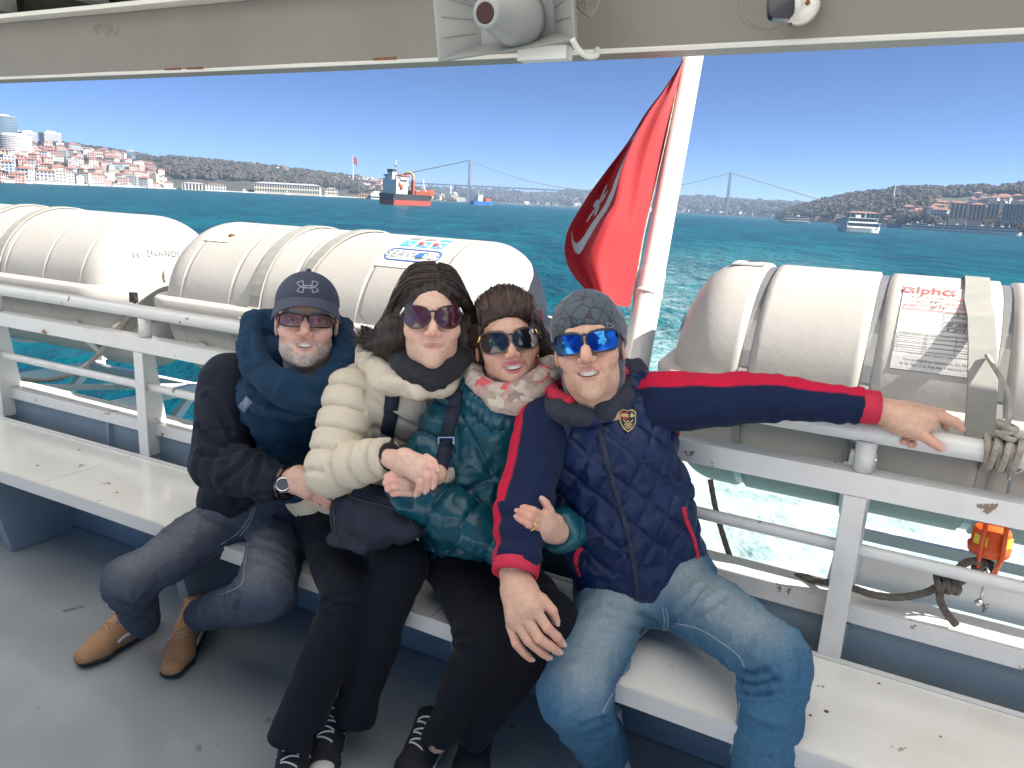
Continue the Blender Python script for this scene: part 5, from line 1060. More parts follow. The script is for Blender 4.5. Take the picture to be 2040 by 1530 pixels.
def denim(name): return mk(name, (0, 0, 0), .88, var=.16, vs=120, attr=True, bump=.4, bs=70, weave=.55, wscale=260, bdist=.005, spec=.15)
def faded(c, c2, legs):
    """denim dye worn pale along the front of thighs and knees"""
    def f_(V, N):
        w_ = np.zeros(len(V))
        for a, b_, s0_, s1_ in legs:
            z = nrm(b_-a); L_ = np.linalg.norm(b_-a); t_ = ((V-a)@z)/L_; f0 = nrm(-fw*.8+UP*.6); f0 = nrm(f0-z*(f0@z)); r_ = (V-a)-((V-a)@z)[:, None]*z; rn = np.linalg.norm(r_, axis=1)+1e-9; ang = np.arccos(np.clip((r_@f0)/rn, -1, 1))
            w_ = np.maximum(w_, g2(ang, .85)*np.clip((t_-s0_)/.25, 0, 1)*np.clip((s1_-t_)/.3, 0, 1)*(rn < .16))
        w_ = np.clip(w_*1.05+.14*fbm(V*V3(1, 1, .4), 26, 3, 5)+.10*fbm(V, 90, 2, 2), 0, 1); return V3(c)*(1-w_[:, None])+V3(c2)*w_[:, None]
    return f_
# ---------------------------------------------------------------- man in navy cap (left)
A = Body('man in navy cap, blue scarf and dark jacket sitting at the left end', on_z(480, 1200, .0), (.58, .355, .27))
W = headframe(611, 641, 2.13, roll=-3, yaw=-2, pitch=-4, sc_=1.03); make_head(A, W, True, beard=V3(.36, .345, .33), lip=(.42, .19, .17), jaw=1.02, wide=1.05, nose=1.05)
M['navycap'] = mk('navy cap fabric', (.030, .038, .066), .8, var=.12, bump=.25, bs=300, bdist=.002, sheen=.04)
pr = [('e', (0, .014, .050), (.087, .106, .090), None, .01), ('cut', (0, 0, .040), (0, .16, -1))]
V, Q = sdf_mesh(pr, .004); an = np.arctan2(V[:, 0], V[:, 1]-.014); Nn = vnormals(V, Q); V = V-Nn*(.0012*np.clip(1-np.abs(np.sin(an*3))/.06, 0, 1)*(V[:, 2] > .04))[:, None]
capo = A.part('cap', W(V), Q, M['navycap']); capb = bvh(W(V), Q)
vs = []
for k in range(9):
    for i in range(25):
        u, v = i/12-1, k/8; a = u*1.12; rr = .098+.066*v*(1-.12*u*u); vs.append((.092*math.sin(a)*(1+.10*v), .012-rr*math.cos(a)*1.02, .060-.028*v-.036*u*u*(.4+.6*v)))
bt = [(p[0], p[1]+.001, p[2]-.004) for p in vs]; n = len(vs); fs = [[k*25+i, k*25+i+1, k*25+i+26, k*25+i+25] for k in range(8) for i in range(24)]; fs += [[j+n for j in f[::-1]] for f in fs]; rim_ = [8*25+i for i in range(25)]; fs += [[rim_[i], rim_[i]+n, rim_[i+1]+n, rim_[i+1]][::-1] for i in range(24)]
A.part('brim', W(np.array(vs+bt)), fs, mk('lit navy cap fabric', (.045, .052, .085), .75, var=.1, bump=.2, bs=300, bdist=.002), par=capo)  # cap fabric with the light the brim catches put into its colour
MB().ico(W((0, .014, .141)), .008).obj('cap_button', M['navycap'], capo, True)
M['logo'] = mk('silver grey print', (.36, .38, .42), .5, var=.05)
lp = lambda x, y: (613+(x)*20.5, 571.5-(y)*10.5)      # cap emblem: two interlocking curved shapes
for sg in (1, -1):
    pts = [lp(-1, sg*1.0), lp(-.55, sg*.95), lp(-.45, sg*.95), lp(-.42, sg*.35), lp(0, sg*.18), lp(.42, sg*.35), lp(.45, sg*.95), lp(.55, sg*.95), lp(1, sg*1.0), lp(1.05, sg*.75), lp(.72, sg*.05), lp(.95, -sg*.0)]
    seam(A, capb, [lp(-1, sg*.85), lp(-.95, sg*.5), lp(-.62, -sg*.05), lp(-.42, -sg*.12), lp(0, -sg*.18), lp(.42, -sg*.12), lp(.62, -sg*.05), lp(.95, sg*.5), lp(1, sg*.85)], .0011, M['logo'], 'cap_emblem', capo, 5)
    for sx in (-1, 1): seam(A, capb, [lp(sx*1, sg*.85), lp(sx*.7, sg*1.0), lp(sx*.45, sg*1.05), lp(sx*.42, sg*.3), lp(sx*.1, sg*.28)], .0011, M['logo'], 'cap_emblem', capo, 5)
M['purplelens'] = mk('purple tinted lens', (.16, .07, .10), .08, var=.02, alpha=.62, coat=.3); M['blackframe'] = mk('black acetate', (.008, .007, .008), .2, var=.05, coat=.3); M['brownframe'] = mk('dark brown frame', (.03, .012, .010), .2, coat=.3)
for sx in (-1, 1):
    e = MB().ico(W((sx*.032, -.0815, -.003)), (.0100, .0100, .0085), 2).obj('eye', M['eye'], A.o, True); MB().ico(W((sx*.033, -.0890, -.003)), .0058).obj('iris', M['iris'], e, True)
glasses(A, 'rect', M['blackframe'], M['purplelens'], cz=-.004, ex=.0365, rim=.0021)
M['darkjkt'] = mk('dark navy shell fabric', (.007, .010, .020), .7, spec=.2, var=.15, bump=.35, bs=50, bdist=.006, sheen=.04)
SA = nrm(J(700, 745, 2.40)-J(458, 758, 2.30))
bones = [(J(462, 762, 2.30), J(432, 925, 2.22), .08), (J(432, 925, 2.22), J(565, 962, 2.10), .06)]
pr = [('ec', J(500, 1000, 2.48), J(535, 900, 2.42), (.165, .125), (.178, .13), SA, .03), ('ec', J(535, 900, 2.42), J(580, 785, 2.36), (.178, .13), (.165, .105), SA, .04), ('c', J(470, 757, 2.32), J(690, 748, 2.40), .075, .07, .05), ('c', *bones[0][:2], .086, .080, .012), ('c', *bones[1][:2], .080, .048, .012), ('c', J(700, 750, 2.40), J(800, 840, 2.42), .075, .06, .03), ('cut', J(566, 962, 2.10), J(640, 985, 2.05)-J(566, 962, 2.10), .12), ('cut', J(500, 1035, 2.45), J(490, 1140, 2.45)-J(510, 1000, 2.45), .5)]
jk, V, Q, jb = cloth(A, 'jacket', pr, .0065, M['darkjkt'], lambda V, N: wrinkles(V, .012, 9, 1)+.010*ridged(V, 5, 3, (1, 1, .45))+limb_folds(V, [(J(440, 925, 2.2), J(565, 960, 2.1)-J(432, 925, 2.2)), (J(520, 960, 2.15), J(565, 960, 2.1)-J(432, 925, 2.2))], .004, 120, .09), creases=[([(395, 850), (430, 885), (480, 895)], .009, .010), ([(400, 905), (450, 905), (510, 890)], .009, .009), ([(440, 960), (480, 930), (500, 905)], .008, .009), ([(500, 970), (515, 940), (520, 910)], .007, .008), ([(410, 790), (440, 820), (460, 860)], .007, .010), ([(470, 1000), (520, 985), (560, 990)], .006, .009)])
for pts in ([(660, 860), (668, 930), (672, 1000)], [(395, 860), (450, 850), (500, 862)], [(470, 1010), (520, 1025), (575, 1015)]): seam(A, jb, pts, .0022, M['darkjkt'], 'jacket_seam', jk)
M['scarfblue'] = mk('deep blue woven scarf', (.009, .036, .078), .9, spec=.15, var=.25, vs=9, bump=.8, bs=90, weave=.6, wscale=160, bdist=.006, sheen=.04)
ring1 = [(515, 640, 2.27), (500, 690, 2.22), (515, 735, 2.15), (560, 765, 2.08), (620, 775, 2.05), (675, 745, 2.08), (692, 695, 2.16), (672, 655, 2.27)]
ring2 = [(492, 740, 2.26), (510, 785, 2.18), (560, 805, 2.12), (620, 800, 2.09), (665, 775, 2.12)]
pr = bundle(ring1, .024, .019, 6, 1.6, .010, 1)+bundle(ring2, .024, .018, 5, 1.2, .010, 2)+bundle([(500, 700, 2.17), (530, 765, 2.09), (590, 800, 2.045), (650, 790, 2.045), (700, 740, 2.12)], .016, .014, 4, 2.4, .006, 12)+bundle([(505, 660, 2.20), (522, 720, 2.12), (565, 752, 2.07), (625, 765, 2.05)], .014, .013, 4, 1.8, .006, 15)+[('c', J(545, 715, 2.24), J(675, 715, 2.24), .062, .062, .02), ('c', J(520, 650, 2.28), J(670, 660, 2.3), .05, .05, .02), ('ec', J(555, 790, 2.19), J(585, 900, 2.25), (.105, .042), (.095, .03), SA, .03), ('ec', J(585, 900, 2.25), J(598, 985, 2.27), (.095, .03), (.08, .025), SA, .02), ('ec', J(505, 790, 2.20), J(500, 830, 2.22), (.045, .04), (.03, .03), SA, .02)]
sc, V, Q, sb = cloth(A, 'scarf', pr, .006, M['scarfblue'], lambda V, N: .006*ridged(V@np.array([[.8, .6, 0], [-.6, .8, 0], [0, 0, 1]]), 14, 5, (.7, .7, 1.6))-.002+wrinkles(V, .006, 40, 2))
H_ = [hit(sb, x, y, .002) for x, y in ((476, 815), (505, 790))]; ribbon(A, sb, [(482, 815), (490, 805), (498, 795)], .014, mk('grey woven label', (.13, .17, .23), .8, var=.5, vs=120), 'scarf_label', sc)
hand(A, [((545, 950, 2.12), .030, (590, 958, 2.06), .032), ((590, 958, 2.06), .034, (618, 972, 2.03), .033), ((596, 945, 2.05), .026, (618, 965, 2.02), .024)], [[(615, 962, 2.02, .013), (634, 980, 2.01, .0115), (648, 992, 2.01, .010), (657, 999, 2.01, .009)], [(612, 972, 2.03, .013), (630, 989, 2.02, .0115), (645, 1000, 2.02, .010), (655, 1006, 2.02, .009)], [(606, 980, 2.05, .012), (622, 994, 2.04, .010), (636, 1003, 2.04, .009)]], nails=False)
wc = J(566, 966, 2.040); wn = nrm(CAM-wc+UP*.3-CR*.5); WT = MB(); WT.lathe(wc+wn*.010, wn, [(-.012, .019), (.0, .0205), (.004, .020), (.006, .0175)], 28); wt = WT.obj('watch', M['silver'], A.o, True)
MB().lathe(wc+wn*.0165, wn, [(0, .0165), (.0008, .0163)], 28).obj('watch_dial', mk('grey dial', (.10, .10, .105), .2, coat=.5), wt)
for k in range(12):
    a = math.pi*k/6; x_, y_, z_ = frame(wn, CR); q = MB(); q.box(wc+wn*.0178+.0135*(math.cos(a)*x_+math.sin(a)*y_), (.0016, .0005, .0003), (math.cos(a)*x_+math.sin(a)*y_, -math.sin(a)*x_+math.cos(a)*y_, wn)); q.obj('hour_mark', M['silver'], wt)
MB().ring(J(572, 962, 2.085), .043, .008, nrm(bones[1][1]-bones[1][0]), 24, 6).obj('watch_strap', M['blackframe'], wt, True)
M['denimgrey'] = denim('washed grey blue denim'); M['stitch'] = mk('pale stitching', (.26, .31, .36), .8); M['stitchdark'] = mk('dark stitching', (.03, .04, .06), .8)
rk, lk = J(258, 1158, 2.24), J(532, 1185, 2.10); ra, la = J(288, 1240, 2.46), J(404, 1222, 2.42)
pr = [('ec', J(470, 1015, 2.47), J(565, 1025, 2.42), (.10, .095), (.10, .095), UP, .04), ('c', J(462, 1030, 2.45), rk, .092, .068, .04), ('c', rk, ra, .068, .050, .02), ('c', J(555, 1060, 2.38), lk, .092, .072, .04), ('c', lk, la, .072, .050, .02), ('cut', ra+nrm(ra-rk)*.02, ra-rk, .12), ('cut', la+nrm(la-lk)*.02, la-lk, .12)]
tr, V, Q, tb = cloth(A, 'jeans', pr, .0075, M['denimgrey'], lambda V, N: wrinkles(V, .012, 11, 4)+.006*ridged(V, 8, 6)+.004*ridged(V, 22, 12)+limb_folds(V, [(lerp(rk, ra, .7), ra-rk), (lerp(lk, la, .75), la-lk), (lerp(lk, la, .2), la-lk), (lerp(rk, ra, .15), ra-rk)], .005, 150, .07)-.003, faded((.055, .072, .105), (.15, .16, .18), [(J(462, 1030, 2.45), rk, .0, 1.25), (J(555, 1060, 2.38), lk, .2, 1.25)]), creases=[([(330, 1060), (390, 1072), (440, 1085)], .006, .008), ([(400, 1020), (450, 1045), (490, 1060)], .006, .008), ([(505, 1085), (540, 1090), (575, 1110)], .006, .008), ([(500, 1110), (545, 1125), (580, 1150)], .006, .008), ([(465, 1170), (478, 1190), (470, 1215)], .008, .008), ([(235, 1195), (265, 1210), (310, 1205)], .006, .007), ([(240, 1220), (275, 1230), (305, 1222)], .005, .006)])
for pts in ([(505, 1010), (492, 1040), (470, 1065), (440, 1085)], [(510, 1010), (498, 1042), (478, 1068)], [(462, 1075), (400, 1118), (330, 1165), (300, 1190)], [(495, 1080), (487, 1130), (480, 1165), (440, 1185)]): seam(A, tb, pts, .0014, M['stitch'] if pts[0][0] != 462 else M['stitchdark'], 'seam', tr)
M['tan'] = mk('tan suede', (.36, .195, .095), .85, var=.16, vs=14, bump=.3, bs=200, bdist=.003, sheen=.04)
shoe(A, on_z(306, 1248, 0), on_z(152, 1335, 0), ra, M['tan'], M['soleblack'], M['lace_tan'], accent=M['solewhite'])
shoe(A, on_z(405, 1238, 0), on_z(335, 1362, 0), la, M['tan'], M['soleblack'], M['lace_tan'], accent=M['solewhite'])
V, Q = sdf_mesh([('ec', J(500, 990, 2.48), J(575, 790, 2.37), (.13, .09), (.13, .08), SA, .04), ('c', J(575, 790, 2.37), W((0, .03, -.12)), .05, .05, .05), ('c', J(470, 757, 2.32), J(690, 748, 2.40), .05, .05, .04), ('c', *bones[0][:2], .05, .045, .03), ('c', bones[1][0], bones[1][1], .045, .030, .02), ('c', J(462, 1030, 2.45), rk, .07, .05, .03), ('c', rk, ra, .05, .035, .02), ('c', J(555, 1060, 2.38), lk, .07, .05, .03), ('c', lk, la, .05, .035, .02)], .012); A.add(V, Q); A.done()
# ---------------------------------------------------------------- woman in cream jacket
B = Body('woman in cream puffer jacket and round sunglasses, long dark windblown hair', on_z(640, 1300, 0), (.62, .40, .305)); B.hairc = (.024, .015, .012)
W = headframe(859, 636, 1.92, roll=0, yaw=2, pitch=-3, sc_=1.02); make_head(B, W, False, lip=(.42, .17, .16), jaw=1.0, wide=1.05, jw=.86, nose=.97)
M['plumlens'] = mk('plum gradient lens', (.055, .012, .020), .05, var=.02, coat=.6, spec=.6)
glasses(B, 'cat', M['brownframe'], M['plumlens'], cz=.000, ex=.037, rim=.0021, temple_m=M['silver'])
pr = [('e', (0, .022, .040), (.086, .105, .090), None, .02), ('c', (-.068, .04, .03), (-.088, .04, -.03), .040, .046, .03), ('c', (-.088, .03, -.03), (-.135, .045, -.055), .042, .026, .03), ('c', (-.135, .045, -.055), (-.168, .045, -.050), .024, .008, .02), ('c', (-.085, .05, -.05), (-.105, .06, -.12), .035, .02, .03), ('c', (.070, .04, .03), (.092, .04, -.03), .040, .042, .03), ('c', (.092, .03, -.03), (.088, .045, -.12), .042, .036, .03), ('c', (.088, .045, -.12), (.070, .035, -.20), .036, .018, .03), ('-e', (0, -.105, -.042), (.0715, .085, .110), None, .008)]
def scalp(x, y, c=(.0, .02, .040), r=(.085, .105, .088), k=1.): return V3(x, y, c[2]+r[2]*k*math.sqrt(max(.01, 1-(x/r[0])**2-((y-c[1])/r[1])**2)))
def lock(P, r0_, r1_): Q_ = spline(P, 4); n_ = len(Q_)-1; return [('c', a, b_, lerp(r0_, r1_, i/n_), lerp(r0_, r1_, (i+1)/n_), .004) for i, (a, b_) in enumerate(zip(Q_[:-1], Q_[1:]))]
hr = random.Random(5); locks = []
def pathB(k):
    sx = -1 if k % 2 else 1; y0 = lerp(-.070, .075, hr.random()); x0 = .014+sx*.003; j = lambda a: hr.uniform(-a, a)
    if sx < 0: return [scalp(x0, y0), scalp(-.045, y0+.012, k=1.03)+V3(0, 0, j(.004)), V3(-.083, y0*.6+.025, .035+j(.012)), V3(-.100+j(.012), .035+j(.02), -.015+j(.015)), V3(-.125+j(.02), .045+j(.02), -.050+j(.02)), V3(-.155+j(.025), .045+j(.02), -.045+j(.03))]
    return [scalp(x0, y0), scalp(.055, y0+.012, k=1.03)+V3(0, 0, j(.004)), V3(.086, y0*.6+.025, .030+j(.012)), V3(.103+j(.010), .035+j(.02), -.030+j(.015)), V3(.098+j(.012), .045+j(.02), -.085+j(.02)), V3(.085+j(.02), .04+j(.015), -.135+j(.03))]
def wavy(P, am): ph = hr.uniform(0, 6.3); return [p_+V3(math.sin(ph+2.4*i), math.cos(ph+2.1*i), .6*math.sin(ph+1.7*i))*am*min(1, i/2) for i, p_ in enumerate(P)]
def lifted(P, a, b_): e = hr.uniform(a, b_); return [p_+nrm(p_*V3(1, .8, .9)-V3(0, .02, 0))*(e if i < len(P)-2 else e*1.4) for i, p_ in enumerate(P)]
for k in range(44): locks += lock(wavy(pathB(k), .006), .0125, .0045)
pr = pr[:-1]+locks+[pr[-1]]
hair(B, W, pr, M['hair'], st=(1, .5, .5), amp=.003, sc_=90, vox=.0034)
rl = [wavy(lifted(pathB(k), .005, .014), .006) for k in range(950)]
for k in range(60): P = lifted(pathB(k), .012, .02); P[-1] = P[-1]+V3(hr.uniform(-.03, .02), 0, hr.uniform(-.02, .05)); rl.append(P)
strands(B, W, 'hair_strands', rl, M['strand'], .0013, 4)
for sx in (-1, 1):
    c = W((sx*.076, .006, -.050)); MB().ring(c, .009, .0016, nrm(W((1, .5, 0))-W((0, 0, 0))), 16, 5).obj('earring', M['gold'], B.o, True)
M['cream'] = mk('cream quilted nylon', (.56, .49, .385), .62, spec=.25, var=.06, vs=8, bump=.4, bs=70, bdist=.004, sheen=.04)
SB = nrm(J(915, 790, 2.10)-J(715, 780, 2.05)); rs_, re_, rw_ = J(705, 785, 2.05), J(662, 935, 1.97), J(768, 912, 1.86)
bonesB = [(rs_, re_, .068), (re_, rw_, .055), (J(660, 1010, 2.37), J(820, 800, 2.08), .14), (J(930, 900, 2.05), J(868, 945, 1.91), .03)]
pr = [('ec', J(655, 1005, 2.38), J(735, 900, 2.23), (.135, .115), (.140, .12), SB, .03), ('ec', J(735, 900, 2.23), J(820, 805, 2.09), (.140, .12), (.135, .105), SB, .04), ('c', J(718, 775, 2.06), J(905, 785, 2.09), .066, .062, .05), ('c', rs_, re_, .078, .070, .012), ('c', re_, rw_, .070, .046, .012), ('c', J(915, 795, 2.1), J(960, 930, 2.12), .07, .06, .03), ('c', J(940, 915, 2.06), J(868, 943, 1.915), .05, .034, .03), ('cut', rw_, rw_-re_, .10), ('cut', J(868, 943, 1.915), J(868, 943, 1.915)-J(940, 915, 2.06), .05), ('cut', J(630, 1030, 2.36), J(600, 1090, 2.4)-J(655, 1000, 2.38), .5)]
def quiltB(V, N):
    bi, bt = bone_t(V, bonesB); q_ = bt/np.where(bi == 2, .068, .060); dl = np.abs(q_-np.round(q_))*np.where(bi == 2, .068, .060); return .009*(np.abs(np.sin(np.pi*q_))**.5-.7)-.006*g2(dl, .0055)+wrinkles(V, .004, 14, 3)+.004*ridged(V, 20, 8)*g2(dl, .02)
jk, V, Q, jbB = cloth(B, 'puffer_jacket', pr, .006, M['cream'], quiltB)
hood = [(748, 705, 2.03), (752, 735, 1.97), (785, 760, 1.93), (835, 772, 1.90), (880, 768, 1.91), (910, 745, 1.97)]
pr = [('c', J(*a), J(*b_), .030, .028, .015) for a, b_ in zip(hood[:-1], hood[1:])]+[('c', J(742, 715, 2.06), J(790, 690, 2.12), .05, .05, .02), ('c', J(790, 690, 2.12), J(880, 690, 2.14), .05, .05, .02), ('c', J(745, 725, 2.02), J(775, 765, 1.95), .034, .03, .02)]
hd, V, Q, hbB = cloth(B, 'hood', pr, .006, M['cream'], lambda V, N: wrinkles(V, .014, 22, 6)+.005*ridged(V, 14, 2))
pr = bundle([(795, 690, 1.98), (815, 735, 1.91), (860, 752, 1.88), (905, 725, 1.92), (925, 690, 2.0)], .017, .019, 5, .8, .010, 8)+[('c', J(800, 700, 2.0), J(910, 700, 2.02), .05, .05, .03)]
M['blackknit'] = mk('black knit', (.012, .013, .018), .9, var=.2, bump=.6, bs=160, bdist=.004, sheen=.04)
cloth(B, 'neck_warmer', pr, .005, M['blackknit'], lambda V, N: wrinkles(V, .008, 30, 3))
q = MB(); q.tube([hit(hbB, x, y, .004)[0] for x, y in ((802, 712), (806, 722), (815, 733))], .003, 6); q.obj('drawcord', M['cream'], hd, True)
seam(B, jbB, [(858, 752), (858, 775), (852, 800), (846, 830)], .003, M['inkgrey'], 'zip', jk)
q = MB(); q.lathe(rw_-nrm(rw_-re_)*.012, rw_-re_, [(0, .050), (.004, .052), (.02, .050), (.024, .046), (.026, .03)], 32); q.v = [list(V3(p)+nrm(V3(p)-rw_)*.0022*math.sin(i*2.4)) for i, p in enumerate(q.v)]; q.obj('cuff', M['cream'], jk, True)
q = MB(); q.lathe(rw_, rw_-re_, [(0, .030), (.005, .036), (.022, .036), (.024, .028)], 28); q.obj('inner_cuff', M['blackknit'], jk, True)
hand(B, [((770, 912, 1.840), .022, (800, 920, 1.810), .026), ((800, 920, 1.810), .026, (835, 938, 1.780), .027), ((806, 908, 1.800), .019, (846, 924, 1.775), .017)], [[(848, 922, 1.775, .012), (862, 932, 1.765, .011), (866, 950, 1.765, .010), (863, 967, 1.770, .009)], [(842, 935, 1.770, .0125), (852, 950, 1.760, .0115), (853, 964, 1.765, .010), (849, 976, 1.770, .009)], [(828, 945, 1.780, .0125), (838, 960, 1.765, .0115), (838, 972, 1.770, .0105), (832, 982, 1.780, .0095)], [(850, 912, 1.780, .011), (864, 922, 1.770, .010), (871, 936, 1.765, .009)]])
hand(B, [((872, 945, 1.875), .024, (835, 955, 1.840), .026), ((835, 955, 1.840), .028, (808, 960, 1.820), .024)], [[(812, 946, 1.815, .0115), (785, 944, 1.810, .011), (773, 950, 1.815, .010), (782, 956, 1.825, .009)], [(812, 958, 1.810, .0115), (782, 957, 1.803, .011), (770, 962, 1.810, .010), (780, 967, 1.820, .009)], [(814, 970, 1.810, .0115), (786, 969, 1.803, .011), (774, 973, 1.810, .010), (784, 978, 1.820, .009)], [(818, 981, 1.815, .011), (794, 980, 1.810, .010), (784, 983, 1.815, .009)]], nails=False)
M['navytrouser'] = mk('black navy trousers', (.009, .010, .016), .9, spec=.12, var=.15, bump=.3, bs=60, bdist=.004, sheen=.04)
M['blacktrouser'] = mk('black stretch trousers', (.008, .009, .013), .85, spec=.12, var=.15, bump=.3, bs=50, bdist=.004, sheen=.04)
rk, ra, lk, la = J(695, 1185, 2.02), J(585, 1470, 1.97), J(800, 1125, 2.02), J(705, 1430, 2.05)
pr = [('ec', J(640, 1040, 2.35), J(715, 1060, 2.30), (.085, .09), (.085, .09), UP, .04), ('c', J(645, 1055, 2.30), rk, .082, .068, .04), ('c', rk, lerp(rk, ra, .5), .068, .058, .03), ('c', lerp(rk, ra, .5), ra, .058, .068, .03), ('c', J(720, 1065, 2.26), lk, .080, .066, .04), ('c', lk, lerp(lk, la, .5), .066, .052, .03), ('c', lerp(lk, la, .5), la, .052, .058, .03), ('cut', ra+nrm(ra-rk)*.015, ra-rk, .16), ('cut', la+nrm(la-lk)*.005, la-lk, .14)]
cloth(B, 'trousers', pr, .0075, M['navytrouser'], lambda V, N: wrinkles(V, .010, 10, 5)+limb_folds(V, [(lerp(rk, ra, .08), ra-rk), (lerp(lk, la, .08), la-lk)], .003, 130, .07), creases=[([(640, 1200), (670, 1188), (710, 1185)], .007, .007), ([(645, 1205), (690, 1205), (725, 1215)], .006, .007), ([(755, 1150), (790, 1140), (820, 1150)], .006, .007)])
M['canvasblack'] = mk('black canvas', (.015, .015, .018), .85, bump=.3, bs=200)
M['whitecanvas'] = mk('white canvas', (.70, .70, .69), .8, var=.06, bump=.2, bs=150)
shoe(B, on_z(668, 1462, 0), on_z(632, 1580, 0), la, M['canvasblack'], M['solewhite'], M['lace_white'], wd=.040)
q = MB(); c = on_z(640, 1535, .048); q.ico(c, (.034, .045, .022), 2); q.obj('toe_cap', M['solewhite'], B.o, True)
shoe(B, on_z(600, 1505, 0), on_z(560, 1640, 0), ra, M['canvasblack'], M['solewhite'], M['lace_white'], wd=.040)
V, Q = sdf_mesh([('ec', J(655, 1005, 2.38), J(820, 805, 2.09), (.10, .08), (.10, .075), SB, .04), ('c', J(820, 805, 2.09), W((0, .03, -.12)), .045, .045, .05), ('c', J(720, 780, 2.06), J(905, 785, 2.09), .045, .045, .04), ('c', rs_, re_, .045, .04, .03), ('c', re_, rw_, .04, .028, .02), ('c', J(915, 795, 2.1), J(960, 930, 2.12), .045, .04, .03), ('c', J(960, 930, 2.12), J(868, 943, 1.915), .04, .024, .02), ('c', J(645, 1055, 2.30), rk, .06, .05, .03), ('c', rk, ra, .05, .035, .02), ('c', J(720, 1065, 2.26), lk, .06, .05, .03), ('c', lk, la, .05, .035, .02)], .012); B.add(V, Q); B.done()
# ---------------------------------------------------------------- woman in teal jacket
C = Body('woman in teal puffer jacket and patterned scarf, dark square sunglasses', on_z(930, 1350, 0), (.57, .345, .25)); C.hairc = (.030, .016, .012)
W = headframe(1008, 681, 1.95, roll=8, yaw=6, pitch=-3, sc_=1.02); make_head(C, W, True, lip=(.42, .05, .09), jaw=1.0, wide=1.03, jw=.90, nose=.95)
M['darklens'] = mk('near black lens', (.006, .007, .012), .05, var=.02, coat=.6, spec=.6); M['tortoise'] = mk('speckled grey frame', (.09, .06, .06), .3, var=.8, vs=260)
glasses(C, 'square', M['tortoise'], M['darklens'], cz=-.004, ex=.037, rim=.0022, temple_m=M['gold'])
pr = [('e', (0, .030, .046), (.083, .100, .086), None, .02), ('c', (-.022, -.040, .090), (.024, -.040, .092), .026, .026, .03), ('c', (-.070, .03, .02), (-.078, .045, -.06), .034, .030, .03), ('c', (.070, .03, .03), (.092, .05, -.02), .036, .034, .03), ('c', (.092, .05, -.02), (.115, .055, -.06), .032, .014, .03), ('-e', (0, -.112, -.040), (.0685, .085, .114), None, .008)]
locks = []
def pathC(k):
    x0 = lerp(-.058, .058, hr.random()); j = lambda a: hr.uniform(-a, a); sx = 1 if x0 > 0 else -1
    if k % 4: return [V3(x0, -.074+7*x0*x0, .066-6*x0*x0), V3(x0*1.08+.003, -.058, .104-9*x0*x0+j(.006)), V3(x0*1.14+.008, -.005, .130-11*x0*x0+j(.005)), V3(x0*1.2+.014, .060, .112-11*x0*x0+j(.006)), V3(x0*1.3+.02, .105, .06+j(.01))]
    return [V3(sx*.066, -.045+j(.01), .020+j(.02)), V3(sx*.082, -.01, .022+j(.02)), V3(sx*.090+.004, .035, .0+j(.02)), V3(sx*.096+.012, .06, -.035+j(.02)), V3(sx*.100+.02+j(.01), .06, -.07+j(.02))]
for k in range(40): locks += lock(wavy(pathC(k), .006), .0125, .007)
pr = pr[:-1]+[pr[-1]]+locks
hair(C, W, pr, M['hair'], st=(.6, .5, .5), amp=.003, sc_=90, vox=.0034)
rl = [wavy(lifted(pathC(k), .004, .014), .007) for k in range(850)]
for k in range(60): P = lifted(pathC(k), .010, .017); P[-1] = P[-1]+V3(hr.uniform(-.01, .05), 0, hr.uniform(-.01, .04)); rl.append(P)
strands(C, W, 'hair_strands', rl, M['strandred'], .0013, 4)
MB().ico(W((.074, -.004, -.047)), .005).obj('earring', M['gold'], C.o, True)
M['teal'] = mk('glossy teal nylon', (.005, .068, .098), .34, spec=.35, var=.10, vs=7, bump=.45, bs=40, bdist=.006, coat=.15)
SCv = nrm(J(1085, 835, 2.04)-J(900, 820, 1.98)); rs_, re_, rw_ = J(912, 828, 1.99), J(822, 972, 1.95), J(985, 1082, 1.90)
bonesC = [(rs_, re_, .066), (re_, rw_, .055), (J(950, 1100, 2.15), J(1000, 860, 1.99), .14), (J(1135, 1085, 1.90), J(1110, 1058, 1.82), .04)]
pr = [('ec', J(945, 1085, 2.16), J(962, 980, 2.08), (.155, .12), (.158, .125), SCv, .03), ('ec', J(962, 980, 2.08), J(1000, 860, 2.00), (.158, .125), (.145, .11), SCv, .04), ('c', J(905, 818, 1.99), J(1080, 835, 2.05), .066, .062, .05), ('c', rs_, re_, .070, .066, .010), ('c', re_, rw_, .068, .052, .012), ('c', J(1085, 840, 2.05), J(1150, 1030, 2.02), .065, .06, .03), ('c', J(1150, 1040, 1.97), J(1114, 1060, 1.785), .055, .042, .03), ('cut', J(1112, 1059, 1.775), J(1110, 1058, 1.765)-J(1150, 1075, 1.93), .06), ('cut', J(930, 1135, 2.12), J(925, 1200, 2.12)-J(945, 1085, 2.14), .45)]
def quiltC(V, N):
    bi, bt = bone_t(V, bonesC); d = V-J(985, 960, 1.98); a = d@SCv; z = d@UP; tor = bi == 2
    l1 = np.abs(np.sin(np.pi*(a*.9+z*.55)/.115)); l2 = np.abs(np.sin(np.pi*(a*.5-z*.8+.03)/.15)); ql = np.where(tor, np.minimum(l1, np.maximum(l2, .0)+.0), np.abs(np.sin(np.pi*bt/.085)))
    return .012*(np.clip(ql, 0, 1)**.5-.7)-.005*g2(ql, .12)+wrinkles(V, .008, 18, 9)+.008*ridged(V, 11, 4)+.004*ridged(V, 24, 14)
jk, V, Q, jbC = cloth(C, 'puffer_jacket', pr, .006, M['teal'], quiltC)
M['tealzip'] = mk('dark teal zip tape', (.008, .03, .04), .6, bump=.5, bs=300)
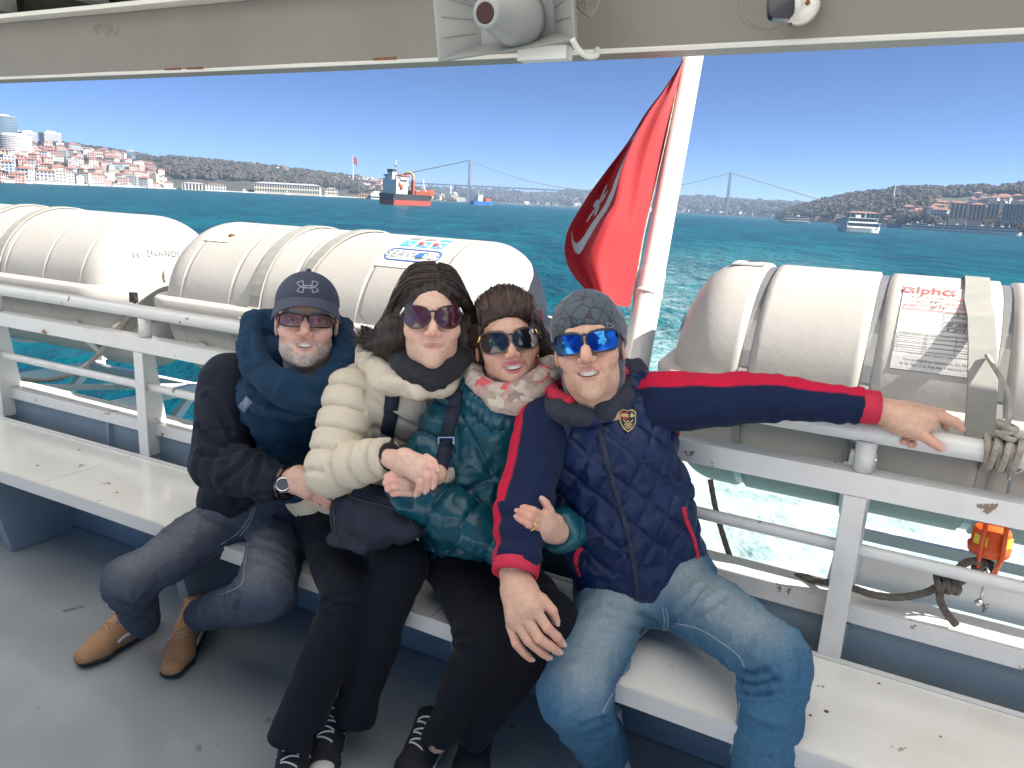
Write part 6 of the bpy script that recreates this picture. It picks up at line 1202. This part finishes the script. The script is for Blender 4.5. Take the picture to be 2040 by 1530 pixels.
ribbon(C, jbC, [(1028, 835), (1020, 900), (1012, 970), (1002, 1010), (996, 1060), (990, 1125)], .009, M['tealzip'], 'zip', jk, .004)
coll = [(938, 770, 1.96), (955, 800, 1.92), (990, 830, 1.90), (1030, 845, 1.91)]
pr = [('c', J(*a), J(*b_), .034, .032, .02) for a, b_ in zip(coll[:-1], coll[1:])]+[('c', J(930, 765, 2.0), J(1080, 770, 2.04), .05, .05, .03)]
cloth(C, 'collar', pr, .006, M['teal'], lambda V, N: .006*np.abs(np.sin((V@nrm(J(1030, 845, 1.91)-J(938, 770, 1.96)+UP*.05))*160))+wrinkles(V, .006, 25), par=jk)
# scarf
m, t, b, N, L = node_mat('beige pink printed scarf'); M['scarfpink'] = m; tc = N('TexCoord'); mp = N('Mapping'); mp.inputs['Rotation'].default_value = (.5, .3, .6); L(tc.outputs['Object'], mp.inputs[0]); vo = N('TexVoronoi'); vo.distance = 'CHEBYCHEV'; vo.inputs['Scale'].default_value = 30; dn = N('TexNoise'); dn.inputs['Scale'].default_value = 18; L(mp.outputs[0], dn.inputs['Vector']); dv = N('VectorMath'); dv.operation = 'MULTIPLY_ADD'; L(dn.outputs['Color'], dv.inputs[0]); dv.inputs[1].default_value = (.09, .09, .09); L(mp.outputs[0], dv.inputs[2]); L(dv.outputs[0], vo.inputs['Vector']); cr = N('ValToRGB'); cr.color_ramp.interpolation = 'CONSTANT'
for i, (p_, c_) in enumerate(((0, (.40, .31, .25)), (.30, (.56, .48, .40)), (.44, (.46, .27, .25)), (.56, (.50, .41, .34)), (.70, (.60, .09, .10)), (.80, (.30, .22, .19)), (.88, (.52, .38, .36)))):
    e = cr.color_ramp.elements[i] if i < 2 else cr.color_ramp.elements.new(p_); e.position = p_; e.color = rgba(c_)
sx_ = N('SeparateXYZ'); L(vo.outputs['Color'], sx_.inputs[0]); L(sx_.outputs[0], cr.inputs[0]); L(cr.outputs[0], b.inputs['Base Color']); b.inputs['Roughness'].default_value = .85; b.inputs['Sheen Weight'].default_value = .3
nz_ = N('TexNoise'); nz_.inputs['Scale'].default_value = 90; bp = N('Bump'); bp.inputs['Strength'].default_value = .5; bp.inputs['Distance'].default_value = .005; L(nz_.outputs[0], bp.inputs['Height']); L(bp.outputs[0], b.inputs['Normal'])
l1 = [(935, 735, 1.97), (955, 765, 1.91), (990, 785, 1.87), (1040, 775, 1.86), (1085, 745, 1.90), (1098, 725, 1.96)]; l2 = [(975, 790, 1.88), (1000, 805, 1.86), (1040, 800, 1.85), (1080, 770, 1.88), (1100, 745, 1.93)]
pr = bundle(l1, .017, .0125, 6, 1.8, .006, 3)+bundle(l2, .015, .011, 6, 1.4, .005, 4)+[('c', J(1010, 800, 1.86), J(1030, 815, 1.855), .028, .018, .012), ('c', J(940, 735, 2.0), J(1090, 730, 2.02), .04, .04, .02), ('c', J(930, 745, 1.98), J(915, 760, 1.97), .024, .016, .015), ('c', J(1010, 800, 1.865), J(1060, 805, 1.87), .024, .020, .012)]
cloth(C, 'scarf', pr, .0045, M['scarfpink'], lambda V, N: .004*ridged(V@np.array([[.9, .3, .3], [-.3, .9, .2], [-.3, -.2, .9]]), 22, 5, (.6, .8, 1.8))-.001+wrinkles(V, .004, 60, 2))
hand(C, [((1128, 1070, 1.815), .026, (1108, 1058, 1.765), .027), ((1108, 1058, 1.765), .027, (1086, 1046, 1.720), .027), ((1106, 1040, 1.745), .020, (1084, 1030, 1.715), .018), ((1100, 1065, 1.745), .020, (1080, 1062, 1.715), .018)], [[(1080, 1028, 1.710, .011), (1062, 1018, 1.690, .0105), (1048, 1013, 1.690, .0095), (1040, 1011, 1.700, .0085)], [(1076, 1041, 1.705, .0115), (1055, 1030, 1.680, .011), (1041, 1022, 1.683, .0098), (1034, 1020, 1.693, .0088)], [(1075, 1053, 1.705, .0115), (1053, 1044, 1.680, .0108), (1039, 1035, 1.683, .0096), (1032, 1032, 1.693, .0086)], [(1074, 1064, 1.710, .0105), (1056, 1059, 1.690, .0098), (1045, 1052, 1.690, .0088), (1039, 1047, 1.700, .008)], [(1100, 1036, 1.735, .014), (1094, 1018, 1.720, .012), (1087, 1003, 1.715, .0105), (1080, 995, 1.717, .009)]])
MB().ring(J(1058, 1047, 1.683), .0118, .0026, nrm(J(1053, 1044, 1.68)-J(1075, 1053, 1.705)), 20, 6).obj('ring', M['gold'], C.o, True)
rk, ra, lk, la = J(968, 1265, 1.88), J(872, 1475, 1.97), J(1092, 1240, 1.86), J(945, 1465, 1.99)
pr = [('ec', J(905, 1110, 2.17), J(1010, 1130, 2.13), (.085, .09), (.085, .09), UP, .04), ('c', J(905, 1125, 2.12), rk, .084, .070, .04), ('c', rk, ra, .068, .043, .03), ('c', J(1010, 1140, 2.10), lk, .084, .072, .04), ('c', lk, la, .068, .043, .03), ('cut', ra+nrm(ra-rk)*.03, ra-rk, .12), ('cut', la+nrm(la-lk)*.03, la-lk, .12)]
cloth(C, 'trousers', pr, .007, M['blacktrouser'], lambda V, N: wrinkles(V, .008, 12, 5)+limb_folds(V, [(lerp(rk, ra, .06), ra-rk), (lerp(lk, la, .06), la-lk)], .004, 140, .06), creases=[([(900, 1270), (930, 1262), (960, 1280)], .008, .007), ([(905, 1280), (935, 1290), (965, 1290)], .006, .006)])
shoe(C, on_z(868, 1482, 0), on_z(800, 1590, 0), ra, M['canvasblack'], M['solewhite'], M['lace_white'], wd=.042)
shoe(C, on_z(955, 1465, 0), on_z(930, 1590, 0), la, M['canvasblack'], M['solewhite'], M['lace_white'], wd=.042)
V, Q = sdf_mesh([('ec', J(945, 1085, 2.16), J(1000, 860, 2.00), (.11, .09), (.10, .075), SCv, .04), ('c', J(1000, 850, 2.0), W((0, .03, -.12)), .045, .045, .05), ('c', J(905, 825, 2.0), J(1080, 840, 2.05), .045, .045, .04), ('c', rs_, re_, .045, .04, .03), ('c', re_, rw_, .04, .028, .02), ('c', J(1085, 840, 2.05), J(1150, 1030, 2.02), .04, .04, .03), ('c', J(1150, 1040, 1.99), J(1112, 1060, 1.83), .035, .024, .02), ('c', J(905, 1125, 2.12), rk, .06, .05, .03), ('c', rk, ra, .05, .032, .02), ('c', J(1010, 1140, 2.10), lk, .06, .05, .03), ('c', lk, la, .05, .032, .02)], .012); C.add(V, Q); C.done()
# ---------------------------------------------------------------- man in quilted vest
Dm = Body('man in blue quilted vest and skull cap with mirrored sunglasses, arm on rail', on_z(1280, 1480, 0), (.58, .35, .25))
W = headframe(1173, 688, 1.79, roll=7, yaw=-4, pitch=-5, sc_=1.05); make_head(Dm, W, True, lip=(.44, .19, .16), jaw=1.05, chin=1.05, wide=1.0, jw=.94, nose=1.02)
M['mirror'] = mk('blue mirror lens', (.03, .26, .62), .04, metal=1, var=.05, c2=(.01, .10, .42), vs=30, coat=.5); M['navyframe'] = mk('navy frame', (.008, .014, .04), .25, coat=.3)
glasses(Dm, 'way', M['navyframe'], M['mirror'], cz=-.002, ex=.037, rim=.0026)
m, t, b, N, L = node_mat('grey blue patterned beanie'); M['beanie'] = m; tc = N('TexCoord'); vo = N('TexVoronoi'); vo.feature = 'DISTANCE_TO_EDGE'; vo.inputs['Scale'].default_value = 34; L(tc.outputs['Object'], vo.inputs['Vector']); cr = N('ValToRGB'); cr.color_ramp.elements[0].position = .03; cr.color_ramp.elements[1].position = .07; cr.color_ramp.elements[0].color = (.006, .008, .012, 1); cr.color_ramp.elements[1].color = (.035, .055, .075, 1); L(vo.outputs[0], cr.inputs[0]); L(cr.outputs[0], b.inputs['Base Color']); b.inputs['Roughness'].default_value = .6; b.inputs['Sheen Weight'].default_value = .3
pr = [('e', (0, .014, .038), (.082, .104, .090), None, .01), ('ec', (0, .030, .03), (0, .040, -.12), (.083, .07), (.066, .06), (1, 0, 0), .02), ('-e', (0, -.118, -.075), (.0705, .102, .121), None, .006), ('cut', (0, 0, -.13), (0, 0, -1))]
V, Q = sdf_mesh(pr, .0036); Nn = vnormals(V, Q); V = V+Nn*(.003*ridged(V, 16, 3, (1, 1, 2)))[:, None]; bn = Dm.part('skull_cap', W(V), Q, M['beanie']); bnb = bvh(W(V), Q)
seam(Dm, bnb, [(1211, 643), (1222, 650), (1214, 654), (1213, 658), (1208, 645), (1211, 643)], .0009, M['logo'], 'cap_emblem', bn, 3)
SD = nrm(J(1310, 800, 1.88)-J(1075, 850, 1.86)); M['vest'] = mk('blue quilted nylon', (.005, .016, .064), .42, spec=.28, var=.10, vs=7, bump=.4, bs=55, bdist=.004)
T0, T1, T2, T3 = J(1278, 1150, 2.0), J(1240, 1010, 1.95), J(1210, 895, 1.91), J(1195, 830, 1.90)
pr = [('ec', T0, T1, (.178, .125), (.176, .125), SD, .03), ('ec', T1, T2, (.176, .125), (.166, .12), SD, .04), ('ec', T2, T3, (.166, .12), (.135, .10), SD, .04), ('c', J(1095, 845, 1.88), J(1290, 790, 1.90), .066, .064, .05), ('cut', J(1290, 1190, 1.95), T0-T1+UP*-.0, .5)]
def quiltD(V, N):
    d = V-T1; ax = nrm(T2-T0); a = d@SD; z = d@ax; l = np.minimum(np.abs(np.sin(np.pi*(a+z*.78)/.080)), np.abs(np.sin(np.pi*(a-z*.78)/.080))); low = np.clip((z+.13)/.03, .15, 1)
    return .008*low*(np.clip(l, 0, 1)**.5-.65)-.0035*low*g2(l, .13)+wrinkles(V, .008, 15, 2)+.005*ridged(V, 13, 4)+.003*ridged(V, 26, 11)
vs_, V, Q, vb = cloth(Dm, 'quilted_vest', pr, .0055, M['vest'], quiltD, sm=1)
M['red'] = mk('crimson trim', (.50, .012, .045), .7, var=.08, bump=.2, bs=200); M['navysleeve'] = mk('navy jersey', (.014, .022, .058), .85, var=.12, bump=.25, bs=90, bdist=.003, sheen=.04)
ribbon(Dm, vb, [(1182, 800), (1192, 850), (1212, 930), (1235, 1010), (1255, 1085), (1265, 1140), (1270, 1195)], .008, mk('navy zip tape', (.010, .018, .05), .5, bump=.5, bs=300), 'zip', vs_, .004)
ribbon(Dm, vb, [(1361, 1010), (1366, 1035), (1378, 1065), (1385, 1090), (1388, 1115), (1378, 1132)], .0062, M['red'], 'pocket_zip', vs_, .003)
ribbon(Dm, vb, [(1158, 1090), (1148, 1108), (1150, 1130), (1158, 1148)], .0065, M['red'], 'pocket_zip', vs_, .003)
H0, n0 = hit(vb, 1249, 837, .004); ax_ = nrm(T2-T0)*.3+CU; bx = nrm(CR-n0*(CR@n0)); by = np.cross(n0, bx); by = by if by@UP > 0 else -by
BD = [(-.022, .020), (-.012, .026), (0, .023), (.012, .026), (.022, .020), (.021, -.006), (.012, -.021), (0, -.029), (-.012, -.021), (-.021, -.006)]
def badge(poly, mat, lift, name, par): q = MB(); q.prism([H0+bx*x+by*y+n0*lift for x, y in poly], n0*.0012); return q.obj(name, mat, par)
M['badgegold'] = mk('gold thread', (.50, .40, .14), .6); M['badgenavy'] = mk('navy patch', (.01, .015, .03), .7)
bd = badge(BD, M['badgegold'], 0, 'shield_badge', vs_); badge([(x*.88, y*.88) for x, y in BD], M['badgenavy'], .0009, 'badge_field', bd)
badge([(-.0185, .004), (0, .002), (0, .018), (-.0185, .018)], M['red'], .0018, 'badge_stripe', bd); badge([(-.0185, .008), (0, .007), (0, .014), (-.0185, .014)], M['badgegold'], .0026, 'badge_stripe', bd)
badge([(.004, .006), (.016, .008), (.018, .015), (.014, .012), (.010, .019), (.006, .012)], M['badgegold'], .0018, 'badge_animal', bd)
for sx in (-1, 1): badge([(sx*-.014, .0), (sx*-.012, .0015), (sx*.010, -.019), (sx*.008, -.0205)], M['badgegold'], .0018+.0007*(sx > 0), 'badge_cross', bd)
for x, y in ((-.008, -.011), (.008, -.011), (0, -.003), (0, -.019)): badge([(x-.002, y-.002), (x+.002, y-.002), (x+.002, y+.002), (x-.002, y+.002)], M['badgegold'], .002, 'badge_letter', bd)
rs_, re_, rw_ = J(1080, 850, 1.86), J(1043, 1020, 1.76), J(1026, 1142, 1.68); ls_, le_, lw_ = J(1305, 802, 1.88), J(1540, 792, 1.82), J(1745, 812, 1.765)
def stripe(dirs, bones_, wdt):
    def f_(V, N):
        C_ = np.tile(V3(.010, .017, .050), (len(V), 1)); bi, bt = bone_t(V, [(a, b_, .06) for a, b_ in bones_])
        for i, (a, b_) in enumerate(bones_):
            z = nrm(b_-a); d = nrm(dirs[i]-z*(dirs[i]@z)); r_ = (V-a)-((V-a)@z)[:, None]*z; r_ /= np.linalg.norm(r_, axis=1, keepdims=True)+1e-9
            m_ = (bi == i) & (wdt[i] > 0); w_ = np.clip((wdt[i]-np.arccos(np.clip(r_@d, -1, 1)))/.07+.5, 0, 1)[m_, None]; C_[m_] = C_[m_]*(1-w_)+V3(.50, .012, .045)*w_
        return C_
    return f_
M['sleeve'] = mk('navy jersey with crimson stripe', (0, 0, 0), .9, spec=.12, var=.12, bump=.25, bs=90, bdist=.003, sheen=.04, attr=True)
pr = [('c', ls_, le_, .076, .054, .02), ('c', le_, lw_, .054, .037, .02), ('cut', lw_-nrm(lw_-le_)*.035, lw_-le_, .10)]
cloth(Dm, 'sleeve', pr, .0048, M['sleeve'], lambda V, N: wrinkles(V, .008, 16, 3)+.006*ridged(V, 12, 6, (.6, 1, 1))+limb_folds(V, [(lw_-nrm(lw_-le_)*.05, lw_-le_), (le_, lw_-le_)], .004, 140, .06), stripe([UP-fw*.20, UP-fw*.20], [(ls_, le_), (le_, lw_)], [.62, .62]))
pr = [('c', rs_, re_, .070, .060, .02), ('c', re_, rw_, .060, .052, .02), ('cut', rw_-nrm(rw_-re_)*.012, rw_-re_, .10)]
cloth(Dm, 'sleeve', pr, .0048, M['sleeve'], lambda V, N: wrinkles(V, .008, 16, 5)+.006*ridged(V, 12, 7)+limb_folds(V, [(re_, rw_-re_), (rw_-nrm(rw_-re_)*.05, rw_-re_)], .005, 120, .07), stripe([-CR+fw*-.35, -CR-fw*.2], [(rs_, re_), (re_, rw_)], [.52, .40]))
def cuffm(w_, e_, r_a, r_b, ln):
    d = nrm(w_-e_); q = MB(); q.lathe(w_-d*ln*.9, d, [(-.004, r_a*.9), (0, r_a), (ln*.5, (r_a+r_b)/2), (ln, r_b), (ln+.002, r_b*.9), (ln-.004, r_b*.7)], 40, cap=False); q.v = [list(V3(p)) for p in q.v]; q.obj('cuff', M['red'], Dm.o, True)
cuffm(lw_, le_, .041, .040, .045); cuffm(rw_, re_, .0545, .0525, .026)
for pts in ([(1305, 742), (1310, 790), (1325, 830), (1352, 866)], [(1040, 880), (1050, 905), (1062, 935)], ):
    P = spline([(x, y, 0) for x, y in pts], 6); q = MB(); q.tube([hit(vb, p[0], p[1], .003)[0] for p in P], .0028, 6); q.obj('piping', M['red'], vs_, True)
hd = [(1078, 790, 1.93), (1092, 812, 1.85), (1125, 822, 1.79), (1160, 825, 1.765)]; hd2 = [(1262, 745, 1.95), (1255, 775, 1.86), (1235, 795, 1.80), (1205, 815, 1.77)]
M['hood'] = mk('charcoal jersey hood', (.022, .026, .042), .9, var=.12, bump=.3, bs=90, sheen=.04)
pr = [('c', J(*a), J(*b_), .027, .023, .012) for tb_ in (hd, hd2) for a, b_ in zip(tb_[:-1], tb_[1:])]+[('c', J(1078, 785, 1.95), J(1165, 780, 2.0), .04, .045, .02), ('c', J(1165, 780, 2.0), J(1262, 745, 1.96), .045, .04, .02)]
vc = [(1110, 818, 1.83), (1150, 832, 1.785), (1185, 832, 1.775), (1222, 808, 1.80), (1240, 785, 1.85)]
cloth(Dm, 'vest_collar', [('ec', J(*a), J(*b_), (.024, .014), (.024, .014), UP, .012) for a, b_ in zip(vc[:-1], vc[1:])], .005, M['vest'], lambda V, N: wrinkles(V, .006, 30, 2), par=vs_)
ho, V, Q, hb = cloth(Dm, 'hood', pr, .005, M['hood'], lambda V, N: wrinkles(V, .012, 22, 2)+.006*ridged(V, 18, 4))
pr = [('c', J(1092, 770, 1.90), J(1108, 795, 1.845), .022, .020, .01), ('c', J(1108, 795, 1.845), J(1135, 805, 1.80), .020, .016, .01), ('c', J(1238, 745, 1.90), J(1232, 775, 1.83), .018, .016, .01), ('c', J(1095, 775, 1.92), J(1120, 760, 1.93), .02, .02, .01)]
cloth(Dm, 'hood_lining', pr, .0045, M['red'], lambda V, N: wrinkles(V, .01, 35, 2)+.004*ridged(V, 26, 3))
for x, y in ((1126, 791), (1225, 765)): H_, n_ = hit(hb, x, y, .002); MB().ring(H_, .0045, .0016, n_, 14, 5).obj('eyelet', M['red'], ho, True)
for x, y in ((1140, 797), (1222, 775)): H_, n_ = hit(hb, x, y, .005); q = MB(); q.ico(H_, (.009, .006, .006), 1); q.obj('cord_lock', M['blackframe'], ho, True)
q = MB(); H_, n_ = hit(vb, 1183, 808, .004); q.box(H_, (.003, .002, .009), (CR, fw, CU)); q.ring(H_-CU*.012, .005, .0012, n_, 12, 5); q.obj('zip_pull', M['steel'], vs_)
# hands
hand(Dm, [((1025, 1140, 1.685), .034, (1034, 1175, 1.665), .037), ((1034, 1175, 1.665), .036, (1052, 1212, 1.625), .030), ((1026, 1180, 1.665), .030, (1030, 1232, 1.63), .026), ((1050, 1180, 1.66), .026, (1066, 1208, 1.625), .020)], [[(1066, 1214, 1.618, .0125), (1091, 1251, 1.598, .0115), (1109, 1268, 1.605, .0102), (1120, 1281, 1.618, .0088)], [(1044, 1226, 1.618, .0128), (1073, 1270, 1.595, .0118), (1097, 1288, 1.603, .0104), (1112, 1298, 1.618, .009)], [(1028, 1238, 1.622, .0125), (1053, 1277, 1.603, .0112), (1076, 1297, 1.610, .010), (1091, 1308, 1.622, .0088)], [(1017, 1246, 1.632, .0115), (1029, 1282, 1.618, .010), (1044, 1301, 1.622, .009), (1057, 1312, 1.632, .008)], [(1050, 1182, 1.655, .020), (1080, 1195, 1.635, .0145), (1100, 1218, 1.628, .0118), (1108, 1238, 1.632, .0095)]])
hand(Dm, [((1735, 812, 1.77), .031, (1785, 828, 1.755), .033), ((1785, 828, 1.755), .034, (1838, 838, 1.735), .030), ((1790, 842, 1.745), .028, (1828, 858, 1.725), .022), ((1800, 818, 1.765), .024, (1858, 826, 1.75), .018)], [[(1855, 828, 1.742, .0135), (1882, 832, 1.735, .0125), (1902, 840, 1.73, .0112), (1914, 852, 1.732, .009)], [(1850, 822, 1.77, .0125), (1874, 824, 1.79, .012), (1884, 850, 1.80, .010)], [(1820, 856, 1.725, .0165), (1842, 870, 1.71, .0128), (1860, 882, 1.702, .0122), (1873, 891, 1.70, .0105)], [(1812, 862, 1.76, .011), (1806, 874, 1.755, .0105), (1801, 880, 1.75, .009)], [(1826, 866, 1.76, .011), (1820, 880, 1.752, .0105), (1815, 886, 1.745, .009)]])
# jeans
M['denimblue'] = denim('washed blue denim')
rk, ra, lk, la = J(1142, 1385, 1.73), J(1200, 1490, 1.93), J(1545, 1312, 1.66), J(1500, 1780, 1.62)
pr = [('ec', J(1225, 1165, 2.02), J(1345, 1150, 2.0), (.10, .10), (.10, .10), UP, .04), ('c', J(1222, 1200, 1.97), rk, .094, .078, .05), ('c', rk, lerp(rk, ra, .5), .078, .066, .03), ('c', lerp(rk, ra, .5), ra, .066, .064, .02), ('c', J(1345, 1175, 1.96), lk, .096, .072, .05), ('c', lk, la, .072, .058, .02), ('cut', ra+nrm(ra-rk)*.015, ra-rk, .14), ('cut', la+nrm(la-lk)*.03, la-lk, .14)]
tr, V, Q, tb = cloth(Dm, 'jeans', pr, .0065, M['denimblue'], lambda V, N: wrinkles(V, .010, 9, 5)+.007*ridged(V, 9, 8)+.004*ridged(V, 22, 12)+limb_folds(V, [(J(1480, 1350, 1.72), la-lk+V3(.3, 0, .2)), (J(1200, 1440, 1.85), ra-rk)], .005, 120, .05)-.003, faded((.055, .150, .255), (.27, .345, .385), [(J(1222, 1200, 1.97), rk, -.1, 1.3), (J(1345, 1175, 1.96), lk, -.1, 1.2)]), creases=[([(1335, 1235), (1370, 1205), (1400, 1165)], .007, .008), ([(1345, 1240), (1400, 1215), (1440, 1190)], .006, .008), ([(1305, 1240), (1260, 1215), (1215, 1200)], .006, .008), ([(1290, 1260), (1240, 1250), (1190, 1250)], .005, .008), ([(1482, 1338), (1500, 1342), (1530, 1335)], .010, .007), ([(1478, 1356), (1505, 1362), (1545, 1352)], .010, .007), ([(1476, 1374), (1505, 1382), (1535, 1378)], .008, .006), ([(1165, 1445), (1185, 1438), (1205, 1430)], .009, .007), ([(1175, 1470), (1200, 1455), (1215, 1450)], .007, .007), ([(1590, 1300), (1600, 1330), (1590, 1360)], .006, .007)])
for pts in ([(1320, 1210), (1324, 1240), (1318, 1260), (1300, 1268), (1270, 1300), (1240, 1345), (1210, 1400), (1200, 1420)], [(1327, 1210), (1331, 1242), (1322, 1262)], [(1345, 1242), (1390, 1252), (1430, 1275), (1470, 1305), (1484, 1330)], [(1474, 1400), (1466, 1450), (1456, 1500), (1450, 1528)]): seam(Dm, tb, pts, .0017, M['stitch'], 'seam', tr)
shoe(Dm, on_z(1200, 1470, 0), on_z(1225, 1600, 0), ra, M['whitecanvas'], M['solewhite'], M['lace_white'], wd=.042)
shoe(Dm, on_z(1500, 1830, 0), on_z(1500, 2080, 0), la, M['whitecanvas'], M['solewhite'], M['lace_white'], wd=.042)
V, Q = sdf_mesh([('ec', T0, T2, (.13, .09), (.12, .085), SD, .04), ('c', T3, W((0, .03, -.12)), .05, .05, .05), ('c', J(1095, 850, 1.89), J(1290, 800, 1.90), .05, .05, .04), ('c', rs_, re_, .05, .045, .03), ('c', re_, rw_, .042, .032, .02), ('c', ls_, le_, .05, .04, .03), ('c', le_, lw_, .04, .030, .02), ('c', J(1222, 1200, 1.97), rk, .07, .06, .03), ('c', rk, ra, .055, .04, .02), ('c', J(1345, 1175, 1.96), lk, .07, .06, .03), ('c', lk, la, .055, .04, .02)], .012); Dm.add(V, Q); Dm.done()
# ---------------------------------------------------------------- bag and straps
M['bagnavy'] = mk('dark navy nylon bag', (.016, .021, .036), .65, spec=.25, var=.12, bump=.4, bs=45, bdist=.005)
BG = thing('shoulder_bag', J(745, 1090, 2.0), 'dark navy nylon shoulder bag on the cream jacketed woman\'s lap', 'bag')
bx0, bx1 = J(685, 1030, 1.98), J(815, 1050, 1.90)
pr = [('ec', J(690, 1035, 1.99), J(745, 1040, 1.94), (.062, .040), (.066, .045), UP, .03), ('ec', J(745, 1040, 1.94), J(815, 1052, 1.91), (.064, .045), (.030, .035), UP, .03), ('ec', J(672, 1075, 1.99), J(720, 1085, 1.95), (.02, .03), (.02, .035), UP, .02), ('ec', J(735, 990, 1.96), J(780, 1000, 1.93), (.03, .03), (.03, .03), UP, .03)]
V, Q = sdf_mesh(pr, .006); Nn = vnormals(V, Q); V = V+Nn*(.010*ridged(V, 9, 3)+wrinkles(V, .012, 14, 8))[:, None]; obj('bag_body', V, Q, M['bagnavy'], BG, True); bb = bvh(V, Q)
for pts in ([(668, 1010), (668, 1050), (680, 1090)], [(690, 985), (730, 1000), (775, 1010), (820, 1040)]): P = spline([(x, y, 0) for x, y in pts], 6); q = MB(); q.tube([hit(bb, p[0], p[1], .001)[0] for p in P], .0022, 5); q.obj('bag_seam', M['blackframe'], BG, True)
P = spline([(778, 742, 0), (783, 780, 0), (778, 830, 0), (768, 885, 0), (762, 935, 0)], 6); Hs = [hit(jbB, p[0], p[1], .006) for p in P]; q = MB(); q.strip([h[0] for h in Hs], [nrm(h[1]+nrm(CAM-h[0])) for h in Hs], .019, .003); q.obj('strap', M['bagnavy'], BG, True)
ST = thing('bag_strap', hit(jbC, 885, 900)[0], 'dark shoulder strap with metal buckle across the teal jacket', 'strap')
P = spline([(913, 775, 0), (903, 815, 0), (893, 860, 0), (884, 905, 0), (878, 935, 0)], 6); Hs = [hit(jbC, p[0], p[1], .008) for p in P]; q = MB(); q.strip([h[0] for h in Hs], [nrm(h[1]+nrm(CAM-h[0])) for h in Hs], .0175, .003); q.obj('webbing', M['bagnavy'], ST, True)
H_, n_ = hit(jbC, 889, 876, .012); q = MB(); xx, yy, zz = CR, CU, nrm(n_)
for sx in (-1, 1): q.box(H_+CR*sx*.019, (.002, .003, .009), (CR, fw, CU))
q.box(H_+CU*.008, (.019, .002, .0015), (CR, fw, CU)); q.obj('buckle', M['silver'], ST)
